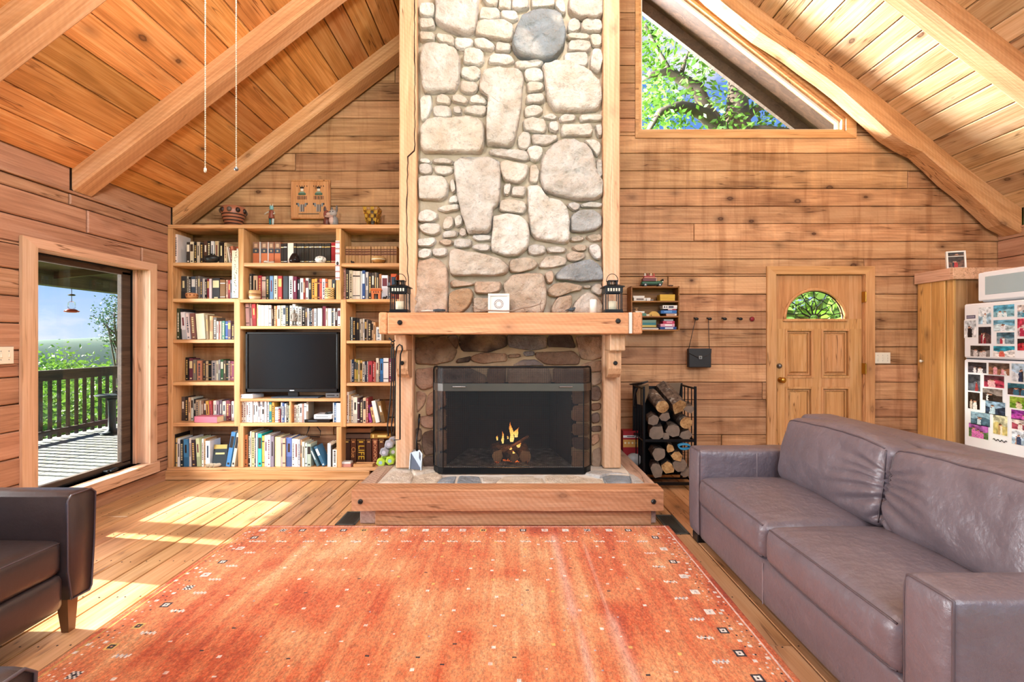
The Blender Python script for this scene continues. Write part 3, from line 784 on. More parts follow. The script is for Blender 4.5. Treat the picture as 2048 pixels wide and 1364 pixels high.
A = """155,25 275,30 280,110 235,135 160,120|285,-60 630,-60 605,240 560,275 470,265 370,225 285,170 290,80|155,150 270,150 278,225 165,230|155,250 270,265 275,320 165,325
290,265 430,295 430,360 330,340 290,300|440,300 580,305 578,360 510,400 445,370|600,305 690,305 755,345 740,400 620,375 595,335|775,330 885,345 885,405 765,405
650,60 790,60 800,140 730,155 635,145|655,-40 785,-40 775,45 700,40|800,-50 890,-50 888,65 790,60|900,-50 1030,-50 1035,55 960,70 900,60|1060,-50 1240,-50 1235,50 1060,60
810,85 930,85 950,140 900,165 815,140|620,180 720,165 850,170 910,220 890,320 780,310 610,275|905,350 930,230 980,140 1080,90 1200,75 1290,110 1330,250 1310,380 1240,470 1150,490 960,450 920,400
1240,40 1260,-20 1310,-20 1330,100 1300,110|1355,15 1370,-60 1625,-60 1620,130 1560,155 1420,145 1360,90|1350,165 1390,145 1445,170 1445,230 1390,260 1345,240|1460,175 1500,155 1610,165 1625,220 1600,255 1460,245
1345,275 1390,265 1515,275 1515,315 1345,310|1525,270 1615,270 1620,360 1545,365|1360,330 1520,325 1535,380 1500,415 1350,405|1325,425 1500,420 1510,500 1480,535 1320,490|1550,390 1610,390 1628,470 1600,580 1530,545 1530,480
520,400 570,385 660,400 670,490 640,520 510,500|720,440 760,425 890,440 915,490 870,515 715,500|930,490 1100,480 1150,500 1120,535 960,550 930,530|180,370 280,350 440,385 475,480 470,640 440,730 200,735 180,690 165,560
500,540 610,530 645,560 630,620 580,640 490,600|490,650 600,650 625,690 605,740 520,745 480,710|690,560 760,540 960,560 990,640 975,760 970,860 945,1000 910,1140 860,1175 700,1150 695,1000 710,780 640,735 640,650
1000,560 1060,535 1140,560 1150,630 1090,660 1010,640|1020,665 1080,655 1150,670 1145,720 1030,740|1020,755 1140,750 1160,800 1130,825 1015,825|1000,860 1060,840 1125,850 1150,890 1110,925 1005,930
1150,530 1250,500 1400,515 1520,580 1600,680 1615,800 1580,880 1330,890 1240,880 1190,800 1165,640|1140,930 1220,905 1265,935 1240,960 1160,945|1280,930 1330,910 1410,920 1405,965 1290,975|1450,920 1620,920 1620,960 1455,970
990,960 1050,945 1160,965 1175,1030 1150,1070 1000,1040|1200,975 1265,970 1275,1040 1250,1060 1195,1040|1300,1005 1520,995 1545,1040 1530,1090 1300,1090|1570,1000 1620,995 1620,1090 1585,1090|160,790 200,755 245,760 250,860 215,950 170,970
290,770 345,755 400,785 395,835 290,825|420,765 480,755 540,790 530,835 420,810|560,770 620,755 690,790 690,830 560,825|265,860 310,840 400,855 405,920 360,945 270,925|425,860 470,845 490,880 490,915 430,905|520,865 590,845 690,850 690,900 650,925 520,900
170,1030 210,970 330,950 440,960 520,935 640,960 670,1050 660,1180 640,1225 400,1225 200,1220 170,1180|945,1100 980,1055 1045,1060 1045,1150 1010,1195 950,1180|1060,1080 1250,1085 1265,1110 1180,1160 1070,1150
720,1210 800,1200 1010,1210 1035,1270 1000,1290 740,1240|1020,1190 1080,1165 1140,1180 1145,1230 1100,1300 1040,1270|155,1275 210,1260 250,1290 240,1310 160,1300|265,1275 340,1265 425,1285 415,1315 270,1305|1480,1120 1560,1120 1610,1150 1605,1220 1580,1250 1530,1180"""
B = """135,100 190,90 225,110 225,160 190,175 140,160|240,120 300,105 375,125 370,160 310,180 260,165|135,200 210,185 310,190 340,240 335,330 290,360 140,350|390,90 440,55 640,50 700,80 720,130 715,330 700,400 665,420 655,560 620,590 490,590 440,440 410,300 395,180
360,215 385,205 400,290 375,310 360,270|360,330 410,320 420,375 345,380|265,420 330,395 420,390 420,425 330,445|135,450 200,425 260,450 265,490 230,515 130,510|135,545 180,525 280,530 285,590 240,610 160,590|310,510 340,470 380,480 380,540 345,570 305,560
390,490 430,460 450,490 440,540 400,550|420,590 445,555 475,570 475,610 440,620|305,600 330,580 410,580 405,620 310,630|125,640 240,625 255,655 220,690 130,690|275,655 320,635 375,645 370,680 320,685|390,650 420,635 510,640 510,690 450,700 390,690
520,615 580,605 655,615 650,645 550,650|520,690 560,675 640,680 645,720 590,725 530,710|720,90 760,75 880,100 920,120 905,190 850,240 750,215 725,150|935,110 980,100 1000,150 985,235 930,225|745,245 800,240 785,320 745,320|810,260 905,260 890,335 800,325
720,370 780,350 890,370 905,420 880,455 715,435|1020,78 1074,-12 1145,-66 1235,-75 1324,-39 1369,6 1390,70 1410,180 1455,240 1440,330 1390,355 1280,355 1120,320 1040,290 1012,200|1415,65 1450,65 1455,190 1425,200 1410,130
920,260 1005,255 1035,320 1080,350 1160,370 1200,430 1215,520 1210,650 1180,665 990,640 945,600 925,450|1200,390 1240,370 1295,385 1285,425 1245,435|1305,385 1370,370 1460,385 1440,410 1310,405|1230,480 1270,445 1380,430 1440,470 1445,540 1400,575 1300,590 1230,580
670,480 760,460 860,475 910,520 925,600 915,700 850,755 760,755 660,720 665,600|1225,625 1280,610 1325,630 1310,650 1230,655|1335,620 1380,600 1450,605 1450,645 1380,655|920,690 970,675 1040,685 1040,740 960,755 920,735|1055,700 1130,690 1195,705 1180,735 1070,735
1235,695 1290,675 1340,685 1335,720 1270,725|1200,750 1240,725 1325,740 1330,770 1270,800 1210,790|1360,690 1410,670 1440,700 1440,780 1410,785 1370,740|130,730 170,705 225,715 220,760 180,780 130,770|235,710 330,700 335,750 300,765 235,755
360,730 400,705 480,730 600,750 720,785 770,830 765,880 690,900 370,895 355,830|790,790 900,770 960,785 990,820 960,850 860,880 790,870|1010,810 1050,765 1140,755 1195,780 1190,820 1090,845 1005,840|130,800 230,780 290,800 335,850 340,950 340,1170 110,1170 120,950
1125,890 1180,840 1300,800 1370,785 1430,830 1455,900 1450,935 1300,945 1130,925|1040,890 1090,860 1105,900 1095,950 1060,955|745,970 800,900 900,885 1020,890 1045,980 1045,1100 1020,1170 800,1170 770,1080|365,940 400,930 530,955 520,970 370,985|540,945 720,945 720,1010 640,1030 540,1025
355,1030 420,1000 500,995 525,1040 500,1110 440,1170 350,1170|530,1065 720,1060 730,1150 530,1170|1065,1000 1120,955 1200,950 1300,975 1300,1005 1240,1015 1130,1055 1070,1040|1090,1130 1130,1060 1230,1040 1235,1110 1200,1170 1090,1170
1250,1110 1300,1050 1350,1020 1410,1050 1450,1100 1450,1175 1250,1175|1320,970 1370,970 1370,990 1320,990|1375,985 1400,960 1450,960 1450,1040 1420,1040 1380,1010"""
def polys(s):
    for part in s.replace('\n', '|').split('|'):
        if part.strip(): yield [tuple(float(t) for t in q.split(',')) for q in part.split()]
PALE = ['dad4cc', 'e0dad3', 'd3ccc4', 'e4e0da', 'd8cec2', 'd0cac4', 'dcd5d0']
WARM = ['cfc0b0', 'c6b2a0', 'd0c4b8', 'c2ac98', 'cabaaa']
DS = 4.075
def st_f(u, v, o): return (u, YM-o, v)
n_st = 0
for src, ox, oy, sc in ((A, 800, 0, 4.011), (B, 800, 300, 3.589)):
    for q in polys(src):
        pix = [(ox+x/sc, oy+y/sc) for x, y in q]
        pts = [(PX(x, DS), PZ(y, DS)) for x, y in pix]
        cy = sum(p[1] for p in pix)/len(pix); ar = abs(area(pix)); cxp = sum(p[0] for p in pix)/len(pix)
        if cy < 130 and 1030 < cxp < 1135 and ar > 4000: c = lin('8d979f')      # the blue-grey boulder
        elif cy > 540 and cxp > 1110 and ar > 1500 and cy < 575: c = lin('9aa0a6')
        elif 415 < cy < 470 and cxp > 1140 and ar > 1500: c = lin('b5b8bb')
        elif cy < 470: c = lin(sr.choice(PALE))
        elif cy < 520: c = lin(sr.choice(PALE+WARM))
        else: c = lin(sr.choice(WARM+['c2a284', 'd2b8a4', 'bfa088']))
        h = .034+min(.038, ar/80000)+sr.uniform(0, .014)
        stone(pts, st_f, h, M['stone'], c, chim, .03); n_st += 1
def mortar_sheet(name, x0, x1, z0, z1, y, mat, par, step=.03):
    nx, nz = max(2, int((x1-x0)/step)), max(2, int((z1-z0)/step)); vs = []
    for j in range(nz+1):
        for i in range(nx+1):
            u, v = x0+(x1-x0)*i/nx, z0+(z1-z0)*j/nz
            vs.append((u, y-.008*noise.fractal(Vector((u*6, v*6, 3)), 1, 2, 3), v))
    fs = [(j*(nx+1)+i, j*(nx+1)+i+1, (j+1)*(nx+1)+i+1, (j+1)*(nx+1)+i) for j in range(nz) for i in range(nx)]
    return G().add(vs, fs).make(name, mat, par, True)
mortar_sheet('mortar', -.80, .77, 1.40, 4.9, YM, M['mortar'], chim)
# masonry mass behind the face (open for the firebox)
FX0, FX1, FZ1 = PX(893, 4.12), PX(1143, 4.12), PZ(765, 4.12)
HZ = .28
for a in ((-.93, .89, YM+.03, YB-.01, FZ1+.16, 6.3), (-.93, FX0-.10, YM+.03, YB-.01, .02, FZ1+.17), (FX1+.10, .89, YM+.03, YB-.01, .02, FZ1+.17), (-.93, .89, 4.80, YB-.01, .02, FZ1+.17)):
    G().box(*a).make('masonry_core', M['mortar'], chim)
# posts
p0, p1, p2, p3 = PX(798, 4.03), PX(833, 4.03), PX(1207, 4.03), PX(1240, 4.03)
G().box(p0, p1, 4.03, 4.17, 1.54, 5.3, .008).make('post', M['post'], chim); G().box(p2, p3, 4.03, 4.17, 1.54, 5.3, .008).make('post', M['post'], chim)
g = G(); pts = []
cr = random.Random(5); z = 1.62; cx = PX(821, 4.03)
while z < 4.4:
    pts.append((min(max(cx+cr.uniform(-.004, .004)+(.035 if z > 2.9 else .02*math.sin(z*2)-.01), p0+.02), p1-.012), 4.0292, z)); z += .05
g.tube(pts, [.003+.006*abs(noise.noise(Vector((0, 0, q[2]*5)))) for q in pts], 5).make('check_crack', M['gap'], chim)
# sides of the chimney clad in boards
for xs, sg in ((-.935, -1), (.893, 1)):
    for i in range(5):
        ya = 4.17+i*.165; G().box(xs, xs+sg*.012, ya+.002, min(ya+.163, YB-.005), .3, 5.4, .003).make('side_board', M['cab_dark'], chim)

# ---------------- surround below the mantel
YS = 4.13
L = """255,215 430,200 490,290 470,340 370,365 265,360|435,205 495,200 505,240 490,280|515,200 770,200 775,260 680,295 530,290 510,250|780,200 1000,205 1005,270 920,285 790,265|1015,205 1140,200 1165,270 1015,265
1172,210 1322,205 1325,320 1270,340 1200,330 1182,260|500,335 570,320 565,350 490,355|580,320 640,300 770,305 775,345 640,360 580,345|785,310 850,305 855,325 790,330|870,295 930,290 935,315 880,320
945,300 1150,290 1190,330 1180,365 1000,365 950,330|815,372 870,340 940,340 985,372|1195,375 1260,350 1320,345 1320,400 1260,410|262,395 360,385 362,490 300,510 265,480|265,520 320,535 310,590 268,640|330,540 365,520 365,640 325,655 318,610
270,665 330,660 365,665 360,730 300,720|300,760 360,740 370,870 310,880 295,820|300,895 365,890 368,960 310,955|262,730 292,735 290,800 264,800|262,815 288,820 292,880 264,880
1258,420 1315,410 1315,470 1260,490|1255,500 1300,490 1315,540 1300,570 1258,570|1258,590 1310,585 1310,620 1258,630|1258,650 1300,640 1305,690 1260,700|1258,720 1310,715 1315,745 1260,750|1258,770 1300,760 1305,800 1260,830|1265,860 1310,840 1315,900 1300,955 1262,940
385,390 560,385 650,430 655,470 385,470|790,385 1010,388 1030,470 785,470|1045,390 1245,385 1245,470 1050,470|670,390 770,385 765,470 668,470
375,500 425,490 430,600 378,610|375,630 430,620 430,720 375,730|375,750 432,740 432,850 375,860|378,880 432,870 432,955 378,955
1150,500 1245,490 1245,580 1155,590|1158,605 1245,600 1245,690 1150,680|1152,705 1245,705 1240,770 1155,765|1150,785 1245,785 1245,850 1160,840|1152,860 1245,865 1245,955 1150,955"""
LOWC = ['a5836a', '96765c', '8a6a54', 'b0886a', '7d675a', 'a98f78', 'b98f72']
for i, q in enumerate(polys(L)):
    pix = [(740+x/2.841, 600+y/2.841) for x, y in q]
    pts = [(PX(x, 4.12), PZ(y, 4.12)) for x, y in pix]
    c = lin('5a4a40') if i in (2, 4, 6) else lin('8d8078') if i in (3, 9, 11) else lin('b8927a') if i in (13, 14, 15, 16) else lin(sr.choice(LOWC))
    stone(pts, lambda u, v, o: (u, YS-o, v), .014+sr.uniform(0, .012), M['stone_low'], c, surround, .02, .7)
mortar_sheet('mortar', -.83, FX0, HZ, FZ1, YS, M['mortar_low'], surround); mortar_sheet('mortar', FX1, .77, HZ, FZ1, YS, M['mortar_low'], surround)
mortar_sheet('mortar', -.83, .77, FZ1, 1.45, YS, M['mortar_low'], surround)
k = N('sooty_firebrick'); nz = k.noise(k.coord(), 6, 4); k.col(k.mix(nz, lin('0d0d0d'), lin('2c2825'))).set(Roughness=.9); M['soot'] = k.m
fb = fpart('firebox', None)
def quad(name, pts, m, par): return G().add(pts, [(0, 1, 2, 3)]).make(name, m, par)
bx0, bx1, bzt, yb = FX0+.13, FX1-.13, FZ1-.02, 4.78
ya = YS-.005
for sx, xa, xb in ((-1, FX0, bx0), (1, FX1, bx1)):
    for r in range(5):                                     # firebrick courses of the splayed cheeks
        z0, z1 = HZ+r*(FZ1-HZ)/5+.004, HZ+(r+1)*(FZ1-HZ)/5-.004
        for c in range(3):
            t0, t1 = c/3+.006, (c+1)/3-.006
            w = lambda t: (xa+(xb-xa)*t, ya+(yb-ya)*t)
            (xp, yp), (xq, yq) = w(t0), w(t1)
            G().add([(xp, yp, z0), (xq, yq, z0), (xq, yq, z1), (xp, yp, z1), (xp+sx*.06, yp, z0), (xq+sx*.06, yq, z0), (xq+sx*.06, yq, z1), (xp+sx*.06, yp, z1)],
                    [(0, 1, 2, 3), (4, 7, 6, 5), (0, 4, 5, 1), (3, 2, 6, 7), (0, 3, 7, 4), (1, 5, 6, 2)]).make('firebrick', M['soot'], fb)
    G().add([(xa+sx*.004, ya, HZ), (xb+sx*.004, yb, HZ), (xb+sx*.004, yb, FZ1), (xa+sx*.004, ya, FZ1)], [(0, 1, 2, 3)]).make('cheek_joint', M['gap'], fb)
for r in range(5):
    z0, z1 = HZ+r*(FZ1-HZ)/5+.004, HZ+(r+1)*(FZ1-HZ)/5-.004
    o = .5*(r % 2)
    for c in range(5):
        t0, t1 = max(0, (c-o)/4.5), min(1, (c+1-o)/4.5)
        if t1-t0 < .02: continue
        G().box(bx0+(bx1-bx0)*t0+.004, bx0+(bx1-bx0)*t1-.004, yb, yb+.04, z0, z1, .004).make('firebrick', M['soot'], fb)
G().box(bx0-.05, bx1+.05, yb+.01, yb+.03, HZ, FZ1).make('back_joint', M['gap'], fb)
G().add([(FX0, ya, FZ1), (FX1, ya, FZ1), (bx1, yb, FZ1+.12), (bx0, yb, FZ1+.12)], [(0, 1, 2, 3)]).make('smoke_shelf', M['soot'], fb)
k = N('ash_floor'); nz = k.noise(k.coord(), 14, 5, .6); k.col(k.ramp(nz, [(.35, lin('2b2724')), (.55, lin('6a645d')), (.75, lin('a39d95'))])).set(Roughness=.95); M['ash'] = k.m
G().add([(FX0, ya-.02, HZ+.003), (FX1, ya-.02, HZ+.003), (bx1, yb, HZ+.003), (bx0, yb, HZ+.003)], [(0, 1, 2, 3)]).make('ash_bed', M['ash'], fb)

# posts under the mantel, with corbel blocks
for xa, xb in ((PX(791, 4.03), PX(826, 4.03)), (PX(1207, 4.03), PX(1242, 4.03))):
    G().box(xa, xb, 4.03, 4.20, HZ, 1.40, .01).make('post', M['post'], surround)
for xa, xb, xc in ((PX(793, 3.87), PX(816, 3.87), 0), (PX(1217, 3.87), PX(1242, 3.87), .02)):
    co = empty('corbel'); co.parent = surround
    G().box(xa, xb+xc, 3.80, 4.03, 1.262, 1.392, .008).make('corbel_cap', M['post'], co)
    g = G().prism([(3.86, 1.262), (4.03, 1.262), (4.03, 1.04), (3.93, 1.045), (3.885, 1.075), (3.86, 1.12)], 'YZ', xa, xb); g.make('corbel_block', M['post'], co)
    G().lathe([(.017, 0), (.017, -.012), (.010, -.018)], ((xa+xb)/2+.002, 3.86, 1.165), 8, 'Y').make('bolt_head', M['iron'], co)
# ---------------- mantel beam
MZ0, MZ1 = 1.393, 1.557
G().box(PX(775, 3.7), PX(1258, 3.7), 3.70, 4.045, MZ0, MZ1, .008).make('mantel_beam', M['mantel'], mantel)
G().box(PX(757, 3.72), PX(775, 3.72)-.004, 3.72, 4.66, MZ0, MZ1+.004, .01).make('mantel_return', M['mantel_y'], mantel)
G().box(PX(1264.2, 3.72), PX(1285, 3.72), 3.715, 4.98, MZ0, MZ1+.004, .01).make('mantel_return', M['mantel_y'], mantel)
G().box(PX(1258.3, 3.7), PX(1263.5, 3.72), 3.706, 3.90, MZ0+.004, MZ1+.002, .002).make('pale_shim', M['white_trim'], mantel)
for px, py in ((800, 645), (1236, 642)):
    G().lathe([(.020, 0), (.020, -.010), (.011, -.018)], (PX(px, 3.7), 3.70, PZ(py, 3.7)), 8, 'Y').make('bolt_head', M['iron'], mantel)
# ---------------- hearth
hx0, hx1 = PX(703, 3.45), PX(1327, 3.45)
g = G(); n = 40; vs = []
for i in range(n+1):
    x = hx0+(hx1-hx0)*i/n; w = .003*noise.noise(Vector((x*7, 1, 0))); w2 = .004*noise.noise(Vector((x*5, 4, 0)))
    vs += [(x, 3.452+w, .131+w2), (x, 3.45+w, .272+w), (x, 3.458+w, HZ+.001), (x, 3.605, HZ+.002), (x, 3.605, .131)]
fs = [(i*5+k_, i*5+(k_+1) % 5, (i+1)*5+(k_+1) % 5, (i+1)*5+k_) for i in range(n) for k_ in range(5)]+[(0, 1, 2, 3, 4), tuple(n*5+q for q in (4, 3, 2, 1, 0))]
G().add(vs, fs).make('hearth_beam', M['hearth'], hearth)
G().box(hx0+.005, hx0+.135, 3.607, 4.66, .131, HZ, .008).make('hearth_side_beam', M['hearth_y'], hearth)
G().box(hx1-.135, hx1-.005, 3.607, 4.97, .131, HZ, .008).make('hearth_side_beam', M['hearth_y'], hearth)
G().box(PX(750, 3.51), PX(1303, 3.51), 3.515, 3.56, .004, .131, .004).make('base_board', M['hearth'], hearth)
G().box(PX(720, 3.55), PX(752, 3.55), 3.55, 4.5, .004, .131, .004).make('base_block', M['hearth_y'], hearth)
G().box(PX(1295, 3.56), PX(1312, 3.56), 3.56, 4.9, .004, .131, .004).make('base_block', M['hearth_y'], hearth)
G().box(hx0+.13, hx1-.13, 3.60, 4.2, .01, HZ-.006).make('hearth_mortar', M['mortar_h'], hearth)
G().box(hx0+.13, -.93, 4.2, 4.66, .01, HZ-.006).make('hearth_mortar', M['mortar_h'], hearth); G().box(.89, hx1-.13, 4.2, 4.97, .01, HZ-.006).make('hearth_mortar', M['mortar_h'], hearth)
for px in (721, 1307): G().lathe([(.018, 0), (.018, -.010), (.010, -.018)], (PX(px, 3.45), 3.452, PZ(1003, 3.45)), 8, 'Y').make('bolt_head', M['iron'], hearth)
FL = """135,285 225,195 330,190 350,240 330,285|345,285 360,235 500,215 540,240 505,285|512,285 547,240 635,237 620,285|645,285 660,240 780,240 800,285|800,240 890,232 935,250 890,285 815,285|905,285 960,240 1080,232 1190,240 1215,285
1232,285 1228,235 1400,235 1480,250 1590,260 1600,285|1605,240 1650,228 1780,235 1790,285 1625,285|1490,225 1540,200 1700,190 1760,222 1640,222 1590,250|1805,285 1775,215 1830,240 1880,285|240,190 360,170 490,180 500,210 360,228 345,190"""
for i, q in enumerate(polys(FL)):
    pts = []
    for x, y in q:
        px, py = 720+x/3.303, 880+y/3.303; d = 970*(CZ-HZ)/(py-682); pts.append((PX(px, d), d))
    c = lin('8d9aa6') if i in (2, 7, 3) else lin(sr.choice(['d8cdbb', 'cfc8bd', 'c2c3c2', 'ddd2c2']))
    stone(pts, lambda u, v, o: (u, v, HZ-.006+o), .008, M['stone'], c, hearth, .004, .25)

# ================================================================ fire screen
scr = empty('fire_screen', (0, 3.9, HZ), 'black mesh fire screen standing in front of the fire opening', 'fire screen')
k = N('wire_mesh')
uv = k.coord((1, 1, 1)); sp = k.node('ShaderNodeSeparateXYZ', {0: uv})
wx = k.math('LESS_THAN', k.math('PINGPONG', k.math('MULTIPLY', k.math('ADD', sp.outputs[0], k.math('MULTIPLY', sp.outputs[1], .9)), 260.0), 1.0), .40)
wz = k.math('LESS_THAN', k.math('PINGPONG', k.math('MULTIPLY', sp.outputs[2], 260.0), 1.0), .28)
mk = k.math('MAXIMUM', wx, wz)
tr = k.node('ShaderNodeBsdfTransparent'); k.col(lin('2b3033')).set(Roughness=.45, Metallic=.6)
mx = k.node('ShaderNodeMixShader', {0: mk, 1: tr.outputs[0], 2: k.b.outputs[0]}); k.l.new(mx.outputs[0], k.out.inputs[0]); M['mesh'] = k.m
YF, YW = 3.87-3.9, 4.03-3.9
sx0, sx1, wx0, wx1 = PX(886, 3.87), PX(1167, 3.87), PX(868, 4.03), PX(1181, 4.03)
st, sb0, sb1, bt = PZ(733, 3.95)-HZ, PZ(767, 3.87)-HZ, PZ(782, 3.87)-HZ, .012
path = [(wx0, YW), (wx0+.012, YW-.07), (wx0+.055, YF+.02), (sx0, YF), (sx1, YF), (wx1-.055, YF+.02), (wx1-.012, YW-.07), (wx1, YW)]
def strip(name, z0, z1, out, m, par=scr, thick=.0):
    vs = [(x, y-out, z) for x, y in path for z in (z0, z1)]
    return G().add(vs, [(2*i, 2*i+2, 2*i+3, 2*i+1) for i in range(len(path)-1)]).make(name, m, par)
strip('mesh_screen', .05, sb1, 0, M['mesh']); strip('mesh_screen', sb0-.004, st-.006, 0, M['mesh'])
def band(name, z0, z1, m, dip=0.0):
    vs = []; n = len(path)
    for i, (x, y) in enumerate(path):
        vs += [(x, y-.012, z0), (x, y-.012, z1), (x, y+.004, z1), (x, y+.004, z0)]
    fs = [(i*4+a, (i+1)*4+a, (i+1)*4+(a+1) % 4, i*4+(a+1) % 4) for i in range(n-1) for a in range(4)]+[(0, 1, 2, 3), tuple((n-1)*4+a for a in (3, 2, 1, 0))]
    return G().add(vs, fs).make(name, m, scr)
M['screen_steel'] = plain('dark_polished_steel', '66625e', .36, .9, .08)
band('hood_band', sb1, sb0, M['screen_steel']); band('base_band', .002, .05, M['black'])
cr_ = .03
top = [(wx0, YW, .03), (wx0, YW, st-cr_), (wx0+.008, YW-.02, st-.008), (wx0+.035, YW-.06, st)]+[(x, y, st) for x, y in path[2:-2]]+[(wx1-.035, YW-.06, st), (wx1-.008, YW-.02, st-.008), (wx1, YW, st-cr_), (wx1, YW, .03)]
G().tube(top, .0085, 8).make('frame_bar', M['black'], scr, True)
for x in (sx0, sx1): G().box(x-.004, x+.004, YF-.006, YF+.006, .03, sb1, .002).make('frame_bar', M['black'], scr)
for px in (919, 1131):
    x = PX(px, 3.87); z = (sb0+sb1)/2+.006
    G().tube([(x-.05, YF-.012, z), (x-.05, YF-.03, z), (x+.05, YF-.03, z), (x+.05, YF-.012, z)], .005, 6).make('handle', M['steel'], scr)

# ================================================================ burning fire
k = N('charred_bark'); nz = k.noise(k.coord((1, 1, 1), 1.0), 26, 5, .6); k.col(k.ramp(nz, [(.35, lin('241a14')), (.6, lin('6b4d36')), (.78, lin('9a7a5c'))])).set(Roughness=.9)
k.bump(nz, .8, .01); M['firelog'] = k.m
M['logend'] = plain('split_log_face', 'b98e62', .85, 0, .25, 30)
fr = random.Random(2)
def split_log(name, a, b, r, mats, label, group, cat='log', sides=6, flat=True, seed=0, ends=None, parent=None):
    """split or round log from a to b; bark body with paler cut ends"""
    q = random.Random(seed); a, b = Vector(a), Vector(b); t = (b-a).normalized()
    up = Vector((0, 0, 1)) if abs(t.z) < .9 else Vector((1, 0, 0)); u = t.cross(up).normalized(); w = u.cross(t)
    n = sides; prof = [(math.cos(2*math.pi*i/n+q.uniform(-.2, .2))*r*q.uniform(.72, 1.14), math.sin(2*math.pi*i/n+q.uniform(-.2, .2))*r*q.uniform(.72, 1.14)) for i in range(n)]
    if not flat:
        n = 14; prof = [(math.cos(2*math.pi*i/n)*r*q.uniform(.95, 1.05), math.sin(2*math.pi*i/n)*r*q.uniform(.95, 1.05)) for i in range(n)]
    vs = []; m = 6
    for j in range(m+1):
        s = j/m; c = a.lerp(b, s)
        for x, y in prof:
            e = 1+.06*noise.noise(Vector((x*40, y*40, s*4+seed))); vs.append(c+u*x*e+w*y*e)
    fs = [(j*n+i, j*n+(i+1) % n, (j+1)*n+(i+1) % n, (j+1)*n+i) for j in range(m) for i in range(n)]
    o = G().add(vs, fs).make(name, mats[0], parent, not flat)
    for j in (0, m):
        c = a if j == 0 else b
        ev = [c+(-t if j == 0 else t)*.002]+[vs[j*n+i]+(-t if j == 0 else t)*.0005 for i in range(n)]
        G().add(ev, [(0, 1+i, 1+(i+1) % n) for i in range(n)]).make('cut_end', mats[1], o)
    if label: tag(o, label, cat, group)
    return o
D4 = 4.27
def fpt(x, y, d=D4): px, py = 940+x/11.37, 820+y/11.37; return (PX(px, d), d, PZ(py, d))
LM = (M['firelog'], M['logend'])
split_log('firewood_log', fpt(620, 1060, 4.20), fpt(560, 880, 4.42), .062, LM, 'pale split log at the left of the burning pile', 'logs burning in the fireplace', seed=4, sides=6)
split_log('firewood_log', fpt(1010, 1090, 4.20), fpt(760, 900, 4.34), .048, LM, 'split log lying crosswise at the front of the fire', 'logs burning in the fireplace', seed=8, sides=5)
split_log('firewood_log', fpt(1260, 1050, 4.24), fpt(1180, 850, 4.46), .060, LM, 'ashen grey log at the right of the burning pile', 'logs burning in the fireplace', seed=9, sides=6)
split_log('firewood_log', fpt(560, 940, 4.36), fpt(1250, 880, 4.42), .055, LM, 'charred log behind the flames', 'logs burning in the fireplace', seed=12, sides=6)
split_log('kindling_stick', fpt(760, 950, 4.2), fpt(1330, 600, 4.25), .016, LM, 'long kindling stick leaning across the flames', None, 'stick', seed=3, sides=5)
split_log('kindling_stick', fpt(600, 840, 4.24), fpt(740, 920, 4.22), .016, LM, 'short kindling stick at the left of the fire', None, 'stick', seed=5, sides=5)
def flame_mat():
    k = N('flame'); sp = k.node('ShaderNodeSeparateXYZ', {0: k.node('ShaderNodeTexCoord').outputs['Generated']})
    c = k.ramp(sp.outputs[2], [(0.0, (1.0, .62, .18)), (.35, (1.0, .55, .12)), (.75, (1.0, .27, .04)), (1.0, (.7, .10, .01))])
    em = k.node('ShaderNodeEmission', {0: c, 1: 2.6}); tr = k.node('ShaderNodeBsdfTransparent')
    fac = k.ramp(sp.outputs[2], [(0.0, .95), (.6, .8), (1.0, .15)])
    mx = k.node('ShaderNodeMixShader', {0: fac, 1: tr.outputs[0], 2: em.outputs[0]}); k.l.new(mx.outputs[0], k.out.inputs[0]); k.m.cycles.emission_sampling = 'NONE'; return k.m
M['flame'] = flame_mat()
blaze = empty('fire_flames', fpt(950, 700, 4.28), 'orange flames rising from the burning logs', 'fire')
def flame(x, y0, y1, w, d, lean=0.0, seed=0):
    o = Vector(blaze.location); vs = []; n, m = 8, 12
    for j in range(m+1):
        t = j/m; a = Vector(fpt(x+lean*t*t+w*.35*math.sin(t*5+seed)*t, y0+(y1-y0)*t, d))-o
        r = w/11.37*D4/970*.5*(math.sin(math.pi*min(1, .18+t*.95))**.8)*(1-t*.35)*(1+.18*math.sin(t*11+seed)) if t < 1 else .0006
        for i in range(n):
            th = 2*math.pi*i/n; vs.append((a.x+r*math.cos(th), a.y+.6*r*math.sin(th), a.z))
    fs = [(j*n+i, j*n+(i+1) % n, (j+1)*n+(i+1) % n, (j+1)*n+i) for j in range(m) for i in range(n)]
    G().add(vs, fs).make('flame', M['flame'], blaze, True)
for f_ in ((950, 720, 225, 105, 4.29, -15, 1), (1050, 620, 370, 110, 4.30, 40, 3), (745, 760, 450, 60, 4.28, -15, 5), (620, 690, 560, 45, 4.32, 5, 2), (1105, 850, 730, 90, 4.19, 30, 4), (920, 900, 840, 60, 4.18, 30, 6), (990, 990, 920, 60, 4.16, 10, 7), (860, 660, 560, 30, 4.33, 5, 8)):
    flame(*f_)
light('fire_glow', 'POINT', fpt(960, 560, 4.22), 2.2, (1.0, .42, .12), shadow_soft_size=.08)
k = N('embers'); nz = k.noise(k.coord(), 60, 3); k.col(lin('1c1512')); k.set(Emission_Strength=k.ramp(nz, [(.5, 0.0), (.62, 2.5)])); k.b.inputs['Emission Color'].default_value = (1, .16, .02, 1); k.m.cycles.emission_sampling = 'NONE'; M['ember'] = k.m
g = G()
for i in range(40):
    p = fpt(fr.uniform(560, 1300), fr.uniform(1060, 1190), fr.uniform(4.2, 4.35)); g.ball((p[0], p[1], HZ+.01), (fr.uniform(.008, .02),)*2+(.008,), 6, 4)
tag(g.make('ember_bed', M['ember']), 'glowing embers and ash under the burning logs', 'embers', kind='stuff')

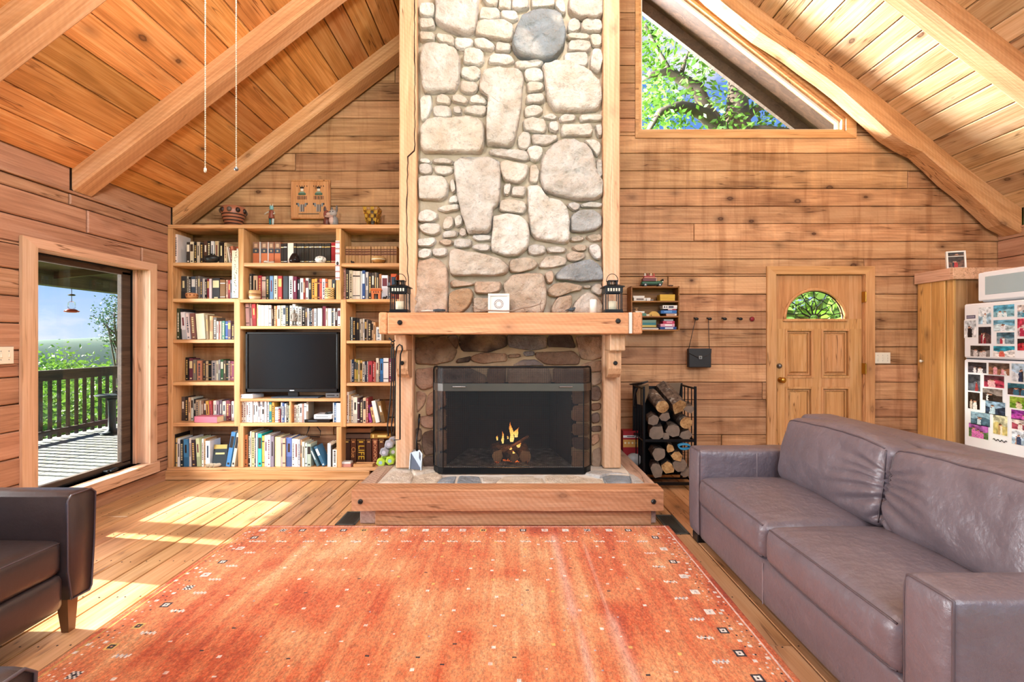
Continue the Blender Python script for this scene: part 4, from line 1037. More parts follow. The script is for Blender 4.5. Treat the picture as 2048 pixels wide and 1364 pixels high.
# ================================================================ hearth tools
tools = empty('fire_tongs', (0, 0, 0), 'long black fire tongs hanging from the mantel end', 'fire tongs')
def pts(lst, d): return [(PX(x, d), d, PZ(y, d)) for x, y in lst]
G().tube(pts([(785, 690), (783, 700), (783, 760), (781, 800), (775, 850), (777, 872)], 3.76), .0055, 6).make('tong_leg', M['iron'], tools, True)
G().tube(pts([(785, 690), (787, 700), (787, 770), (787, 820), (783, 850), (784, 872)], 3.75), .0055, 6).make('tong_leg', M['iron'], tools, True)
G().tube([(PX(785, 3.755)+.012*math.sin(t), 3.755, PZ(687, 3.755)+.016*math.cos(t)) for t in [i*.7 for i in range(9)]], .004, 6, closed=True).make('hanging_ring', M['iron'], tools, True)
G().tube(pts([(778, 676), (782, 680), (785, 684)], 3.755)+[(PX(790, 3.755), 3.75, PZ(681, 3.755))], .006, 6).make('hook', M['iron'], tools, True)
poker = empty('fire_poker', (0, 0, 0), 'black fire poker with looped handle hanging beside the tongs', 'fire poker')
G().tube(pts([(792, 705), (794, 694), (799, 689), (804, 692), (805, 699), (801, 708), (800, 730), (800, 879), (788, 880)], 3.78), .0058, 6).make('rod', M['iron'], poker, True)
G().tube(pts([(787, 872), (790, 850), (791, 760), (791, 715), (793, 703)], 3.775), .005, 6).make('rod', M['iron'], poker, True)
sh = empty('ash_shovel', (PX(832, 3.98), 3.98, HZ), 'steel ash shovel leaning against the stone surround', 'shovel')
def lp(x, y, d): return Vector((PX(x, d), d, PZ(y, d)))-Vector(sh.location)
bl = [lp(820, 938, 3.97), lp(843, 940, 3.97), lp(845, 908, 4.0), lp(839, 900, 4.02), lp(828, 899, 4.02), lp(822, 905, 4.0)]
bl2 = [p+Vector((0, .006, 0)) for p in bl]
G().add([tuple(p) for p in bl+bl2], [(0, 1, 2, 3, 4, 5), (11, 10, 9, 8, 7, 6)]+[(i, (i+1) % 6, 6+(i+1) % 6, 6+i) for i in range(6)]).make('blade', M['steel'], sh)
for a, b in ((0, 5), (1, 2)): G().tube([bl[a]-Vector((0, .012, 0)), bl[b]-Vector((0, .012, 0))], .006, 6).make('blade_rim', M['steel'], sh)
G().tube([lp(834, 902, 4.02), lp(833, 880, 4.025), lp(837, 855, 4.05)], [.011, .006, .006], 7).make('socket', M['iron'], sh, True)
G().tube([lp(837, 857, 4.05), lp(838, 840, 4.07), lp(839, 828, 4.085)], [.006, .010, .008], 7).make('handle', M['plastic'], sh, True)
# dumbbells piled at the left end of the hearth
def dumbbell(px, py, d, c, label, r=.042):
    e = empty('dumbbell', (PX(px, d), d, PZ(py, d)), label, 'dumbbell', 'dumbbells piled on the hearth')
    for o_ in (0, .13):
        hexp = [(r*math.cos(math.pi/3*i+.26), r*math.sin(math.pi/3*i+.26)) for i in range(6)]
        g = G(); slab(g, hexp, lambda u, v, dd: (u, dd, v), o_, o_+.05, .008); colour(g.make('head', M['paint'], e), lin(c))
    colour(G().lathe([(.012, .045), (.012, .135)], (0, 0, 0), 8, 'Y').make('grip', M['paint'], e), lin(c))
    colour(G().lathe([(.016, -.0005), (.016, -.0015)], (0, 0, 0), 12, 'Y').make('weight_mark', M['print'], e), lin('9fc3cf' if c.startswith('b') else 'c9c9d6'))
dumbbell(761, 925.5, 4.12, 'b8d84a', 'lime green dumbbell at the bottom left of the pile'); dumbbell(779.5, 922, 4.12, 'b4d644', 'lime green dumbbell at the bottom right, against the post')
dumbbell(767.5, 905, 4.13, '9c9ea6', 'grey dumbbell resting on the two lime green ones'); dumbbell(777.5, 889, 4.14, 'a6a8b0', 'grey dumbbell on top of the pile'); dumbbell(786, 904, 4.16, '8fae5a', 'dull green dumbbell half hidden behind the post')
# ================================================================ bookcase
DF = 4.68; YBK = 4.985
case = empty('bookcase', (-2.2, DF, 0), 'built-in pine bookcase filling the wall left of the fireplace', 'bookcase')
CO = Vector((-2.2, DF, 0))
def cbox(name, px0, px1, py0, py1, m, y0=DF, y1=YBK, b=.003):
    g = G().box(PX(px0, DF), PX(px1, DF), y0, y1, PZ(py1, DF), PZ(py0, DF), b); g.v = [(v[0]-CO.x, v[1]-CO.y, v[2]-CO.z) for v in g.v]
    return g.make(name, m, case)
ux, sh_ = M['case_z'], M['case_x']
cbox('top_board', 335, 831, 449, 456.5, sh_)
for a in ((335, 345, 457, 935), (476, 487, 457, 599), (468, 480, 599, 852), (476, 487, 852, 935), (672, 682, 457, 599), (681, 692, 599, 854), (673, 683, 854, 935), (822, 831, 457, 935)): cbox('upright', *a, ux)
for a in ((345, 476, 525, 532), (345, 476, 597, 604), (345, 468, 679, 686), (345, 468, 764, 771), (345, 468, 846, 853)): cbox('shelf', *a, sh_, DF+.004)
for a in ((487, 672, 525.5, 532.5), (476, 692, 598.5, 605), (480, 681, 652, 658), (480, 681, 797, 803), (468, 692, 846, 853)): cbox('shelf', *a, sh_, DF+.002)
for a in ((682, 822, 526, 533), (692, 822, 598, 604), (692, 822, 681, 687), (692, 822, 766, 772), (692, 822, 847, 853)): cbox('shelf', *a, sh_, DF+.004)
cbox('shelf', 335, 831, 935, 941, sh_, DF-.012); cbox('shelf_divider', 578, 582.5, 803, 846, ux, DF+.004)
g = G().box(PX(333, DF), PX(740, DF), DF-.02, DF+.02, .004, PZ(941, DF), .003); g.v = [(v[0]-CO.x, v[1]-CO.y, v[2]) for v in g.v]; g.make('base_board', sh_, case)

# ---------------------------------------------------------------- books
NAMED = [('black', (18, 16, 16)), ('charcoal', (52, 48, 48)), ('dark brown', (66, 40, 26)), ('brown', (125, 88, 58)), ('tan', (184, 142, 98)), ('cream', (238, 226, 202)), ('white', (244, 243, 241)), ('grey', (150, 148, 146)),
         ('beige', (212, 194, 165)), ('red', (176, 42, 46)), ('maroon', (112, 36, 56)), ('pink', (226, 178, 172)), ('orange', (208, 112, 62)), ('yellow', (226, 180, 84)), ('olive', (130, 128, 74)), ('green', (48, 98, 62)), ('sage green', (176, 196, 172)),
         ('teal', (40, 150, 150)), ('blue', (62, 100, 156)), ('pale blue', (122, 158, 196)), ('navy', (42, 56, 84)), ('purple', (150, 96, 140)), ('mauve', (150, 120, 132)), ('slate', (92, 100, 112))]
def cname(h):
    r = [int(h[i:i+2], 16) for i in (0, 2, 4)]
    return min(NAMED, key=lambda n: sum((a-b)**2 for a, b in zip(r, n[1])))[0]
bk = random.Random(21)
def book_mesh(w, h, d, par_name, mat_col, label, group, name='book'):
    c = min(.003, w*.16)
    g = G().box(-w/2, w/2, 0, c*1.4, 0, h, c*.45).box(-w/2, -w/2+c, c, d, 0, h).box(w/2-c, w/2, c, d, 0, h)
    o = tag(colour(g.make(name, M['cover']), mat_col), label, 'book', group)
    G().box(-w/2+c, w/2-c, c*1.4, d-.004, .003, h-.004).make('pages', M['pages'], o)
    return o
def marks(o, w, h, base, style):
    """printed bands and title strips on a spine"""
    lum = sum(base)/3; lightc = lin(bk.choice(['efe6d2', 'e8d9a8', 'f3f0ea', 'd9b56a'])); darkc = lin(bk.choice(['2a2422', '3d2c26', '70323a', '2f4258']))
    c = lightc if lum < .22 else darkc
    def m(z0, z1, ww=.78, cc=None): colour(G().box(-w*ww/2, w*ww/2, -.0006, .0004, z0, z1).make('title_mark', M['print'], o), cc or c)
    if style == 1: m(h*.35, h*.82, .34)
    elif style == 2: m(h*.80, h*.84, .96); m(h*.12, h*.15, .96)
    elif style == 3: m(h*.55, h*.88, .8); m(h*.06, h*.12, .5)
    elif style == 4:
        z = h*.25
        while z < h*.85: dz = bk.uniform(.006, .016); m(z, z+dz, .42); z += dz+.006
        m(h*.06, h*.10, .4)
    elif style == 5: m(h*.0+.002, h*.35, .98, tuple(x*.6 for x in base)); m(h*.5, h*.8, .4)
n_books = 0
def shelf_row(shelf, ox, oy, sc, zs_py, Yf, spec, first=0):
    """spec: 'x0 x1 ytop hex [lean] [style]' in crop pixels"""
    global n_books
    zs = PZ(zs_py, DF)+.0005; rows = [r.split() for r in spec.replace('\n', ';').split(';') if r.strip()]
    for i, r in enumerate(rows):
        x0, x1, yt = (float(t) for t in r[:3]); hx = r[3]; lean = float(r[4]) if len(r) > 4 else 0.0; style = int(r[5]) if len(r) > 5 else None
        pa, pb, pt = ox+x0/sc, ox+x1/sc, oy+yt/sc
        X0, X1 = PX(pa, Yf), PX(pb, Yf); w = max(.006, (X1-X0)*.97); h = max(.06, PZ(pt, Yf)-zs)
        d = min(YBK-Yf-.006, max(.11, h*.68))
        col = lin(hx)
        size = 'thick' if w > .042 else 'slim' if w < .02 else ''
        tall = 'tall ' if h > .27 else ''
        lb = f"{tall}{size+' ' if size else ''}{cname(hx)} book, {ordinal(i+first)} from left, {shelf}"
        if lean: lb = 'leaning '+lb
        o = book_mesh(w, h, d, None, col, lb, 'books, '+shelf); n_books += 1
        st = style if style is not None else (bk.choice([0, 1, 1, 2, 3, 4, 4, 5]) if w > .014 else bk.choice([0, 1, 4]))
        marks(o, w, h, col, st)
        yj = Yf+bk.uniform(0, .012)
        if lean:
            a = math.radians(lean); o.rotation_euler = (0, a, 0)
            # rest the lower corner on the shelf
            o.location = ((X0+X1)/2, yj, zs+abs(math.sin(a))*w/2)
        else: o.location = ((X0+X1)/2, yj, zs)
shelf_row('left column, top shelf', 335, 455, 9.093, 525, 4.715, """105 175 118 e8d8d0 0 4;335 393 262 3a3430 0 3;398 462 255 e0d0b0 0 3;468 520 262 1a1614 0 4;526 578 258 cfc0a8 0 1;582 640 270 2a211e;650 716 238 5a3a2a 0 5;722 783 245 1c1a1a;788 838 248 e8e4e0
855 918 243 c8b088;930 1008 260 1a1210;1020 1070 275 d0b890;1110 1135 345 e0d0c0 -9;1150 1172 350 8a3826 -9;1190 1235 335 c87858 -9;1250 1282 345 b05838""")
shelf_row('left column, second shelf', 335, 455, 9.093, 597, 4.80, """245 335 885 3c3a3c 0 5;340 370 882 c8bca8;372 418 895 1c1814 0 4;420 503 888 4a5868 0 3;505 545 885 6a5f58;547 580 880 8a8078;582 630 925 5a5660;632 670 925 d8d0c8;672 710 940 2a2024 0 4;712 750 930 8a2430;752 798 930 e8d0d0
802 943 915 2a2426 0 3;948 1046 948 8a6238 0 2;1055 1088 950 e0b098;1090 1138 955 b03838;1140 1172 950 8890a0""")
shelf_row('middle column, top shelf', 480, 455, 9.095, 525.5, 4.775, """230 343 262 c87048 0 9;347 364 258 f0ece6 0 0;378 493 262 cc7448 0 9;496 510 258 f0ece6 0 0;513 612 262 c46c46 0 9;620 730 262 c97248 0 9;735 785 290 2a2220 0 2;788 850 286 2c2422 0 2;862 968 280 e8ddd0 0 8
975 1018 285 2e2622 0 2;1020 1065 285 332a24 0 2;1068 1110 285 2a2420 0 2;1112 1156 285 2e2a22 0 2;1158 1200 285 30261e 0 2;1203 1248 285 2a2620 0 2;1250 1292 285 362c22 0 2;1295 1340 285 2c241e 0 2;1342 1386 285 30281f 0 2;1388 1432 285 2a221c 0 2;1435 1480 285 342a20 0 2;1482 1526 285 2c261e 0 2;1528 1572 285 30261e 0 2;1574 1645 285 2a241e 0 2;1655 1738 270 a01820 0 2""")
shelf_row('middle column, second shelf', 480, 455, 9.095, 598.5, 4.775, """165 213 840 3a3a3a;237 312 875 e0c0a0;318 382 870 a82030;390 462 890 c0a090;470 525 880 2a3020 0 4;535 600 880 6a90b8;605 672 875 d8d0b8 0 4;687 760 878 b03a38 0 3;778 868 880 3a4248 0 7;882 953 880 f0ece0;962 1028 890 6a1c38
1035 1077 940 2a3038;1085 1145 920 e0e4dc;1150 1180 925 8a2820;1182 1238 915 f0ece4;1242 1290 930 2a2626 0 5;1295 1358 935 c8903c;1362 1400 930 e0a850;1402 1442 945 5a1c30;1445 1488 930 c85848;1490 1550 930 e8d0d0;1552 1590 930 c06030;1592 1665 940 e0b080;1670 1735 945 384048""")
shelf_row('right column, top shelf', 675, 455, 9.093, 526, 4.79, ';'.join(f"{x} {x+55} 342 {c} 0 6" for x, c in zip(list(range(146, 590, 57))+list(range(608, 1060, 59)), ['c09060', 'b88a58', 'bc8e5c', 'b58654']*5)))
shelf_row('right column, second shelf', 675, 455, 9.093, 598, 4.75, """80 145 735 c08878 0 4;148 200 760 3a342e 0 4;205 270 775 d8c8a8;272 320 785 e8dccb;322 410 790 e8d8c4;412 445 790 dfe3e0;447 500 780 2c4a80 0 3;502 553 805 d8d0c8;556 620 820 2a1c18 0 4;625 660 820 4a4038;665 705 815 7a6a58;708 745 820 2a2420;748 790 840 d09060;797 912 865 e8e8f0 0 3
920 960 1000 707880;965 1072 840 d05828 0 3""")
shelf_row('left column, third shelf', 335, 600, 7.79, 679, 4.73, """80 133 72 4a4a3a;138 185 130 3a4028;190 216 140 2a2c30;225 290 188 e8e4e8 -4 5;297 352 205 f0dcd8 -4;372 446 205 8a5a50 -4 4;460 592 212 e8e0c0 -4 7;605 645 230 9a8060 -3;650 672 250 e0c090;676 698 250 e8b888;702 755 270 6a6058;762 790 330 e8d8d0;793 820 330 c87868
822 836 330 e0e0d0;838 885 325 5a9080;890 930 330 3858a0;935 983 320 6a5868;985 1030 380 4a3430""")
shelf_row('left column, fourth shelf', 335, 600, 7.79, 764, 4.86, """205 245 885 b08890;247 275 900 d0c0b0;277 325 895 1e1614 0 4;328 385 910 703848;388 440 930 8a8070;457 530 945 d89070;542 585 945 3a3436 0 4;590 625 950 d0b890;630 672 950 1e2022;678 750 945 b0a8a4;755 785 945 e0d8c0;790 816 930 a8b0b0;818 860 925 2a6038;862 903 940 5a4838;905 935 945 1e2820
940 965 950 c0a8a0;970 1000 955 8a3858;1002 1030 955 a05870""")
shelf_row('shelf just above the television', 480, 600, 9.752, 652, 4.74, """112 180 70 e0b8b8 -2;195 232 66 c8a098 -3;240 312 76 c03030 -2 5;322 350 80 e0d090;352 398 95 ece4c8;402 468 100 f0dcd4 0 0;472 558 100 f0dcd4 0 0;562 608 100 ece0d8;625 650 100 3a2018 -3;660 688 115 e0b888;692 715 115 b06838;718 783 105 f4e8c8;787 830 105 f0dcb0;832 884 105 f4e8cc
890 943 110 2a2c2c 0 4;965 1010 105 f0e8d0;1015 1075 80 f4f4f0;1080 1128 120 efeae0;1132 1195 130 eceae0;1200 1260 155 1e2020;1265 1310 165 6a5850;1314 1340 160 f0f0f0;1343 1370 160 48688a;1373 1400 165 1c1c20;1403 1430 170 a08070;1434 1486 165 f0ece8;1489 1508 165 2a2020;1511 1595 160 f4f0ee 0 0;1602 1663 120 7a3040 0 0;1670 1700 160 e0d0c0
1706 1780 160 f4ecd8;1785 1814 160 505860;1816 1845 160 f0f0e8;1849 1890 170 3a1c1c;1896 1955 160 f4f2ec""")
shelf_row('right column, third shelf', 680, 600, 7.79, 681, 4.79, """135 165 265 2c302c;170 190 265 d8e0d8;192 245 275 1e1a1a 0 4;247 298 285 2a2420 0 5;301 325 295 d8d0c0;327 350 295 c8b8a0;352 375 290 eceae4;378 411 300 2a2018;413 430 310 b0a090;433 485 325 241a18 0 4;489 515 335 c8a888;518 550 345 d8a878;556 640 420 e8e8e4""")
shelf_row('right column, fourth shelf', 680, 600, 7.79, 766, 4.80, """118 155 920 e0b070;160 179 930 e8d8c0;181 215 930 2a4060;218 245 920 e0b868;248 275 935 c0b050;278 305 940 e8dcb0;310 340 945 e0b058;345 382 960 ece8dc;385 412 955 3a4058;415 432 955 e0dcd8;436 500 955 c84a58;505 530 950 a83038;533 555 965 d07060;559 604 905 e8dcc8 0 5;606 621 915 2a3a58;623 670 915 3a78b8 0 5;673 755 905 f0ecec;758 798 915 8a3060""")
shelf_row('left column, fifth shelf', 335, 770, 7.18, 846, 4.80, """185 243 170 5a4840;247 292 180 2a2420 0 4;296 328 180 e0b890;331 362 180 d8d8c8;366 400 205 2c2c2c;403 445 215 c0a888;449 475 225 e0d0b8;479 512 225 a07860;516 545 235 5a4840;556 600 230 e0b050 -3;606 642 230 c85050 -3;647 661 230 f0e8d0;666 695 225 ece0d0;699 740 230 9a8090;743 775 220 6a5868;778 830 235 e0d8c8
836 880 225 8a4050;882 904 230 70384a;908 947 235 f0e8f0""")
shelf_row('left column, bottom shelf', 335, 770, 7.18, 935, 4.70, """78 104 712 14100e 0 0;106 132 765 d0b070;136 175 770 f0f0ec;180 228 790 1c2c38 0 4;232 296 780 4a90c0 -1 5;306 334 760 e8e4dc;340 400 790 3a2c34 -2 4;420 470 768 c8d0a0 -3 5;486 515 775 ece8d8 0 4;519 537 780 d09860;541 608 805 f0eeee 0 1""")
shelf_row('shelf below the television, left of divider', 475, 780, 9.526, 846, 4.71, """68 112 220 f0e8d8 0 4;115 155 215 f0ece4;158 200 215 efe9e2;203 242 215 e9e6e2;245 284 215 ece9e6;287 330 215 efe8e4;333 378 215 f0e4e2;381 420 320 f0dcd8;423 462 220 e8d8d4;465 505 330 ece4e0;508 550 220 ecebea;553 590 225 eceaf0 0 4;594 640 235 2a8088 0 3;645 690 235 e0a040 0 4;705 770 330 f4f0f0
774 812 360 8a2c3c;816 846 240 e0e0e0;849 888 245 3a5890;891 924 260 f0ece8;927 958 240 3a4038;960 983 300 d0d8c0""")
shelf_row('shelf below the television, right of divider', 475, 780, 9.526, 846, 4.71, """1036 1065 285 d07840;1072 1110 285 f0e8d8;1113 1146 285 e8eadc;1150 1176 270 dfe4d8;1179 1233 260 f0e4dc;1236 1258 260 c09080;1263 1308 255 f2f0ee;1312 1350 228 8a7a68 0 3;1812 1833 245 e8ecec;1836 1870 245 3a6898;1874 1960 250 f0f0f4 0 0""")
shelf_row('middle column, bottom shelf', 480, 845, 9.752, 935, 4.70, """82 143 245 d08050;148 192 190 2a2420 0 4;195 220 172 e8e0cc;223 275 190 f0d898;279 300 200 5a6068;303 331 205 f0f4f8 0 0;337 413 222 30c0b8 0 3;421 465 265 e0b858;469 525 255 ece8e8;529 590 245 f4f0f0 0 4;596 660 265 8a8090 0 1;668 785 285 f4f0b0 0 8;791 825 300 b0a0a0;829 885 310 e8b898;888 1002 300 6078b8 0 5;1006 1060 320 f0e8dc
1063 1130 320 ece4dc;1133 1164 330 d8dce8;1168 1200 345 e0b890;1204 1254 380 f0ead0;1258 1298 400 d0dcd8;1302 1376 420 b0c0b0 0 3;1490 1545 470 50707a -24;1600 1660 450 3a6a88 -24 3;1702 1768 410 f0f0f0;1774 1798 450 2a2420;1802 1888 530 f4ece4 0 4""")
shelf_row('right column, fifth shelf', 675, 770, 7.576, 847, 4.71, """124 170 105 efe6da 0 4;173 198 150 e0b888;201 230 170 f0e4d0;233 298 185 f4ead8;301 332 205 4a2430;336 382 220 3a2a2c;386 430 195 d8b898;436 463 200 b05050;478 515 310 b84aa0 -10;537 575 335 e0b878 -11;580 640 240 f4f0ec -12 0;665 725 250 8a6a40 -13""")
# special spines
def by_label(s): return [o for o in bpy.data.objects if o.get('label', '').find(s) >= 0]
def spine_box(o, w, z0, z1, c, name='title_mark', y=-.0009): colour(G().box(-w/2, w/2, y, .0004, z0, z1).make(name, M['print'], o), lin(c))
for o in bpy.data.objects[:]:
    if o.get('category') != 'book': continue
    lb = o['label']; dm = o.dimensions; w, h = dm.x, dm.z
    if 'orange' in lb and 'middle column, top shelf' in lb:
        spine_box(o, w*.98, h*.50, h*.70, '3c4450'); spine_box(o, w*.98, h*.70, h*.99, '8a6a58'); spine_box(o, w*.3, h*.56, h*.64, 'b8a078', y=-.0014); spine_box(o, w*.5, h*.76, h*.92, 'c8a888', y=-.0014)
    if 'right column, top shelf' in lb:
        for a, b in ((.52, .62), (.66, .76), (.80, .86)): spine_box(o, w*.98, h*a, h*b, '6a3a22')
def spine_text(o, txt, size, z, c, w):
    cu = bpy.data.curves.new('lettering', 'FONT'); cu.body = txt; cu.size = size; cu.align_x = 'CENTER'; cu.align_y = 'CENTER'; cu.extrude = .0004
    t = bpy.data.objects.new('lettering', cu); COL.objects.link(t); t.parent = o; t.location = (0, -.0022, z); t.rotation_euler = (math.pi/2, math.pi/2, 0)
    dg = bpy.context.evaluated_depsgraph_get(); me = bpy.data.meshes.new_from_object(t.evaluated_get(dg))
    m = bpy.data.objects.new('lettering', me); COL.objects.link(m); m.parent = o; m.location = t.location; m.rotation_euler = t.rotation_euler
    bpy.data.objects.remove(t); me.materials.clear(); me.materials.append(M['print']); colour(m, lin(c)); return m
# old board games boxed like leather volumes, bottom right shelf
zs = PZ(935, DF)
def game(x0, x1, yt, hexc, label, txt=None, gold='e0b850', Yf=4.80, size=.05, name='game_box'):
    X0, X1 = PX(675+x0/7.576, Yf), PX(675+x1/7.576, Yf); w, h = (X1-X0)*.97, PZ(770+yt/7.576, Yf)-zs
    o = book_mesh(w, h, .16, None, lin(hexc), label, 'book-shaped game boxes on the bottom right shelf', name); o['category'] = 'game box'
    o.location = ((X0+X1)/2, Yf, zs+.0005)
    spine_box(o, w*.5, h*.85, h*.90, gold); spine_box(o, w*.96, h*.05, h*.062, gold); spine_box(o, w*.96, h*.94, h*.95, gold)
    if txt: spine_text(o, txt, size, h*.47, gold, w)
    return o
game(95, 190, 815, '3a2014', 'dark brown book-shaped game box at the far left of its row', None, 'c8a050')
game(197, 283, 815, '5a3018', 'mid brown book-shaped game box, second from left in its row', 'Clue', 'd89858', size=.055)
game(292, 424, 815, '4a2a14', 'widest brown book-shaped game box with large gold capital letters', 'LIFE', 'e8c038', size=.085)
game(432, 514, 815, '4a2818', 'brown book-shaped game box between the widest and the reddish one', None, 'c89858')
game(524, 612, 815, '6a2e18', 'reddish brown book-shaped game box with long copper lettering', 'MONOPOLY', 'e0a070', size=.042)
game(622, 705, 815, '4e2c16', 'brown book-shaped game box beside the grey dumbbells', None, 'd8a868')
zt = zs+PZ(770+815/7.576, 4.8)-zs+.002
def lying(name, x0, x1, y0, y1, sc, ox, oy, Yf, dep, hexc, label, cat='book', z0=None):
    X0, X1 = PX(ox+x0/sc, Yf), PX(ox+x1/sc, Yf); h = (y1-y0)/sc*Yf/970; z0 = PZ(oy+y1/sc, Yf) if z0 is None else z0
    c = .003; w = X1-X0
    g = G().box(0, w, 0, dep, 0, c).box(0, w, 0, dep, h-c, h).box(0, w, 0, c, 0, h)
    o = tag(colour(g.make(name, M['cover']), lin(hexc)), label, cat); o.location = (X0, Yf, z0)
    G().box(.004, w-.003, c, dep-.004, c, h-c).make('pages', M['pages'], o); return o
o = lying('game_box', 110, 490, 732, 806, 7.576, 675, 770, 4.80, .16, '5a4234', 'dull brown game box lying flat on the upright row', 'game box', zt); spine = o
o = lying('game_box', 498, 800, 728, 806, 7.576, 675, 770, 4.80, .16, 'a87830', 'mustard game box lying flat, right of the dull brown one', 'game box', zt)
colour(G().box(.02, .035, -.001, 0, .008, .04).make('title_mark', M['print'], o), lin('f0d880')); colour(G().box(.07, .16, -.001, 0, .014, .034).make('title_mark', M['print'], o), lin('f0d880'))
lying('book', 135, 505, 640, 712, 7.576, 675, 770, 4.82, .15, 'a06a40', 'tan book lying flat on the dull brown game box', 'book', zt+.0525)
b = lying('book', 385, 735, 470, 560, 7.18, 335, 770, 4.70, .10, 'd07084', 'pink paperback lying flat in front of the fifth left-hand shelf', 'book', PZ(846, DF)+.001)
b.rotation_euler = (0, 0, math.radians(-6))
# face-out book and leaning blue books on the bottom left shelf
zs6 = PZ(935, DF)+.001
def faceout(px0, px1, pyt, Yf, hexc, label, rx=-12):
    w, h = PX(px1, Yf)-PX(px0, Yf), PZ(pyt, Yf)-zs6
    g = G().box(0, w, 0, .003, 0, h).box(0, w, .015, .018, 0, h).box(0, .003, 0, .018, 0, h); o = tag(colour(g.make('book', M['cover']), lin(hexc)), label, 'book')
    G().box(.003, w-.003, .003, .015, .003, h-.003).make('pages', M['pages'], o); o.location = (PX(px0, Yf), Yf, zs6); o.rotation_euler = (math.radians(rx), 0, math.radians(6)); return o, w, h
o, w, h = faceout(424, 449.5, 890, 4.70, '1f2a30', 'dark book with yellow top leaning face out, bottom left shelf')
colour(G().box(.002, w-.002, -.0008, .001, h*.80, h-.002).make('cover_art', M['print'], o), lin('c9b060')); colour(G().box(.02, w-.02, -.0012, .001, h*.55, h*.63).make('title_mark', M['print'], o), lin('d8c88a'))
for x0, hx, lb in ((458, '4a88c0', 'blue book leaning right at the end of the bottom left shelf'), (468, 'd8d2bc', 'cream book leaning right against the bottom left divider')):
    w = .04 if hx[0] == '4' else .03; h = .34 if hx[0] == '4' else .33
    o = book_mesh(w, h, .2, None, lin(hx), lb, None); o.location = (PX(x0, 4.7)-.012, 4.70, zs6+.002); o.rotation_euler = (0, math.radians(9.5), 0); marks(o, w, h, lin(hx), 3)
rolls = [(412, 939.5), (419, 940.5), (427, 940)]
for i, (px, py) in enumerate(rolls):
    p = Vector((PX(px, 4.675), 4.675, PZ(935, DF)+.0185)); q = p+Vector((.16, .20, 0))
    g = G(); d_ = (q-p).normalized(); g.tube([p, q], .017, 14, caps=False); g.tube([p, q], .009, 12, caps=False)
    o = tag(g.make('paper_roll', M['cream'], None, True), ['leftmost', 'middle', 'rightmost'][i]+' of three cream paper rolls on the bottom left shelf', 'paper roll', 'paper rolls on the bottom shelf')

# ================================================================ television
tv = empty('television', (PX(585, 4.72), 4.72, PZ(797, DF)), 'black flat-screen television in the middle of the bookcase', 'television')
tw, tz0, tz1 = (PX(678, 4.72)-PX(492, 4.72))/2, PZ(784, 4.72)-tv.location.z, PZ(664, 4.72)-tv.location.z
for a in ((-tw, tw, -.012, .03, tz0, tz0+.036), (-tw, tw, -.012, .03, tz1-.022, tz1), (-tw, -tw+.022, -.012, .03, tz0, tz1), (tw-.022, tw, -.012, .03, tz0, tz1)): G().box(*a, .004).make('bezel', M['plastic'], tv)
k = N('dark_lcd_screen'); k.col(lin('070708')).set(Roughness=.22); k.bump(k.noise(k.coord(), 3, 2), .02, .01); M['lcd'] = k.m
G().box(-tw+.018, tw-.018, -.002, .02, tz0+.03, tz1-.018).make('screen', M['lcd'], tv)
G().box(-tw+.03, tw-.03, .03, .08, tz0+.04, tz1-.06, .015).make('back_shell', M['plastic'], tv)
G().box(-.05, .05, .01, .04, .012, tz0+.01, .004).make('stand_neck', M['clear'] if False else M['plastic'], tv); G().box(-.20, .26, -.02, .14, 0, .012, .004).make('stand_base', M['grey_plastic'], tv)
colour(G().box(-.022, .022, -.0135, -.011, tz0+.012, tz0+.021).make('maker_mark', M['print'], tv), lin('c8ccd0'))
# ================================================================ ornaments
def cl(o, h): return colour(o, lin(h))
def lathe_thing(name, loc, rings, label, cat, mat=None, n=22, group=None):
    """rings: list of (profile, hex, part name); the first is the body"""
    e = empty(name, loc, label, cat, group)
    for prof, hx, pn in rings: cl(G().lathe(prof, (0, 0, 0), n).make(pn, mat or M['paint'], e, True), hx)
    return e
zt = PZ(449, DF)+.001
def at(px, py, d): return (PX(px, d), d, PZ(py, d))
# --- on top of the bookcase
pot = lathe_thing('striped_pot', (PX(467, 4.80), 4.80, zt), [([(.055, 0), (.075, .02), (.10, .10), (.112, .15), (.105, .195), (.098, .195), (.09, .17)], 'a8684c', 'body')], 'terracotta pot with dark woven stripes on top of the bookcase', 'pot')
for z, r in ((.02, .077), (.05, .087), (.08, .095), (.11, .104)): cl(G().lathe([(r+.001, z), (r+.0035, z+.006), (r+.002, z+.012)], (0, 0, 0), 22).make('stripe', M['paint'], pot), '35201a')
for i in range(9):
    a = 2*math.pi*i/9; cl(G().ball((.105*math.cos(a), .105*math.sin(a), .155), (.024, .024, .026), 8, 6).make('scallop', M['paint'], pot, True), '5f5048' if i % 2 else '2c1d18')
doll = empty('carved_doll', (PX(543, 4.78), 4.78, zt), 'small painted carved doll with raised arm on the bookcase top', 'figurine')
cl(G().box(-.03, .03, -.025, .025, 0, .012, .003).make('base', M['paint'], doll), '4a3a30')
for s in (-.013, .013): cl(G().tube([(s, 0, .012), (s*1.1, 0, .085)], [.010, .012], 8).make('leg', M['paint'], doll, True), '2f6f72' if s < 0 else 'c9d2cc')
cl(G().lathe([(.026, .08), (.029, .095), (.020, .13), (.024, .155), (.010, .165)], (0, 0, 0), 12).make('torso', M['paint'], doll, True), '8c4a38')
cl(G().tube([(-.022, 0, .15), (-.045, -.01, .135), (-.06, -.02, .115)], .007, 7).make('arm', M['paint'], doll, True), 'bfb09c'); cl(G().tube([(.022, 0, .15), (.036, -.01, .13), (.03, -.025, .12)], .007, 7).make('arm', M['paint'], doll, True), 'bfb09c')
cl(G().lathe([(.012, .165), (.020, .172), (.019, .20), (.010, .208)], (0, 0, 0), 12).make('head', M['paint'], doll, True), '7fb0b0')
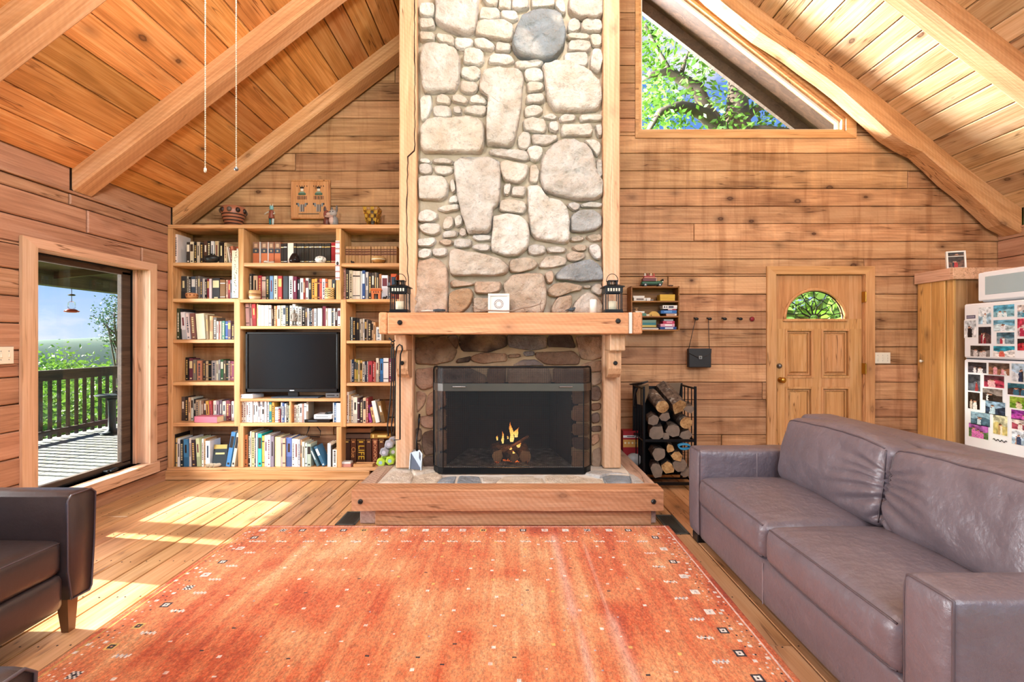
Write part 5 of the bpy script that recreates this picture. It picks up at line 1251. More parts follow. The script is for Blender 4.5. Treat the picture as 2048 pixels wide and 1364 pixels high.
for s in (-.011, .011): cl(G().tube([(s, 0, .205), (s*1.3, 0, .228)], [.005, .001], 6).make('ear', M['paint'], doll), 'd8d8d0')
# carved plaque on the wall
pq = empty('carved_plaque', (PX(620.5, 4.96), 4.985, PZ(438, 4.96)), 'wooden wall plaque carved with two dancing figures above the bookcase', 'plaque')
pw, ph = (PX(660, 4.96)-PX(581, 4.96))/2, PZ(359, 4.96)-PZ(438, 4.96)
M['plaque'] = wood('plaque_wood', 'a06438', 'c48a5a', 'd6a274', 'Z', .5, .1, .05, 0)
g = G(); slab(g, [(-pw, 0), (pw, 0), (pw, ph), (-pw, ph)], lambda u, v, d: (u, d, v), -.022, 0, .006); g.make('board', M['plaque'], pq)
for a in ((-pw, pw, 0, .02), (-pw, pw, ph-.02, ph), (-pw, -pw+.02, .02, ph-.02), (pw-.02, pw, .02, ph-.02)): G().box(a[0]+.004, a[1]-.004, -.030, -.020, a[2]+.002, a[3]-.002, .004).make('border', M['plaque'], pq)
for sx in (-.085, .085):
    dn = empty('dancer'); dn.parent = pq
    def dp(name, u, z0, w, h, c): cl(G().box(sx+u-w/2, sx+u+w/2, -.028, -.020, z0, z0+h, .002).make(name, M['paint'], dn), c)
    dp('face', 0, .285, .026, .026, 'e8e0d0'); dp('headdress', 0, .312, .04, .018, '2c2a28'); dp('shoulder', 0, .245, .075, .022, '4d6a5a'); dp('collar', 0, .262, .05, .018, '7e9a88')
    for i in range(7): dp('fringe', -.045+i*.015, .20, .007, .036, '3a3430' if i % 2 else '8a5a4a')
    for s in (-1, 1): dp('wing', s*.036, .128, .014, .036, '7a8890'); dp('wing', s*.052, .145, .012, .02, '2e3a44')
    for i in range(4): dp('skirt', -.018+i*.012, .075, .007, .075, '4a5a66' if i % 2 else '9aa4a8')
    for i in range(5): dp('feather', -.05+i*.025, .33, .006, .014, '38302c')
cl(G().box(-.12, .09, -.027, -.020, .05, .057, .001).make('ground_line', M['paint'], pq), '4a4440')
# pair of carved animals hugging
pig = empty('carved_animals', (PX(661, 4.80), 4.80, zt), 'pair of carved grey and brown animals embracing on the bookcase', 'figurine')
def ell(nm, c, r, h, rot=None): return cl(G().ball(c, r, 14, 9).make(nm, M['paint'], pig, True), h)
ell('body', (.035, 0, .055), (.042, .04, .062), '8d8682'); ell('head', (.028, -.012, .135), (.040, .036, .038), 'a39a94'); ell('muzzle', (-.008, -.03, .122), (.022, .02, .018), 'c9a28e'); ell('belly', (.02, -.03, .06), (.026, .018, .042), 'caa596')
ell('body', (-.038, .005, .05), (.034, .036, .058), '6a3a30'); ell('head', (-.036, -.008, .125), (.030, .030, .042), '7e4438')
for p, r, h in (((.062, 0, .185), (.010, .016, .036), '6c6866'), ((.01, .01, .178), (.010, .014, .026), '6c6866'), ((-.055, 0, .178), (.014, .010, .030), '4a3634'), ((.0, -.035, .10), (.045, .014, .014), 'b08a7c')): ell('ear' if p[2] > .15 else 'arm', p, r, h)
for x in (-.05, -.02, .02, .055): ell('foot', (x, -.02, .012), (.016, .022, .012), '5c4c48')
for x in (.012, .04): ell('eye', (x, -.046, .145), .005, '1a1412')
# gilded glass cup
cup = empty('gilded_cup', (PX(745, 4.80), 4.80, zt), 'gilded openwork cup with dark crystal on the bookcase top', 'cup')
M['gold'] = plain('gilt', 'b98a34', .35, .8, .3, 60)
for i in range(4):
    a0 = math.pi/2*i+math.pi/4; a1 = a0+math.pi/2
    for j in range(4):
        for kx in range(4):
            t0, t1 = kx/4+.02, (kx+1)/4-.02; z0, z1 = .05+.035*j, .05+.035*(j+1)-.006
            def cp(t, z): r = .06+.22*(z-.05)+.004; p, q = Vector((math.cos(a0), math.sin(a0), 0)), Vector((math.cos(a1), math.sin(a1), 0)); v = p.lerp(q, t)*r*1.15; return (v.x, v.y, z)
            if (j+kx+i) % 2 == 0: G().tube([cp(t0, z0), cp(t1, z0), cp(t1, z1), cp(t0, z1)], .004, 5, closed=True).make('openwork', M['gold'], cup)
            else: G().add([cp(t0, z0), cp(t1, z0), cp(t1, z1), cp(t0, z1)], [(0, 1, 2, 3)]).make('gilt_leaf', M['gold'], cup)
for i in range(4): a = math.pi/2*i+math.pi/4; G().tube([(.075*math.cos(a), .075*math.sin(a), 0), (.05*math.cos(a), .05*math.sin(a), .03), (.068*math.cos(a), .068*math.sin(a), .055)], .006, 6).make('foot', M['gold'], cup)
cl(G().lathe([(.012, .03), (.034, .09), (.03, .15), (.004, .20)], (0, 0, 0), 6).make('crystal', M['paint'], cup), '6f6a64')
# --- on the shelves
zL1, zL2 = PZ(525, DF), PZ(597, DF)
lathe_thing('black_pot', (PX(422.5, 4.71), 4.735, zL1+.001), [([(.03, 0), (.055, .008), (.076, .035), (.072, .06), (.035, .078), (.022, .083), (.030, .090), (.024, .090)], '1c1e1e', 'body')], 'squat black pot in front of the top left shelf books', 'pot')
bl_ = lathe_thing('carved_bowl', (PX(381.5, 4.72), 4.735, zL2+.001), [([(.035, 0), (.05, .012), (.052, .04), (.05, .055), (.043, .055)], 'c98c5c', 'body')], 'small orange carved bowl at the left of the second shelf', 'bowl')
for i in range(10): a = 2*math.pi*i/10; cl(G().ball((.052*math.cos(a), .052*math.sin(a), .035), .007, 6, 4).make('carving', M['paint'], bl_), '7a3c24')
# hanging strips on the upright posts
sc = empty('calligraphy_strip', (PX(471, DF), DF-.002, PZ(597, DF)+.005), 'ivory strip with black brush lettering hung on the left upright', 'wall hanging')
swd = (PX(477.5, DF)-PX(464.5, DF)); shh = PZ(500, DF)-PZ(597, DF)-.01
cl(G().box(-swd/2, swd/2, -.004, -.001, 0, shh, .001).make('strip', M['print'], sc), 'ece0c4')
q = random.Random(8); z = .02
while z < shh-.03:
    for _ in range(3):
        a = (q.uniform(-.012, .012), -.005, z+q.uniform(0, .022)); b = (a[0]+q.uniform(-.014, .014), -.005, a[2]+q.uniform(-.014, .014)); cl(G().tube([a, ((a[0]+b[0])/2+.003, -.005, (a[2]+b[2])/2), b], [.0008, .0022, .0008], 5).make('brush_stroke', M['print'], sc), '1c1814')
    z += .027
st_ = empty('striped_strip', (PX(675.5, DF), DF-.002, PZ(560, DF)), 'white strip with red bands hung on the right upright', 'wall hanging')
swd = (PX(680, DF)-PX(671.5, DF)); shh = PZ(481.5, DF)-PZ(560, DF)
cl(G().box(-swd/2, swd/2, -.004, -.001, 0, shh, .001).make('strip', M['print'], st_), 'f0ebe6')
for t in (.03, .19, .31, .62, .77, .93): cl(G().box(-swd/2, swd/2, -.0052, -.003, shh*(1-t)-.008, shh*(1-t)).make('band', M['print'], st_), 'a84a48'); cl(G().box(-swd/2, swd/2, -.0052, -.003, shh*(1-t)-.016, shh*(1-t)-.013).make('band', M['print'], st_), '7a3230')
cl(G().ball((0, -.005, shh*.42), (.012, .002, .018), 8, 6).make('crest', M['print'], st_), '34302c')
zM1, zM2 = PZ(525.5, DF), PZ(598.5, DF)
o = tag(cl(G().tube([(PX(537, 4.72)+.042*math.cos(t), 4.728+.018*math.sin(t), zM1+.012+.006*math.sin(2*t)) for t in [i*math.pi/8 for i in range(16)]], .010, 8, closed=True).make('shell_ring', M['paint'], None, True), 'cbb8a4'), 'pale shell ring lying before the orange-spined books', 'ornament')
v = empty('glass_vase', (PX(588, 4.72), 4.735, zM1+.001), 'dark smoky glass vase on the top middle shelf', 'vase')
k = N('smoky_glass'); k.col(lin('4a3a36')).set(Roughness=.08, Transmission_Weight=.75, IOR=1.3); M['smoke_glass'] = k.m
G().lathe([(.03, 0), (.048, .01), (.052, .035), (.036, .075), (.022, .098), (.020, .098), (.033, .073), (.046, .035), (.03, .012)], (0, 0, 0), 22).make('body', M['smoke_glass'], v, True); cl(G().lathe([(.028, .012), (.044, .03), (.038, .045)], (0, 0, 0), 18).make('filling', M['paint'], v, True), '70463a')
ball = empty('painted_egg', (PX(640, 4.72), 4.735, zM1+.001), 'white ornamental ball with dark line pattern, top middle shelf', 'ornament')
cl(G().lathe([(.02, 0), (.04, .010), (.053, .036), (.046, .058), (.02, .071), (.002, .073)], (0, 0, 0), 18).make('body', M['paint'], ball, True), 'e8e4da')
for i in range(14):
    a = q.uniform(-2.6, -.5); z = q.uniform(.015, .06); r = .054-(abs(z-.036)**2)*9; p = [(r*math.cos(a+t*q.uniform(.1, .3)), r*math.sin(a+t*.2), z+t*q.uniform(-.01, .01)) for t in (0, .5, 1)]; cl(G().tube(p, .0012, 4).make('painted_line', M['print'], ball), '2a2622')
lathe_thing('tan_basket', (PX(507, 4.72), 4.745, zM2+.001), [([(.046, 0), (.052, .02), (.054, .03)], 'e0c4a0', 'base'), ([(.054, .03), (.056, .055), (.054, .085), (.044, .092), (.04, .088)], 'c49a68', 'body'), ([(.0562, .046), (.0568, .052), (.0562, .058)], '8a5a34', 'woven_band')], 'round tan basket at the left of the second middle shelf', 'basket')
mug = lathe_thing('patterned_mug', (PX(657.5, 4.72), 4.745, zM2+.001), [([(.040, 0), (.045, .01), (.046, .10), (.041, .115), (.036, .115), (.038, .10)], 'dcb878', 'body')], 'cream jar with black zigzag pattern on the second middle shelf', 'jar')
for rz in (.03, .05, .07, .088):
    cl(G().tube([(.0465*math.cos(a), .0465*math.sin(a), rz+.008*(i % 2)) for i, a in enumerate([2*math.pi*j/14 for j in range(14)])], .0028, 5, closed=True).make('zigzag', M['print'], mug), '2a2018')
zR1, zR2 = PZ(526, DF), PZ(598, DF)
wb = lathe_thing('lidded_basket', (PX(756, 4.72), 4.745, zR1+.001), [([(.035, 0), (.058, .022), (.068, .045), (.066, .05)], 'a8743c', 'body'), ([(.070, .05), (.072, .056), (.05, .07), (.02, .08), (.004, .082)], 'c9a06a', 'lid'), ([(.066, .036), (.0695, .041), (.069, .046)], 'e8dcb8', 'woven_band')], 'round lidded straw basket before the tan volumes', 'basket')
o = empty('black_bird', (PX(705, 4.72), 4.73, zR1+.001), 'tiny black bird ornament on the top right shelf', 'ornament')
cl(G().ball((0, 0, .012), (.018, .012, .012), 10, 6).make('body', M['paint'], o, True), '141416'); cl(G().ball((-.014, 0, .022), .008, 8, 6).make('head', M['paint'], o, True), '141416')
to = empty('orange_gate_model', (PX(752, 4.71), 4.72, zR2+.001), 'small orange model gatehouse on the second right shelf', 'model')
for s in (-1, 1): cl(G().box(s*.032-.012, s*.032+.012, -.012, .012, 0, .075, .002).make('pier', M['paint'], to), 'd0703c')
cl(G().box(-.046, .046, -.013, .013, .052, .085, .002).make('gate_block', M['paint'], to), 'd27440'); cl(G().box(-.058, .058, -.018, .018, .085, .094, .003).make('roof', M['paint'], to), 'c8602c'); cl(G().box(-.05, .05, -.014, .014, .094, .108, .003).make('ridge', M['paint'], to), 'd88050')
for s in (-.022, 0, .022): cl(G().box(s-.005, s+.005, -.0145, -.012, .062, .076).make('opening', M['print'], to), '4a1e12')
cat_ = empty('dark_animal_ornament', (PX(768.5, 4.71), 4.72, zR2+.001), 'tiny dark animal ornament beside the orange gatehouse', 'ornament')
cl(G().ball((0, 0, .014), (.022, .010, .011), 10, 6).make('body', M['paint'], cat_, True), '2a2624'); cl(G().ball((.02, 0, .026), .009, 8, 6).make('head', M['paint'], cat_, True), '2a2624')
for x in (-.014, .013): cl(G().tube([(x, 0, 0), (x, 0, .01)], .005, 6).make('leg', M['paint'], cat_), '2a2624')
zM3 = PZ(652, DF)
so = empty('soldier_statue', (PX(587.5, 4.70), 4.71, zM3+.001), 'grey clay soldier statue standing above the television', 'statue')
cs = '8d8478'
cl(G().box(-.026, .026, -.018, .018, 0, .008, .002).make('base', M['paint'], so), cs)
for s in (-.012, .012): cl(G().tube([(s, 0, .008), (s, 0, .05)], [.009, .011], 8).make('leg', M['paint'], so, True), '6f685e')
cl(G().lathe([(.028, .045), (.027, .055), (.021, .085), (.025, .11), (.020, .122), (.008, .128)], (0, 0, 0), 14).make('tunic', M['paint'], so, True), cs)
cl(G().lathe([(.009, .126), (.013, .134), (.012, .148), (.006, .155), (.007, .160), (.002, .165)], (0, 0, 0), 12).make('head', M['paint'], so, True), '7c7468')
for s in (-1, 1): cl(G().tube([(s*.022, 0, .115), (s*.031, -.004, .09), (s*.020, -.016, .07)], [.008, .008, .006], 8).make('arm', M['paint'], so, True), cs)
# electronics around the television
zTV, zM5 = PZ(797, DF), PZ(846, DF)
r = empty('white_router', (PX(493, 4.69), 4.69, zTV+.001), 'white router on the shelf left of the television', 'router')
g = G(); slab(g, [(-.075, 0), (.06, 0), (.09, .16), (-.03, .16)], lambda u, v, d: (u, v, d), .038, 0, .012); g.make('case', M['white'], r); cl(G().box(-.055, -.045, -.001, .001, .015, .02).make('port', M['print'], r), '333333')
for nm, px0, px1, y, d_, z0, h, m, lb in (('media_box', 651, 679, 4.72, .12, zTV+.001, .05, M['steel'], 'silver media box under the right edge of the television'), ('cable_box', 562, 636, 4.705, .09, zTV+.0125, .012, M['grey_plastic'], 'flat grey box under the television')):
    e = empty(nm, (PX((px0+px1)/2, y), y, z0), lb, 'electronics'); w = (PX(px1, y)-PX(px0, y))/2
    if nm == 'cable_box': continue
    G().box(-w, w, 0, d_, 0, h, .004).make('case', m, e); cl(G().box(-w*.8, w*.3, -.0008, .001, h*.4, h*.6).make('display', M['print'], e), '15181c'); G().lathe([(.006, 0), (.006, -.004)], (w*.7, 0, h*.5), 10, 'Y').make('knob', M['plastic'], e)
bpy.data.objects.remove(bpy.data.objects['cable_box'])
e = empty('disc_player', (PX(634, 4.70), 4.70, zM5+.001), 'flat black disc player on the shelf below the television', 'electronics'); w = (PX(660, 4.7)-PX(609, 4.7))/2
G().box(-w, w, 0, .2, 0, .030, .003).make('case', M['plastic'], e); G().box(-w*.7, 0, -.001, .002, .012, .02).make('tray_door', M['grey_plastic'], e)
e2 = empty('game_console', (PX(645, 4.70), 4.705, zM5+.032), 'white box-shaped console on the black disc player', 'electronics'); w = (PX(663, 4.7)-PX(627, 4.7))/2
G().box(-w, w, 0, .16, 0, .046, .006).make('case', M['white'], e2); cl(G().box(-w*.75, w*.6, -.001, .001, .022, .026).make('disc_slot', M['print'], e2), '3a3c40')
rm = empty('remote_control', (PX(651, 4.71), 4.72, zM5+.079), 'black remote control lying on the white console', 'remote'); g = G().box(-.02, .02, 0, .13, 0, .014, .004); g.make('case', M['plastic'], rm)
for i in range(6): cl(G().lathe([(.0035, .014), (.003, .016)], (-.01+.01*(i % 3), .03+.025*(i//3), 0), 8).make('button', M['print'], rm), 'a8acb0')
rm.rotation_euler = (0, 0, -.5)
cb = tag(G().tube([(PX(x, 4.93), 4.93, PZ(y, 4.93)) for x, y in ((619, 852), (616, 862), (612, 872))]+[(PX(640, 4.93), 4.93, PZ(874, 4.93)), (PX(641, 4.94), 4.94, PZ(862, 4.94)), (PX(634, 4.94), 4.94, PZ(853, 4.94))], .005, 6).make('power_cable', M['plastic'], None, True), 'black power cable hanging behind the bottom middle shelf books', 'cable')
wb2 = empty('small_white_box', (PX(692.5, 4.69), 4.69, PZ(935, DF)+.001), 'small white and red box at the bottom right shelf corner', 'box')
cl(G().box(-.045, .045, 0, .07, 0, .03, .002).make('tray', M['paint'], wb2), 'c98a7a'); cl(G().box(-.048, .042, .002, .068, .03, .05, .002).make('lid', M['paint'], wb2), 'e8e6e0')
wt = empty('wooden_tray', (PX(724, 4.69), 4.70, PZ(935, DF)+.001), 'flat pine tray lying on the bottom right shelf', 'tray')
G().box(-.09, .10, 0, .09, 0, .012, .002).make('bottom', M['case_x'], wt)
for a in ((-.09, .10, 0, .01), (-.09, .10, .08, .09), (-.09, -.08, .01, .08), (.09, .10, .01, .08)): G().box(a[0], a[1], a[2], a[3], .012, .026, .002).make('side', M['case_x'], wt)

# ================================================================ on the mantel
zm = MZ1+.001
def lantern(px, label):
    d = 3.86; e = empty('lantern', (PX(px, d), d, zm), label, 'lantern', 'lanterns at the ends of the mantel')
    h, w = .205, .066
    G().box(-w-.008, w+.008, -w-.008, w+.008, 0, .014, .003).make('base', M['black'], e)
    for sx in (-1, 1):
        for sy in (-1, 1): G().box(sx*w-.008*sx, sx*w, sy*w-.008*sy, sy*w, .014, h, .001).make('corner_post', M['black'], e)
    for sy in (-1, 1):
        for a in ((-w, w, .014, .030), (-w, w, .160, h)):
            G().box(a[0], a[1], sy*w-.004, sy*w+.004, a[2], a[3], .001).make('frame_rail', M['black'], e)
        for i in range(5): cl(G().box(-.05+i*.021, -.038+i*.021, sy*(w+.0045)-.0008, sy*(w+.0045)+.0008, .172, .196).make('vent_slot', M['print'], e), 'e8dcc8')
        G().add([(-w+.006, sy*(w-.004), .03), (w-.006, sy*(w-.004), .03), (w-.006, sy*(w-.004), .16), (-w+.006, sy*(w-.004), .16)], [(0, 1, 2, 3)]).make('glass_pane', M['clear'], e)
        for sx in (-1, 1): G().box(sx*w*.72-.003, sx*w*.72+.003, sy*w-.006, sy*w-.001, .03, .16).make('inner_frame', M['black'], e)
    for sx in (-1, 1):
        for a in ((.014, .030), (.160, h)): G().box(sx*w-.004, sx*w+.004, -w, w, a[0], a[1], .001).make('frame_rail', M['black'], e)
        G().add([(sx*(w-.004), -w+.006, .03), (sx*(w-.004), w-.006, .03), (sx*(w-.004), w-.006, .16), (sx*(w-.004), -w+.006, .16)], [(0, 1, 2, 3)]).make('glass_pane', M['clear'], e)
    g = G(); r0, r1 = w+.016, .042
    vs = [(sx*r, sy*r, z) for r, z in ((r0, h), (r0, h+.006), (r1, h+.022)) for sx, sy in ((-1, -1), (1, -1), (1, 1), (-1, 1))]
    g.add(vs, [(3, 2, 1, 0)]+[(k*4+i, k*4+(i+1) % 4, k*4+4+(i+1) % 4, k*4+4+i) for k in (0, 1) for i in range(4)]+[(8, 9, 10, 11)]); g.make('roof', M['black'], e)
    for sx in (-1, 0, 1):
        for sy in (-1, 1): G().box(sx*.026-.004, sx*.026+.004, sy*.034-.003, sy*.034+.003, h+.02, h+.052).make('chimney_bar', M['black'], e)
    for s in (-1, 1): G().box(s*.034-.003, s*.034+.003, -.034, .034, h+.02, h+.05).make('chimney_side', M['black'], e)
    G().box(-.040, .040, -.040, .040, h+.050, h+.057, .002).make('chimney_cap', M['black'], e)
    G().tube([(.046*math.cos(t), 0, h+.055+.056*math.sin(t)) for t in [-.1+i*(math.pi+.2)/14 for i in range(15)]], .0028, 6).make('ring_handle', M['iron'], e, True)
    cl(G().lathe([(.036, .0145), (.036, .095), (.030, .098), (.004, .094)], (0, 0, 0), 18).make('candle', M['paint'], e, True), 'f3e2c4'); cl(G().tube([(0, 0, .094), (.002, 0, .106)], .0015, 5).make('wick', M['paint'], e), '2a2420')
lantern(800.5, 'black metal lantern with candle at the left end of mantel'); lantern(1224.5, 'black metal lantern with candle at the right end of mantel')
fm = empty('mandala_frame', (PX(997.5, 3.95), 3.95, zm), 'small square white frame with ring drawing on the mantel', 'picture frame')
fw = (PX(1019, 3.95)-PX(976, 3.95))/2; fh = PZ(587, 3.95)-zm
for a in ((-fw, fw, 0, .02), (-fw, fw, fh-.02, fh), (-fw, -fw+.02, .02, fh-.02), (fw-.02, fw, .02, fh-.02)): G().box(a[0], a[1], -.012, .006, a[2], a[3], .003).make('frame', M['white_trim'], fm)
cl(G().box(-fw+.018, fw-.018, -.002, .003, .018, fh-.018).make('print', M['print'], fm), 'ece6de')
g = G(); R_ = fw*.42
for i in range(16): a = 2*math.pi*i/16; g.tube([(R_*.55*math.cos(a), -.0025, fh/2+R_*.55*math.sin(a)), (R_*math.cos(a+.2), -.0025, fh/2+R_*math.sin(a+.2))], .0022, 4)
g.tube([(R_*math.cos(2*math.pi*i/20), -.0025, fh/2+R_*math.sin(2*math.pi*i/20)) for i in range(20)], .0016, 4, closed=True); cl(g.make('ring_drawing', M['print'], fm), '8a8088')
fm.rotation_euler = (math.radians(-6), 0, 0)
cd = empty('pillar_candle', (PX(1186.5, 3.85), 3.85, zm), 'tall white pillar candle beside the right lantern', 'candle'); cl(G().lathe([(.028, 0), (.028, .108), (.024, .112), (.004, .106)], (0, 0, 0), 20).make('wax', M['paint'], cd, True), 'f6f2e8'); cl(G().tube([(0, 0, .105), (.001, 0, .118)], .0015, 5).make('wick', M['paint'], cd), '2a2420')
def mp(px, py, d=3.84): return (PX(px, d), d, max(zm+.004, PZ(py, d)))
g = G().tube([mp(942, 612), mp(955, 618), mp(975, 621), mp(1005, 622), mp(1025, 622), mp(1045, 616), mp(1065, 613), mp(1080, 608)], [.003, .005, .006, .006, .006, .005, .005, .003], 7)
for a, b in (((1080, 608), (1084, 600)), ((1080, 608), (1086, 606)), ((955, 618), (949, 610)), ((1045, 616), (1051, 620)), ((1080, 608), (1081, 620))): g.tube([mp(*a), mp(*b)], [.004, .002], 6)
tag(cl(g.make('twig', M['paint'], None, True), '8a7564'), 'bare curved twig lying along the mantel below the frame', 'twig')
dk = empty('folding_knife', mp(868, 623, 3.80), 'grey ribbed tool lying at the left of the mantel', 'tool'); cl(G().tube([(-.005, 0, .008), (.03, 0, .010), (.09, 0, .008)], [.008, .012, .009], 9).make('grip', M['paint'], dk, True), '3a4046'); cl(G().tube([(-.10, 0, .004), (-.06, 0, .006), (-.005, 0, .006)], [.003, .006, .005], 7).make('shaft', M['paint'], dk, True), 'd8d4cc')
for i in range(6): cl(G().tube([(.01+i*.012, 0, .0), (.012+i*.012, 0, .001)], .0125, 8).make('rib', M['paint'], dk), '272b30')
bd = empty('dark_bird', mp(1143, 623, 3.82), 'small dark bird ornament on the mantel left of the candle', 'ornament'); cl(G().ball((0, 0, .014), (.028, .014, .014), 12, 7).make('body', M['paint'], bd, True), '39454e'); cl(G().ball((.022, 0, .026), .010, 8, 6).make('head', M['paint'], bd, True), '39454e'); cl(G().tube([(-.02, 0, .014), (-.05, 0, .008)], [.008, .003], 6).make('tail', M['paint'], bd), '2b343b')
# ================================================================ leather furniture
import numpy as np
def leather(name, c1, c2, rough=.36, bs=.22):
    k = N(name); co = k.coord((1, 1, 1))
    n1 = k.noise(co, 4.5, 4, .6); n2 = k.noise(co, 22, 4, .6)
    vo = k.node('ShaderNodeTexVoronoi', {'Vector': co, 'Scale': 330.0}, feature='DISTANCE_TO_EDGE').outputs['Distance']
    c = k.mix(k.math('MULTIPLY_ADD', n1, .8, k.math('MULTIPLY', n2, .25), clamp=True), lin(c1), lin(c2))
    k.col(c).set(Roughness=k.math('MULTIPLY_ADD', n2, .22, rough-.10)); k.b.inputs['Specular IOR Level'].default_value = .75
    b1 = k.node('ShaderNodeBump', {'Height': vo, 'Strength': .18, 'Distance': .002})
    k.bump(k.math('MULTIPLY_ADD', k.noise(co, 9, 3, .6), 1.5, n2), bs, .02, b1.outputs[0]); return k.m
M['sofa'] = leather('plum_brown_leather', '5a4f54', '776b71', .36, .25)
M['chair'] = leather('dark_brown_leather', '2f2626', '443837', .32, .06)
M['seam'] = plain('leather_piping', '564a4e', .45)
M['thread'] = plain('pale_stitching', '9c8c8c', .6)

def puff(name, c, size, r, crown=(0, 0, 0), n=(14, 14, 8), mat=None, parent=None, wr=None, rot=(0, 0, 0), shape=None, seams=()):
    """soft rounded block: c centre, size full lengths, r edge radius, crown bulge of each axis; wr(p, nrm) -> displacement"""
    hx = [s/2 for s in size]; vs = []; fs = []
    def face(ax, sg):
        u, v = (ax+1) % 3, (ax+2) % 3; nu, nv = n[u], n[v]; o = len(vs)
        for j in range(nv+1):
            for i in range(nu+1):
                p = [0, 0, 0]; p[ax] = sg; p[u] = -1+2*i/nu; p[v] = -1+2*j/nv
                # bunch samples to the edges
                for a in (u, v): p[a] = math.sin(p[a]*math.pi/2*.9)/math.sin(math.pi/2*.9)
                vs.append(p)
        for j in range(nv):
            for i in range(nu):
                q = (o+j*(nu+1)+i, o+j*(nu+1)+i+1, o+(j+1)*(nu+1)+i+1, o+(j+1)*(nu+1)+i); fs.append(q if sg > 0 else q[::-1])
    for ax in range(3):
        for sg in (1, -1): face(ax, sg)
    out = []
    R = Matrix.Rotation(rot[2], 3, 'Z') @ Matrix.Rotation(rot[1], 3, 'Y') @ Matrix.Rotation(rot[0], 3, 'X')
    def place(p):
        q = Vector([p[i]*hx[i] for i in range(3)])
        inn = Vector([max(-hx[i]+r, min(hx[i]-r, q[i])) for i in range(3)]); d = q-inn
        nr = d.normalized() if d.length > 1e-9 else Vector((0, 0, 1))
        if d.length > 1e-9: q = inn+nr*r
        u = [q[i]/hx[i] for i in range(3)]
        for i in range(3):
            j, k2 = (i+1) % 3, (i+2) % 3
            q[i] += crown[i]*u[i]*max(0, 1-u[j]**2)**.8*max(0, 1-u[k2]**2)**.8
        if shape: q = Vector(shape(q, u))
        if wr: q = q+nr*wr(q, u, nr)
        return R @ q+Vector(c), R @ nr
    for p in vs: out.append(place(p)[0])
    g = G(); g.add(out, fs); o = g.make(name, mat, parent, 'weld')
    for line, rad, sm in seams:
        pl = []
        for p in line: q, nr = place(p); pl.append(q+nr*rad*.25)
        G().tube(pl, rad, 6).make('piping', sm, o, True)
    return o

sofa = empty('sofa', (1.7, 2.35, 0), 'two-seat plum brown leather sofa right of the rug', 'sofa')
SO = Vector((1.7, 2.35, 0))
def spuff(name, x0, x1, y0, y1, z0, z1, r, crown=(0, 0, 0), n=(12, 12, 10), wr=None, rot=(0, 0, 0), m=None, shape=None, seams=()):
    c = Vector(((x0+x1)/2, (y0+y1)/2, (z0+z1)/2))-SO
    return puff(name, c, (x1-x0, y1-y0, z1-z0), r, crown, n, m or M['sofa'], sofa, wr, rot, shape, seams)
SX, SY0, SY1 = 1.22, 1.34, 3.35
nzv = lambda a, b, c: noise.noise(Vector((a, b, c)))
soft = lambda q, u, nr: .003*nzv(q.x*6, q.y*6, q.z*6)
for nm, ya, yb in (('arm', SY1-.18, SY1), ('arm', SY0, SY0+.18)):
    T = [i/12 for i in range(13)]
    sm = [([(-1, -1, -1+2*t) for t in T]+[(-1, -1+2*t, 1) for t in T[1:]]+[(-1, 1, 1-2*t) for t in T[1:]], .0042, M['seam'])]
    a = spuff(nm, SX, 2.02, ya, yb, .055, .625, .028, (.006, .004, .006), (14, 8, 12), soft, seams=sm)
    if ya > 3: G().tube([Vector((1.60, ya-.001, .40))-SO, Vector((1.60, ya-.002, .60))-SO, Vector((1.60, ya+.03, .6285))-SO, Vector((1.60, yb-.03, .6285))-SO], .0022, 5).make('seam', M['thread'], a)
base = spuff('base', SX+.012, 2.1, SY0+.17, SY1-.17, .05, .275, .015, (.012, 0, 0), (6, 24, 8), lambda q, u, nr: .004*nzv(q.x*3, q.y*3, q.z*6))
G().tube([Vector((SX+.0, 2.36, z))-SO for z in (.06, .16, .26)], .0025, 5).make('seam', M['thread'], base)
back = spuff('back', 1.97, 2.2, SY0, SY1, .055, .845, .05, (.008, 0, .004), (8, 24, 14), soft)
G().tube([Vector(p)-SO for p in ((1.975, 2.345, .5), (1.972, 2.345, .78), (2.0, 2.345, .838), (2.09, 2.345, .8485), (2.18, 2.345, .83))], .0022, 5).make('seam', M['thread'], back)
def seat_wr(q, u, nr):
    if nr.z < -.3: return 0
    front = max(0, -u[0]); d = math.hypot(q.x+.30, q.y)                # curved pull creases around the front edge
    w = .0022*math.sin((d*38+3*nzv(q.x*5, q.y*5, 1))*2.2)*max(0, 1-abs(u[0]+.45)*1.5)*max(0, 1-abs(u[1])**6)
    if nr.x < -.5: w += .0022*nzv(q.y*60, q.z*9, 2)
    return w+.004*nzv(q.x*5, q.y*5, q.z*5)
T = [-.97+1.94*i/24 for i in range(25)]
for ya, yb in ((2.352, 3.165), (1.525, 2.338)):
    c = spuff('seat_cushion', SX-.006, 1.93, ya, yb, .272, .452, .045, (.015, .006, .045), (48, 44, 16), seat_wr, seams=[([(-1, t, 1) for t in T], .004, M['seam']), ([(-1, t, -1) for t in T], .004, M['seam'])])
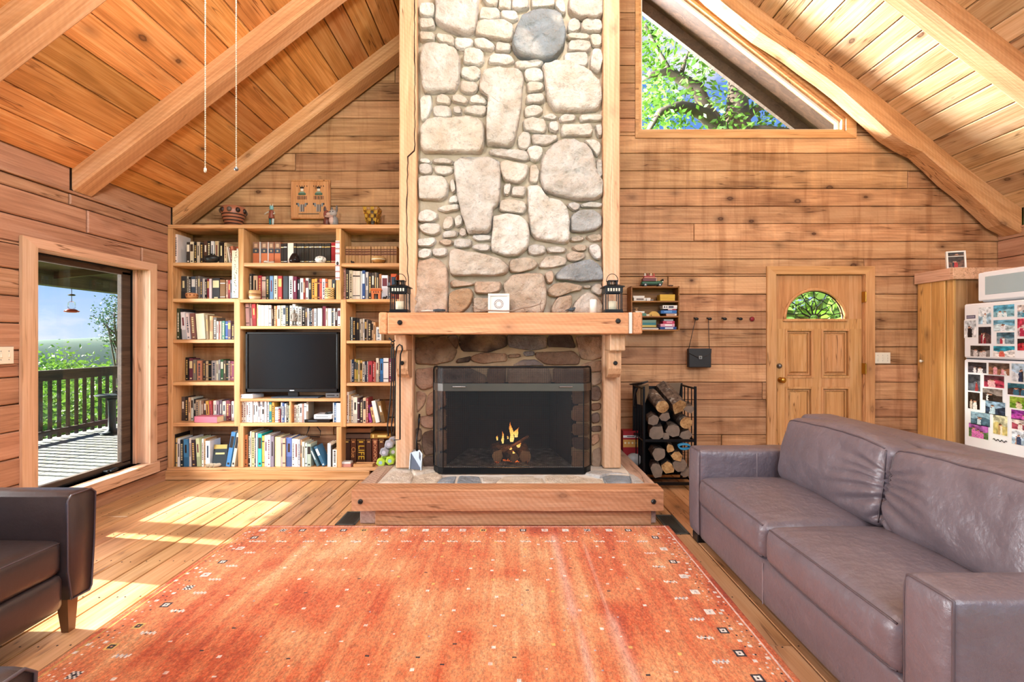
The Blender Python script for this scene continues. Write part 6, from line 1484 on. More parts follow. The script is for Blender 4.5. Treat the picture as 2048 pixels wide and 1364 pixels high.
def back_wr(seed, side):
    q_ = random.Random(seed); rays = [(-.95, .05), (-.62, .07), (-.36, .06), (-.12, .06), (.10, .05), (.34, .07)]
    def f(q, u, nr):
        if nr.x > .4: return 0
        s = u[1]*side                                                   # creases fan out from the inner end of the cushion
        dx, dz = 1.35-s, (u[2]-.12)*.75+.10*nzv(q.y*3, q.z*3, seed)
        th = math.atan2(dz, dx); rad = math.hypot(dx, dz)
        w = 0
        for i, (a, sg) in enumerate(rays):
            e = math.exp(-((th-a+.05*math.sin(rad*3+i))/sg)**2); w -= .020*e*max(0, 1-abs(rad-.65)/(.75-.06*i))
            w += .008*math.exp(-((th-a-.13)/.08)**2)*max(0, 1-rad/1.3)
        w *= max(0, 1-max(0, abs(u[2])-.8)*4)
        w += .016*nzv(q.x*4+seed, q.y*4, q.z*5)+.006*nzv(q.x*11, q.y*10+seed, q.z*12)
        return w
    return f
def sag(q, u): return (q.x, q.y*(1-.05*max(0, u[2])), q.z-.02*(u[1]**2)*max(0, u[2]))
for ya, yb, sd, side in ((2.27, 3.14, 1, -1), (1.50, 2.27, 7, 1)):
    c = spuff('back_cushion', 1.735, 1.985, ya, yb, .445, .845, .05, (.045, .012, .035), (16, 72, 48), back_wr(sd, side), (0, math.radians(9), 0), None, sag,
              [([(-1, t, 1) for t in T], .0042, M['seam']), ([(1, t, 1) for t in T], .0035, M['seam']), ([(-1, side, t) for t in T], .0036, M['seam']), ([(-1, -side, t) for t in T], .0036, M['seam'])])
for x, y in ((1.27, SY1-.09), (1.27, SY0+.09), (2.1, SY1-.09), (2.1, SY0+.09)):
    g = G().box(x-.04, x+.04, y-.045, y+.045, 0, .058, .005); g.v = [(v[0]-SO.x, v[1]-SO.y, v[2]) for v in g.v]; g.make('foot', M['plastic'], sofa)

# ---------------------------------------------------------------- armchairs (built facing +x, origin under the middle)
ch = empty('armchair', (0, 0, 0), 'dark brown leather armchair by the picture window', 'armchair', 'pair of leather armchairs')
CH = M['chair']; M['leg_wood'] = plain('stained_chair_leg', '6b4526', .4, 0, .2)
def arm_poly(y0, s):
    # front outline (y, z): wide at the top, narrowing to the foot
    return [(y0, .645-.02), (y0+s*.02, .648), (y0+s*.125, .648), (y0+s*.15, .625), (y0+s*.143, .40), (y0+s*.128, .175), (y0+s*.115, .155), (y0+s*.02, .16), (y0-s*.0, .30)]
for s in (1, -1):
    y0 = s*.31; arm = empty('arm'); arm.parent = ch
    pl = arm_poly(y0, s); xs = [0.0, -.012, -.05, -.45, -.80, -.84]
    g = G(); vs = []; n = len(pl); cy = sum(p[0] for p in pl)/n; cz = sum(p[1] for p in pl)/n
    for x, k_ in ((0, .955), (-.010, .99), (-.03, 1), (-.4, 1), (-.78, .99), (-.82, .95)):
        for (y, z) in pl:
            zz = cz+(z-cz)*k_; vs.append((x, cy+(y-cy)*k_, zz))
    fs = [(j*n+i, j*n+(i+1) % n, (j+1)*n+(i+1) % n, (j+1)*n+i) for j in range(5) for i in range(n)]+[tuple(range(n))[::-1], tuple(5*n+i for i in range(n))]
    o = g.add(vs, fs).make('arm_body', CH, arm, False)
    bm = bmesh.new(); bm.from_mesh(o.data); bmesh.ops.bevel(bm, geom=[e for e in bm.edges if e.calc_length() > .02 and abs((e.verts[0].co-e.verts[1].co).normalized().x) > .9], offset=.012, segments=2, affect='EDGES'); bm.to_mesh(o.data); bm.free()
    o.data.polygons.foreach_set('use_smooth', [True]*len(o.data.polygons))
    G().tube([(.001, cy+(y-cy)*.97, cz+(z-cz)*.97) for y, z in pl], .004, 6, closed=True).make('piping', M['seam'], arm, True)
puff('seat_cushion', (-.345, 0, .375), (.66, .615, .155), .03, (.012, .004, .022), (18, 18, 8), CH, ch, lambda q, u, nr: .003*nzv(q.x*7, q.y*7, 1))
G().tube([(-.018, -.29+.58*t, .438+.004*math.sin(t*3.1)) for t in [i/8 for i in range(9)]], .0035, 6).make('piping', M['seam'], ch, True)
puff('front_rail', (-.06, 0, .215), (.10, .63, .17), .035, (.01, 0, 0), (6, 16, 8), CH, ch)
puff('seat_deck', (-.43, 0, .23), (.74, .63, .12), .02, (0, 0, 0), (4, 4, 4), CH, ch)
puff('backrest', (-.75, 0, .53), (.17, .66, .68), .05, (.02, 0, .01), (8, 16, 16), CH, ch, soft, (0, math.radians(-7), 0))
for x, y, t in ((-.06, .375, .006), (-.06, -.375, .006), (-.77, .36, -.02), (-.77, -.36, -.02)):
    g = G(); vs = [(x+sx*w+o_, y+sy*w, z) for z, w, o_ in ((0, .017, t), (.165, .028, 0)) for sx, sy in ((-1, -1), (1, -1), (1, 1), (-1, 1))]
    g.add(vs, [(3, 2, 1, 0), (4, 5, 6, 7)]+[(i, (i+1) % 4, 4+(i+1) % 4, 4+i) for i in range(4)]); g.make('leg', M['leg_wood'], ch)
ch.location = (-2.0, 1.87, 0)
ch2 = copy_tree(ch); ch2.location = (-1.04, .60, 0); ch2['label'] = 'second leather armchair, only its arm showing at the bottom left corner'

# ================================================================ rug
RX0, RX1, RYB, RYF, CELL = -1.907, 1.135, 3.498, .85, .009
nu, nv = int((RX1-RX0)/CELL), int((RYB-RYF)/CELL)
rg = np.random.default_rng(4)
def smooth_noise(shape, su, sv):
    a, b = int(shape[0]/sv)+3, int(shape[1]/su)+3; t = rg.random((a, b))
    y = np.linspace(0, a-2.001, shape[0]); x = np.linspace(0, b-2.001, shape[1]); yi, xi = y.astype(int), x.astype(int); fy, fx = (y-yi)[:, None], (x-xi)[None, :]
    fy, fx = fy*fy*(3-2*fy), fx*fx*(3-2*fx)
    return t[yi][:, xi]*(1-fy)*(1-fx)+t[yi+1][:, xi]*fy*(1-fx)+t[yi][:, xi+1]*(1-fy)*fx+t[yi+1][:, xi+1]*fy*fx
sh2 = (nv, nu)
tone = .20*smooth_noise(sh2, 24, 40)+.16*smooth_noise(sh2, 60, 70)+.16*smooth_noise(sh2, 7, 60)+.16*smooth_noise(sh2, 2.5, 40)+.20*smooth_noise(sh2, 14, 14)+.12*rg.random(sh2)
uu = (np.arange(nu)+.5)*CELL; vv = (np.arange(nv)+.5)*CELL
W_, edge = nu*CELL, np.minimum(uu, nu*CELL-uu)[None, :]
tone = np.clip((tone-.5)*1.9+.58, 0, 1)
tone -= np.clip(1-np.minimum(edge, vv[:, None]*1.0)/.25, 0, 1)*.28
stops = [(0, 'ae4a32'), (.28, 'ce6846'), (.52, 'dd865c'), (.78, 'e69e70'), (1.0, 'efb88a')]
pos = np.array([s for s, _ in stops]); cols = np.array([lin(c) for _, c in stops])
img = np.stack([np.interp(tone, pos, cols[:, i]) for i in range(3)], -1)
def streak(x0, v0, x1, v1, w, amt, c):                                  # pale worn lines in the weave
    c = np.array(lin(c)); xc = x0+(x1-x0)*np.clip((vv-v0)/(v1-v0), 0, 1)
    m = np.exp(-((uu[None, :]-xc[:, None])/w)**2)*(np.clip((vv-v0)/.12, 0, 1)*np.clip((v1-vv)/.12, 0, 1))[:, None]*amt*(.5+.5*smooth_noise(sh2, 3, 14))
    img[:] = img*(1-m[..., None])+c*m[..., None]
toU = lambda X: X-RX0
streak(toU(.28), .12, toU(.30), 1.25, .028, .75, 'efb8a8'); streak(toU(.31), 1.2, toU(.31), 2.6, .02, .65, 'efb8a8'); streak(toU(.47), .25, toU(.47), 1.25, .010, .6, 'efc0a8'); streak(toU(.47), 1.1, toU(.50), 2.6, .03, .7, 'f0c4b0')
HW = {k_: np.array(lin(c)) for k_, c in dict(w='f0e4da', k='30262a', p='eccabc', y='e8bc72', g='b8aeb4', o='c85a3c', b='5a5a78').items()}
def stamp(u, v, rows, flip=False):
    a, b = int(v/CELL), int(u/CELL); h, w = len(rows), len(rows[0])
    for j, r in enumerate(rows):
        for i, c in enumerate(r):
            y, x = a-h//2+j, b-w//2+i
            if c != '.' and 0 <= y < nv and 0 <= x < nu: img[y, x] = HW[c]
SQ = [['kkkkk', 'kwwwk', 'kwkwk', 'kwwwk', 'kkkkk'], ['wwwww', 'wpppw', 'wpopw', 'wpppw', 'wwwww'], ['wkwkw', 'kwkwk', 'wkkkw', 'kwkwk', 'wkwkw'], ['wwwww', 'wwwww', 'wwgww', 'wwwww', 'wwwww'], ['yyyyy', 'ykkky', 'yk.ky', 'ykkky', 'yyyyy']]
COMB = [['w.w.k.w.', 'wwwwwwww', '.w.k.w.w'], ['.g.w.g.w', 'wwgwwgww', 'w.g.w.w.'], ['p.p.w.p.', 'ppwppwpp', '.p.p.p.p']]
qr = random.Random(9)
img[3, 4:nu-4] = HW['p']; img[:, 4] = HW['y']*.8+.1*HW['o']; img[:, nu-5] = HW['p']
u = .16
while u < W_-.2: stamp(u, .09, qr.choice(SQ)); u += .142+qr.uniform(-.012, .012)
u = .2
while u < W_-.25: stamp(u, .285, qr.choice(COMB)); u += .165+qr.uniform(-.02, .02)
for s in (0, 1):
    e = lambda d: d if s == 0 else W_-d
    v = .22
    while v < nv*CELL-.05: stamp(e(.17), v, [r for r in qr.choice(SQ)]); stamp(e(.26+qr.uniform(-.01, .01)), v+.06, qr.choice(COMB)); v += .165+qr.uniform(-.02, .02)
    v = .14
    while v < nv*CELL:
        for k_ in range(3): stamp(e(.06+k_*.032+qr.uniform(-.008, .008)), v+qr.uniform(-.015, .015), qr.choice([['w'], ['ww', 'ww'], ['p'], ['w'], ['k']]) if qr.random() < .85 else ['.'])
        v += .042
u = .20
while u < W_-.2: stamp(u, .155+qr.uniform(-.02, .02), qr.choice([['w'], ['ww'], ['p'], ['k']])); stamp(u+.03, .20+qr.uniform(-.02, .02), ['w']); u += .085
v = .36
while v < nv*CELL:
    u = .36+qr.uniform(0, .08)
    while u < W_-.32:
        stamp(u+qr.uniform(-.05, .05), v+qr.uniform(-.06, .06), qr.choice([['ww', 'ww'], ['w'], ['pp', 'pp'], ['ww', 'ww'], ['kk'], ['yy', 'yy'], ['ww'], ['g']])); u += .155
    v += .15
me = bpy.data.meshes.new('rug_pile')
X = RX0+np.arange(nu+1)*CELL; Y = RYB-np.arange(nv+1)*CELL
gx, gy = np.meshgrid(X, Y); hz = .012+.0012*rg.random(gx.shape)
hz[0, :] = hz[-1, :] = .001; hz[:, 0] = hz[:, -1] = .001
co = np.stack([gx, gy, hz], -1).reshape(-1, 3)
idx = np.arange((nu+1)*(nv+1)).reshape(nv+1, nu+1)
quads = np.stack([idx[:-1, :-1], idx[1:, :-1], idx[1:, 1:], idx[:-1, 1:]], -1).reshape(-1, 4)
me.vertices.add(len(co)); me.vertices.foreach_set('co', co.ravel()); me.loops.add(quads.size); me.loops.foreach_set('vertex_index', quads.ravel())
me.polygons.add(len(quads)); me.polygons.foreach_set('loop_start', np.arange(0, quads.size, 4)); me.polygons.foreach_set('loop_total', np.full(len(quads), 4)); me.update(calc_edges=True)
att = me.color_attributes.new('Col', 'FLOAT_COLOR', 'CORNER')
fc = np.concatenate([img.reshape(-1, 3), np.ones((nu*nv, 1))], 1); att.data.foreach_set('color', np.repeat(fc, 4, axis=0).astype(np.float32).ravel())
k = N('wool_pile'); a = k.node('ShaderNodeVertexColor', layer_name='Col').outputs[0]
n1 = k.noise(k.coord((1, .5, 1)), 330, 2, .7); n2 = k.noise(k.coord((1, .34, 1)), 120, 4, .7)
hv = k.node('ShaderNodeHueSaturation', {'Color': a, 'Value': k.math('MULTIPLY_ADD', n2, 2.0, k.math('MULTIPLY_ADD', n1, .9, -.50))}); hv.inputs['Saturation'].default_value = 1.05
k.col(hv.outputs[0]).set(Roughness=.95); k.b.inputs['Specular IOR Level'].default_value = .05; k.set(Sheen_Weight=.15); k.bump(k.math('ADD', n1, n2), .8, .006)
me.materials.append(k.m)
rug = bpy.data.objects.new('rug', me); COL.objects.link(rug); tag(rug, 'large orange-red wool rug with small white and black motifs', 'rug')

# ================================================================ ceiling fan (only its pull chains hang into view)
fan_ = empty('ceiling_fan', (-1.2, 2.0, 2.9), 'ceiling fan whose two pull chains hang before the left roof slope', 'ceiling fan')
FO = Vector((-1.2, 2.0, 2.9)); zc = roof(-1.2)
def fl(name, g, m, smooth=False): g.v = [(v[0]-FO.x, v[1]-FO.y, v[2]-FO.z) for v in g.v]; return g.make(name, m, fan_, smooth)
fl('downrod', G().tube([(-1.2, 2, 3.5), (-1.2, 2, zc-.002)], .013, 10), M['iron']); fl('motor', G().lathe([(.05, 3.28), (.12, 3.30), (.14, 3.40), (.10, 3.47), (.03, 3.52)], (-1.2, 2, 0), 20), M['iron'], True)
fl('canopy', G().lathe([(.02, zc-.16), (.07, zc-.11), (.075, zc-.062)], (-1.2, 2, 0), 16), M['iron'], True)
for i in range(5):
    a = 2*math.pi*i/5+.2; c_, s_ = math.cos(a), math.sin(a)
    vs = [(-1.2+c_*r-s_*w, 2+s_*r+c_*w, 3.37+z+.15*w) for r, w0 in ((.14, .04), (.24, .06), (.62, .075)) for w in (-w0, w0) for z in (0, .008)]
    fl('blade', G().add(vs, [(0, 1, 3, 2), (8, 10, 11, 9)]+[(b+q0, b+q1, b+4+q1, b+4+q0) for b in (0, 4) for q0, q1 in ((0, 1), (1, 3), (3, 2), (2, 0))]), M['dark_wood'])
M['bowl'] = emis('lit_glass_bowl', (1.0, .90, .76), 2.0)
fl('light_bowl', G().lathe([(.02, 3.06), (.07, 3.08), (.11, 3.15), (.12, 3.24), (.06, 3.28)], (-1.2, 2, 0), 20), M['bowl'], True)
light('fan_lamp', 'POINT', (-1.2, 2.0, 2.98), 95.0, (1.0, .96, .90), shadow_soft_size=.10)
for px, pe, tip in ((410.5, 342, 0), (472.5, 338, 1)):
    x = PX(px, 2.0); ze = PZ(pe, 2.0); n = int((3.1-ze)/.0075); g = G()
    for i in range(n): g.ball((x, 2.0, ze+.01+i*.0075), .0031, 6, 4)
    chn = fl('pull_chain', g, M['brass'] if False else M['ivory'], True)
    t = G().lathe([(.002, .014), (.005, .010), (.0055, 0), (.003, -.006)], (x, 2.0, ze), 10) if not tip else G().ball((x, 2.0, ze), .0085, 12, 8)
    t.v = [(v[0]-FO.x, v[1]-FO.y, v[2]-FO.z) for v in t.v]; t.make('chain_pull', M['ivory'] if not tip else M['steel'], chn, True)

# unseen lamp added under the ridge to rake light over the chimney
rl = empty('added_ridge_lamp', (XRIDGE-.35, 2.75, 4.98), 'added unseen lamp globe under the ridge high above the hearth', 'lamp')
G().tube([(0, 0, .10), (0, 0, roof(XRIDGE-.35)-4.98-.03)], .010, 8).make('stem', M['iron'], rl); G().lathe([(.02, -.06), (.08, -.05), (.11, .0), (.09, .06), (.03, .10)], (0, 0, 0), 18).make('globe', M['bowl'], rl, True)
light('added_ridge_light', 'POINT', (XRIDGE-.35, 2.75, 4.80), 115.0, (1.0, .98, .96), shadow_soft_size=.12)
# ================================================================ tall cabinet in the corner
CX, CY0, CZT = 4.17, 4.58, 1.955
cab = empty('tall_cabinet', (CX, 4.8, 0), 'tall narrow knotty pine cabinet in the right corner', 'cabinet')
def part(root, name, g, m, smooth=False, par=None):
    l = root.location; g.v = [(v[0]-l[0], v[1]-l[1], v[2]-l[2]) for v in g.v]; return g.make(name, m, par or root, smooth)
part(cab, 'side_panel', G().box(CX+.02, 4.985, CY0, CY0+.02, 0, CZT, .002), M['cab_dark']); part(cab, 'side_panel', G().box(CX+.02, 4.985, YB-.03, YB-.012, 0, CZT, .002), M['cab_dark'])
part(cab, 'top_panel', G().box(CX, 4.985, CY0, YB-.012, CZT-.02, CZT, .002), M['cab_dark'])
part(cab, 'face_stile', G().box(CX, CX+.022, CY0, CY0+.075, 0, CZT, .003), M['cab']); part(cab, 'face_stile', G().box(CX, CX+.022, YB-.05, YB-.012, 0, CZT, .003), M['cab'])
dr = empty('cabinet_door'); dr.parent = cab
for a, b in ((CY0+.078, CY0+.225), (CY0+.228, YB-.053)): part(cab, 'door_board', G().box(CX-.016, CX+.006, a, b, .06, CZT-.03, .005), M['cab'], par=dr)
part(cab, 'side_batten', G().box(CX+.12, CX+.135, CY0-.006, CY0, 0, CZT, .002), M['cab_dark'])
for a in ((CX-.035, 4.985, CY0-.035, CY0), (CX-.035, CX, CY0, YB-.012)): part(cab, 'crown_board', G().box(a[0], a[1], a[2], a[3], CZT-.035, 2.03, .004), M['trim_y'])
part(cab, 'crown_top', G().box(CX-.02, 4.985, CY0-.02, YB-.012, 2.005, 2.025, .002), M['trim_y'])
part(cab, 'knob', G().lathe([(.006, 0), (.006, -.015), (.016, -.022), (.014, -.034)], (CX-.016, 4.90, 1.137), 12, 'X'), M['ivory'], True, dr)
fr_ = empty('photo_frame', (4.27, 4.66, 2.032), 'small white double picture frame on top of the tall cabinet', 'picture frame')
fw, fh = .075, .175
for a in ((-fw, fw, 0, .014), (-fw, fw, fh-.014, fh), (-fw, -fw+.014, .014, fh-.014), (fw-.014, fw, .014, fh-.014), (-fw+.014, fw-.014, fh*.68, fh*.72)): G().box(a[0], a[1], -.012, .018, a[2], a[3], .002).make('frame', M['white_trim'], fr_)
def photo_mesh(name, w, h, seed, tones, parent=None, nx=26, nz=26, figures=2, f=None):
    """small print: blocks of colour with simple upright shapes"""
    q = random.Random(seed); bg, sky, fig, acc = [lin(t) for t in tones]
    fx = [(q.uniform(.25, .75), q.uniform(.35, .6), q.uniform(.07, .14), q.choice([fig, acc, fig])) for _ in range(figures)]
    vs, fs, cc = [], [], []
    for j in range(nz+1):
        for i in range(nx+1): vs.append((f or (lambda u, v: (u, -.001, v)))((i/nx-.5)*w, j/nz*h))
    for j in range(nz):
        for i in range(nx):
            u, v = (i+.5)/nx, (j+.5)/nz; fs.append((j*(nx+1)+i, j*(nx+1)+i+1, (j+1)*(nx+1)+i+1, (j+1)*(nx+1)+i))
            c = sky if v > .55+.1*math.sin(u*5+seed) else bg
            c = tuple(x*(.95+.9*noise.noise(Vector((u*5, v*5, seed*3.1)))+.35*noise.noise(Vector((u*14, v*14, seed)))) for x in c)
            for (a, hgt, r, fcol) in fx:
                wob = r*(1+.35*noise.noise(Vector((v*7, a*9, seed)))-.35*max(0, v-hgt*.6)/hgt)
                if math.hypot(u-a, v-hgt-.07) < r*.62: c = lin('c8967c') if v < hgt+.08 else lin('4a3428')
                elif abs(u-a) < wob and v < hgt: c = tuple(x*(1+.5*noise.noise(Vector((u*20, v*9, seed)))) for x in fcol)
            cc.append(tuple(max(0, x) for x in c))
    g = G().add(vs, fs); o = g.make(name, M['photo'], parent); at_ = o.data.color_attributes.new('Col', 'FLOAT_COLOR', 'CORNER')
    at_.data.foreach_set('color', [t for c in cc for _ in range(4) for t in (*c, 1)]); return o
p = photo_mesh('photo_print', .122, .105, 3, ('6a4a3c', '3a302c', '1c2430', 'a83030'), fr_); p.location = (0, .002, .014)
p = photo_mesh('photo_print', .122, .034, 5, ('4a3c34', '2a3038', '80604c', '506070'), fr_, nz=5); p.location = (0, .002, .128)
G().box(-fw+.01, fw-.01, .004, .01, .01, fh-.01).make('backing', M['cream'], fr_)
fr_.rotation_euler = (math.radians(-7), 0, math.radians(-22))

# ================================================================ refrigerator
FXF = 4.19
rf = empty('refrigerator', (FXF, 4.12, 0), 'white top-freezer refrigerator covered with photographs', 'refrigerator')
part(rf, 'body', G().box(FXF+.07, 4.94, 3.74, 4.5, .02, 1.675, .008), M['white'])
part(rf, 'freezer_door', G().box(FXF, FXF+.065, 3.74, 4.5, 1.184, 1.68, .012), M['white']); part(rf, 'fridge_door', G().box(FXF, FXF+.065, 3.74, 4.5, .05, 1.172, .012), M['white'])
part(rf, 'door_gasket', G().box(FXF+.02, FXF+.072, 3.75, 4.49, .05, 1.67), M['grey_plastic']); part(rf, 'kick_plate', G().box(FXF+.03, FXF+.09, 3.75, 4.49, 0, .05, .002), M['grey_plastic'])
for z0, z1 in ((1.22, 1.5), (.75, 1.14)): part(rf, 'handle', G().tube([(FXF, 3.785, z0), (FXF-.04, 3.785, z0+.02), (FXF-.04, 3.785, z1-.02), (FXF, 3.785, z1)], .011, 8), M['white'], True)
PH = [(108, 435, 190, 555, 'e8e8e8 c8d0d4 1c1c20 26262a', 'wedding couple in black'), (207, 340, 298, 460, 'a8c8d8 e8eef0 5a90b0 e8f0f0', 'white and blue coast'), (315, 322, 465, 408, '8cc0cc 5aa4c0 e8f4f4 c8e8ec', 'turquoise sea'), (207, 480, 298, 600, '5a4040 20242c e8e4e4 8a2c38', 'person in white indoors'),
 (315, 430, 468, 510, 'c8dce0 6ea8c0 e8ecf0 8a4048', 'pale beach towel scene'), (338, 520, 465, 602, '8aa4b0 4a7080 b03848 e8e8e8', 'child in a red top'), (150, 615, 290, 693, '8a8480 34302e d0ccc8 505878', 'grey group at a table'), (315, 618, 468, 695, 'e8e4e0 2c98b0 a02838 d86858', 'red platter and blue top'),
 (487, 322, 531, 410, '90b8c8 e8d8d0 c89888 4890a8', 'pale blue shore, top right'), (487, 420, 531, 548, 'e0c8cc c84058 b03050 e8e0e0', 'pink-clad person, freezer right'), (487, 565, 531, 650, 'b02838 2a2024 d83848 e8d8d0', 'red-clad person, freezer lower right'),
 (132, 735, 265, 810, '4a4448 2c2a2e e8e4e0 d8a838', 'white and yellow figures'), (280, 740, 430, 825, '8a6048 5a4a40 e0a0a8 e8e0dc', 'group in pink indoors'), (445, 745, 531, 875, 'c8ccd0 a8c0d0 1c2028 2c3c58', 'dark-coated pair outdoors'), (132, 822, 220, 940, '5a6068 303438 e8e8ec 983838', 'white coat and red sleeve'),
 (247, 830, 392, 915, 'b84058 5a3038 e8b8b8 f0ecec', 'crimson and white embrace'), (417, 888, 531, 972, '4a3838 2c6878 3a6a80 a85848', 'teal jumper portrait'), (237, 925, 380, 1012, '38302c 8a8078 e8e4e0 241e1c', 'dark kitchen portrait'), (132, 950, 217, 1070, '1c1816 2a2420 e8e0d8 c8b8a8', 'white dress on black'),
 (257, 1018, 400, 1108, '2c3c50 90b0c8 b8d0dc 1c2838', 'blue-tinted group'), (432, 985, 531, 1068, '6a9830 98b840 e8d8b8 d8c8a0', 'bright green lawn'), (152, 1095, 290, 1188, '4a6878 88a8b8 c0d0d8 385868', 'blue-shirted person'), (443, 1080, 531, 1150, 'b048a0 8a3890 d870b8 e8a8d8', 'magenta flowers'),
 (313, 1118, 415, 1255, 'c0b070 d8d4b0 e8dcc0 b89860', 'pale yellow garden portrait'), (138, 1180, 278, 1278, '5a7848 a860a8 d878b8 704890', 'purple and green flowers'), (447, 1145, 531, 1220, 'a04858 d8c8c0 e8e0dc 702838', 'white shirts with red'), (447, 1230, 531, 1330, 'a8c0d0 d8e0e8 3c4c68 c09880', 'navy cap close-up')]
for i, (x0, y0, x1, y1, tn, lb) in enumerate(PH):
    pa, pb = 1900+x0/3.59, 1900+x1/3.59; qa, qb = 520+y0/3.59, 520+y1/3.59
    if pb > 2047: pb = 2060
    Ya, Yb = 970*FXF/(pa-1024), 970*FXF/(pb-1024); Ym = (Ya+Yb)/2
    z1, z0 = PZ(qa, Ym), PZ(qb, Ym); w, h = Ya-Yb, z1-z0
    e = empty('photograph', (FXF-.002, Ym, z0), f'photo print showing {lb}, stuck on the refrigerator', 'photograph', 'photographs on the refrigerator')
    cl(G().box(-.0012, .0012, -w/2-.006, w/2+.006, -.006, h+.006).make('paper_border', M['print'], e), 'f2f2f0')
    photo_mesh('photo_print', w, h, 40+i, tn.split(), e, figures=2 if i % 3 else 3, f=lambda u, v: (-.0018, -u, v))
for (x0, y0, x1, y1, c, lb) in ((120, 397, 183, 420, '5a5468', 'dark lettered strip magnet above the wedding photo'), (312, 1286, 412, 1306, '1c1c1e', 'black curly script magnet near the fridge bottom photos')):
    pa, pb = 1900+x0/3.59, 1900+x1/3.59; Ya, Yb = 970*FXF/(pa-1024), 970*FXF/(pb-1024); Ym = (Ya+Yb)/2; z1, z0 = PZ(520+y0/3.59, Ym), PZ(520+y1/3.59, Ym)
    e = empty('magnet', (FXF-.002, Ym, z0), lb, 'magnet'); w, h = Ya-Yb, z1-z0
    if c[0] == '5':
        cl(G().box(-.001, .002, -w/2, w/2, 0, h, .0005).make('plate', M['print'], e), c)
        for j in range(9): cl(G().box(-.0016, 0, -w/2+.008+j*w*.1, -w/2+.008+j*w*.1+w*.05, h*.3, h*.7).make('mark', M['print'], e), 'c8c4d0')
    else:
        cl(G().tube([(-.002, w/2-w*t, h*.45+h*.35*math.sin(t*22)) for t in [j/40 for j in range(41)]], .0028, 5).make('script', M['print'], e), c)
# microwave oven on the refrigerator
mw = empty('microwave', (4.235, 4.1, 1.681), 'white microwave oven standing on the refrigerator', 'microwave')
part(mw, 'case', G().box(4.245, 4.62, 3.78, 4.405, 1.69, 1.962, .02), M['white']); part(mw, 'door', G().box(4.228, 4.25, 3.92, 4.405, 1.70, 1.955, .01), M['white'])
cl(part(mw, 'door_window', G().box(4.2255, 4.235, 3.93, 4.335, 1.752, 1.915, .003), M['lcdw'] if 'lcdw' in M else plain('grey_tinted_window', 'a9bcc0', .25, 0, .04)), 'ffffff'); part(mw, 'control_panel', G().box(4.228, 4.25, 3.785, 3.915, 1.70, 1.955, .006), M['grey_plastic'])
for y in (3.82, 4.36): part(mw, 'foot', G().lathe([(.012, 1.681), (.012, 1.692)], (4.32, y, 0), 10), M['plastic'])

# ================================================================ small wall shelf with boxes
WD = 4.83
ws = empty('wall_shelf', (PX(1311, WD), WD, 1.445), 'small open wall shelf of dark pine right of the mantel', 'shelf')
wx0, wx1, wz0, wz1 = PX(1262, WD), PX(1359.5, WD), PZ(661.5, WD), PZ(572, WD)
tk = .014
for a in ((wx0, wx0+tk), (wx1-tk, wx1)): part(ws, 'side', G().box(a[0], a[1], WD, YB-.006, wz0, wz1, .002), M['smallshelf'])
for py in (574, 603, 633.5, 660.5): part(ws, 'shelf', G().box(wx0+tk, wx1-tk, WD+.003, YB-.006, PZ(py, WD)-.007, PZ(py, WD)+.007, .002), M['smallshelf'])
part(ws, 'back_panel', G().box(wx0+tk, wx1-tk, YB-.012, YB-.006, wz0, wz1), M['smallshelf'])
S1, S2, S3, ST = [PZ(p_, WD)+.0075 for p_ in (603, 633.5, 660.5, 574)]
def wsx(x): return PX(1240+x/9.093, WD)
def wbx(name, x0, x1, y0, y1, zb, c, label, cat, dep=.10, marks_=None, yoff=.01):
    h = (y1-y0)/9.093*WD/970; w = wsx(x1)-wsx(x0)
    e = empty(name, ((wsx(x0)+wsx(x1))/2, WD+yoff, zb), label, cat)
    cl(G().box(-w/2, w/2, 0, dep, 0, h*.42, .0012).make('tray', M['cover'], e), c); cl(G().box(-w/2-.001, w/2+.001, -.001, dep+.001, h*.42, h-.0006, .0012).make('lid', M['cover'], e), c)
    if marks_:
        for (a, b, mc) in marks_: cl(G().box(-w/2+w*a, -w/2+w*b, -.0018, 0, h*.28, h*.78).make('lettering_mark', M['print'], e), mc)
    return zb+h
z = wbx('game_box', 258, 480, 585, 640, S1, 'e6ddd0', 'lower cream box at the left of the upper wall shelf', 'box', marks_=[(.2, .8, '7a6a60')]); wbx('game_box', 246, 450, 545, 583, z, 'ece4d8', 'upper cream box stacked at the left of the upper wall shelf', 'box')
wbx('card_pack', 490, 560, 585, 640, S1, 'e8e2da', 'small white card pack beside the cream boxes', 'box', .05); wbx('card_pack', 566, 612, 610, 640, S1, '8a8078', 'tiny grey card pack on the upper wall shelf', 'box', .04)
wbx('tin_box', 735, 1005, 522, 640, S1, 'd8ac3a', 'yellow lidded tin on the upper wall shelf', 'tin')
z = wbx('game_box', 848, 1040, 862, 908, S2, 'c8a088', 'tan box at the bottom of the middle wall shelf stack', 'box', marks_=[(.8, .95, 'eee6dc')]); z = wbx('game_box', 750, 1038, 795, 855, z, '3a70b4', 'blue box in the middle wall shelf stack', 'box', marks_=[(.2, .7, '6a9cd0')]); z = wbx('game_box', 880, 1030, 768, 792, z, 'b04a58', 'thin red and white box in the middle wall shelf stack', 'box', marks_=[(.0, .5, 'eee6e6')]); wbx('game_box', 785, 1045, 693, 760, z, 'eee9e2', 'white lettered box on top of the middle wall shelf stack', 'box', marks_=[(.08, .16, '38323a'), (.24, .3, '38323a'), (.4, .75, '4a4a5a')])
z = wbx('game_box', 250, 480, 852, 905, S2, '5a8a78', 'green box at the left of the middle wall shelf', 'box'); z = wbx('game_box', 290, 450, 775, 812, z, 'ece6d8', 'cream box on the green one, middle wall shelf', 'box')
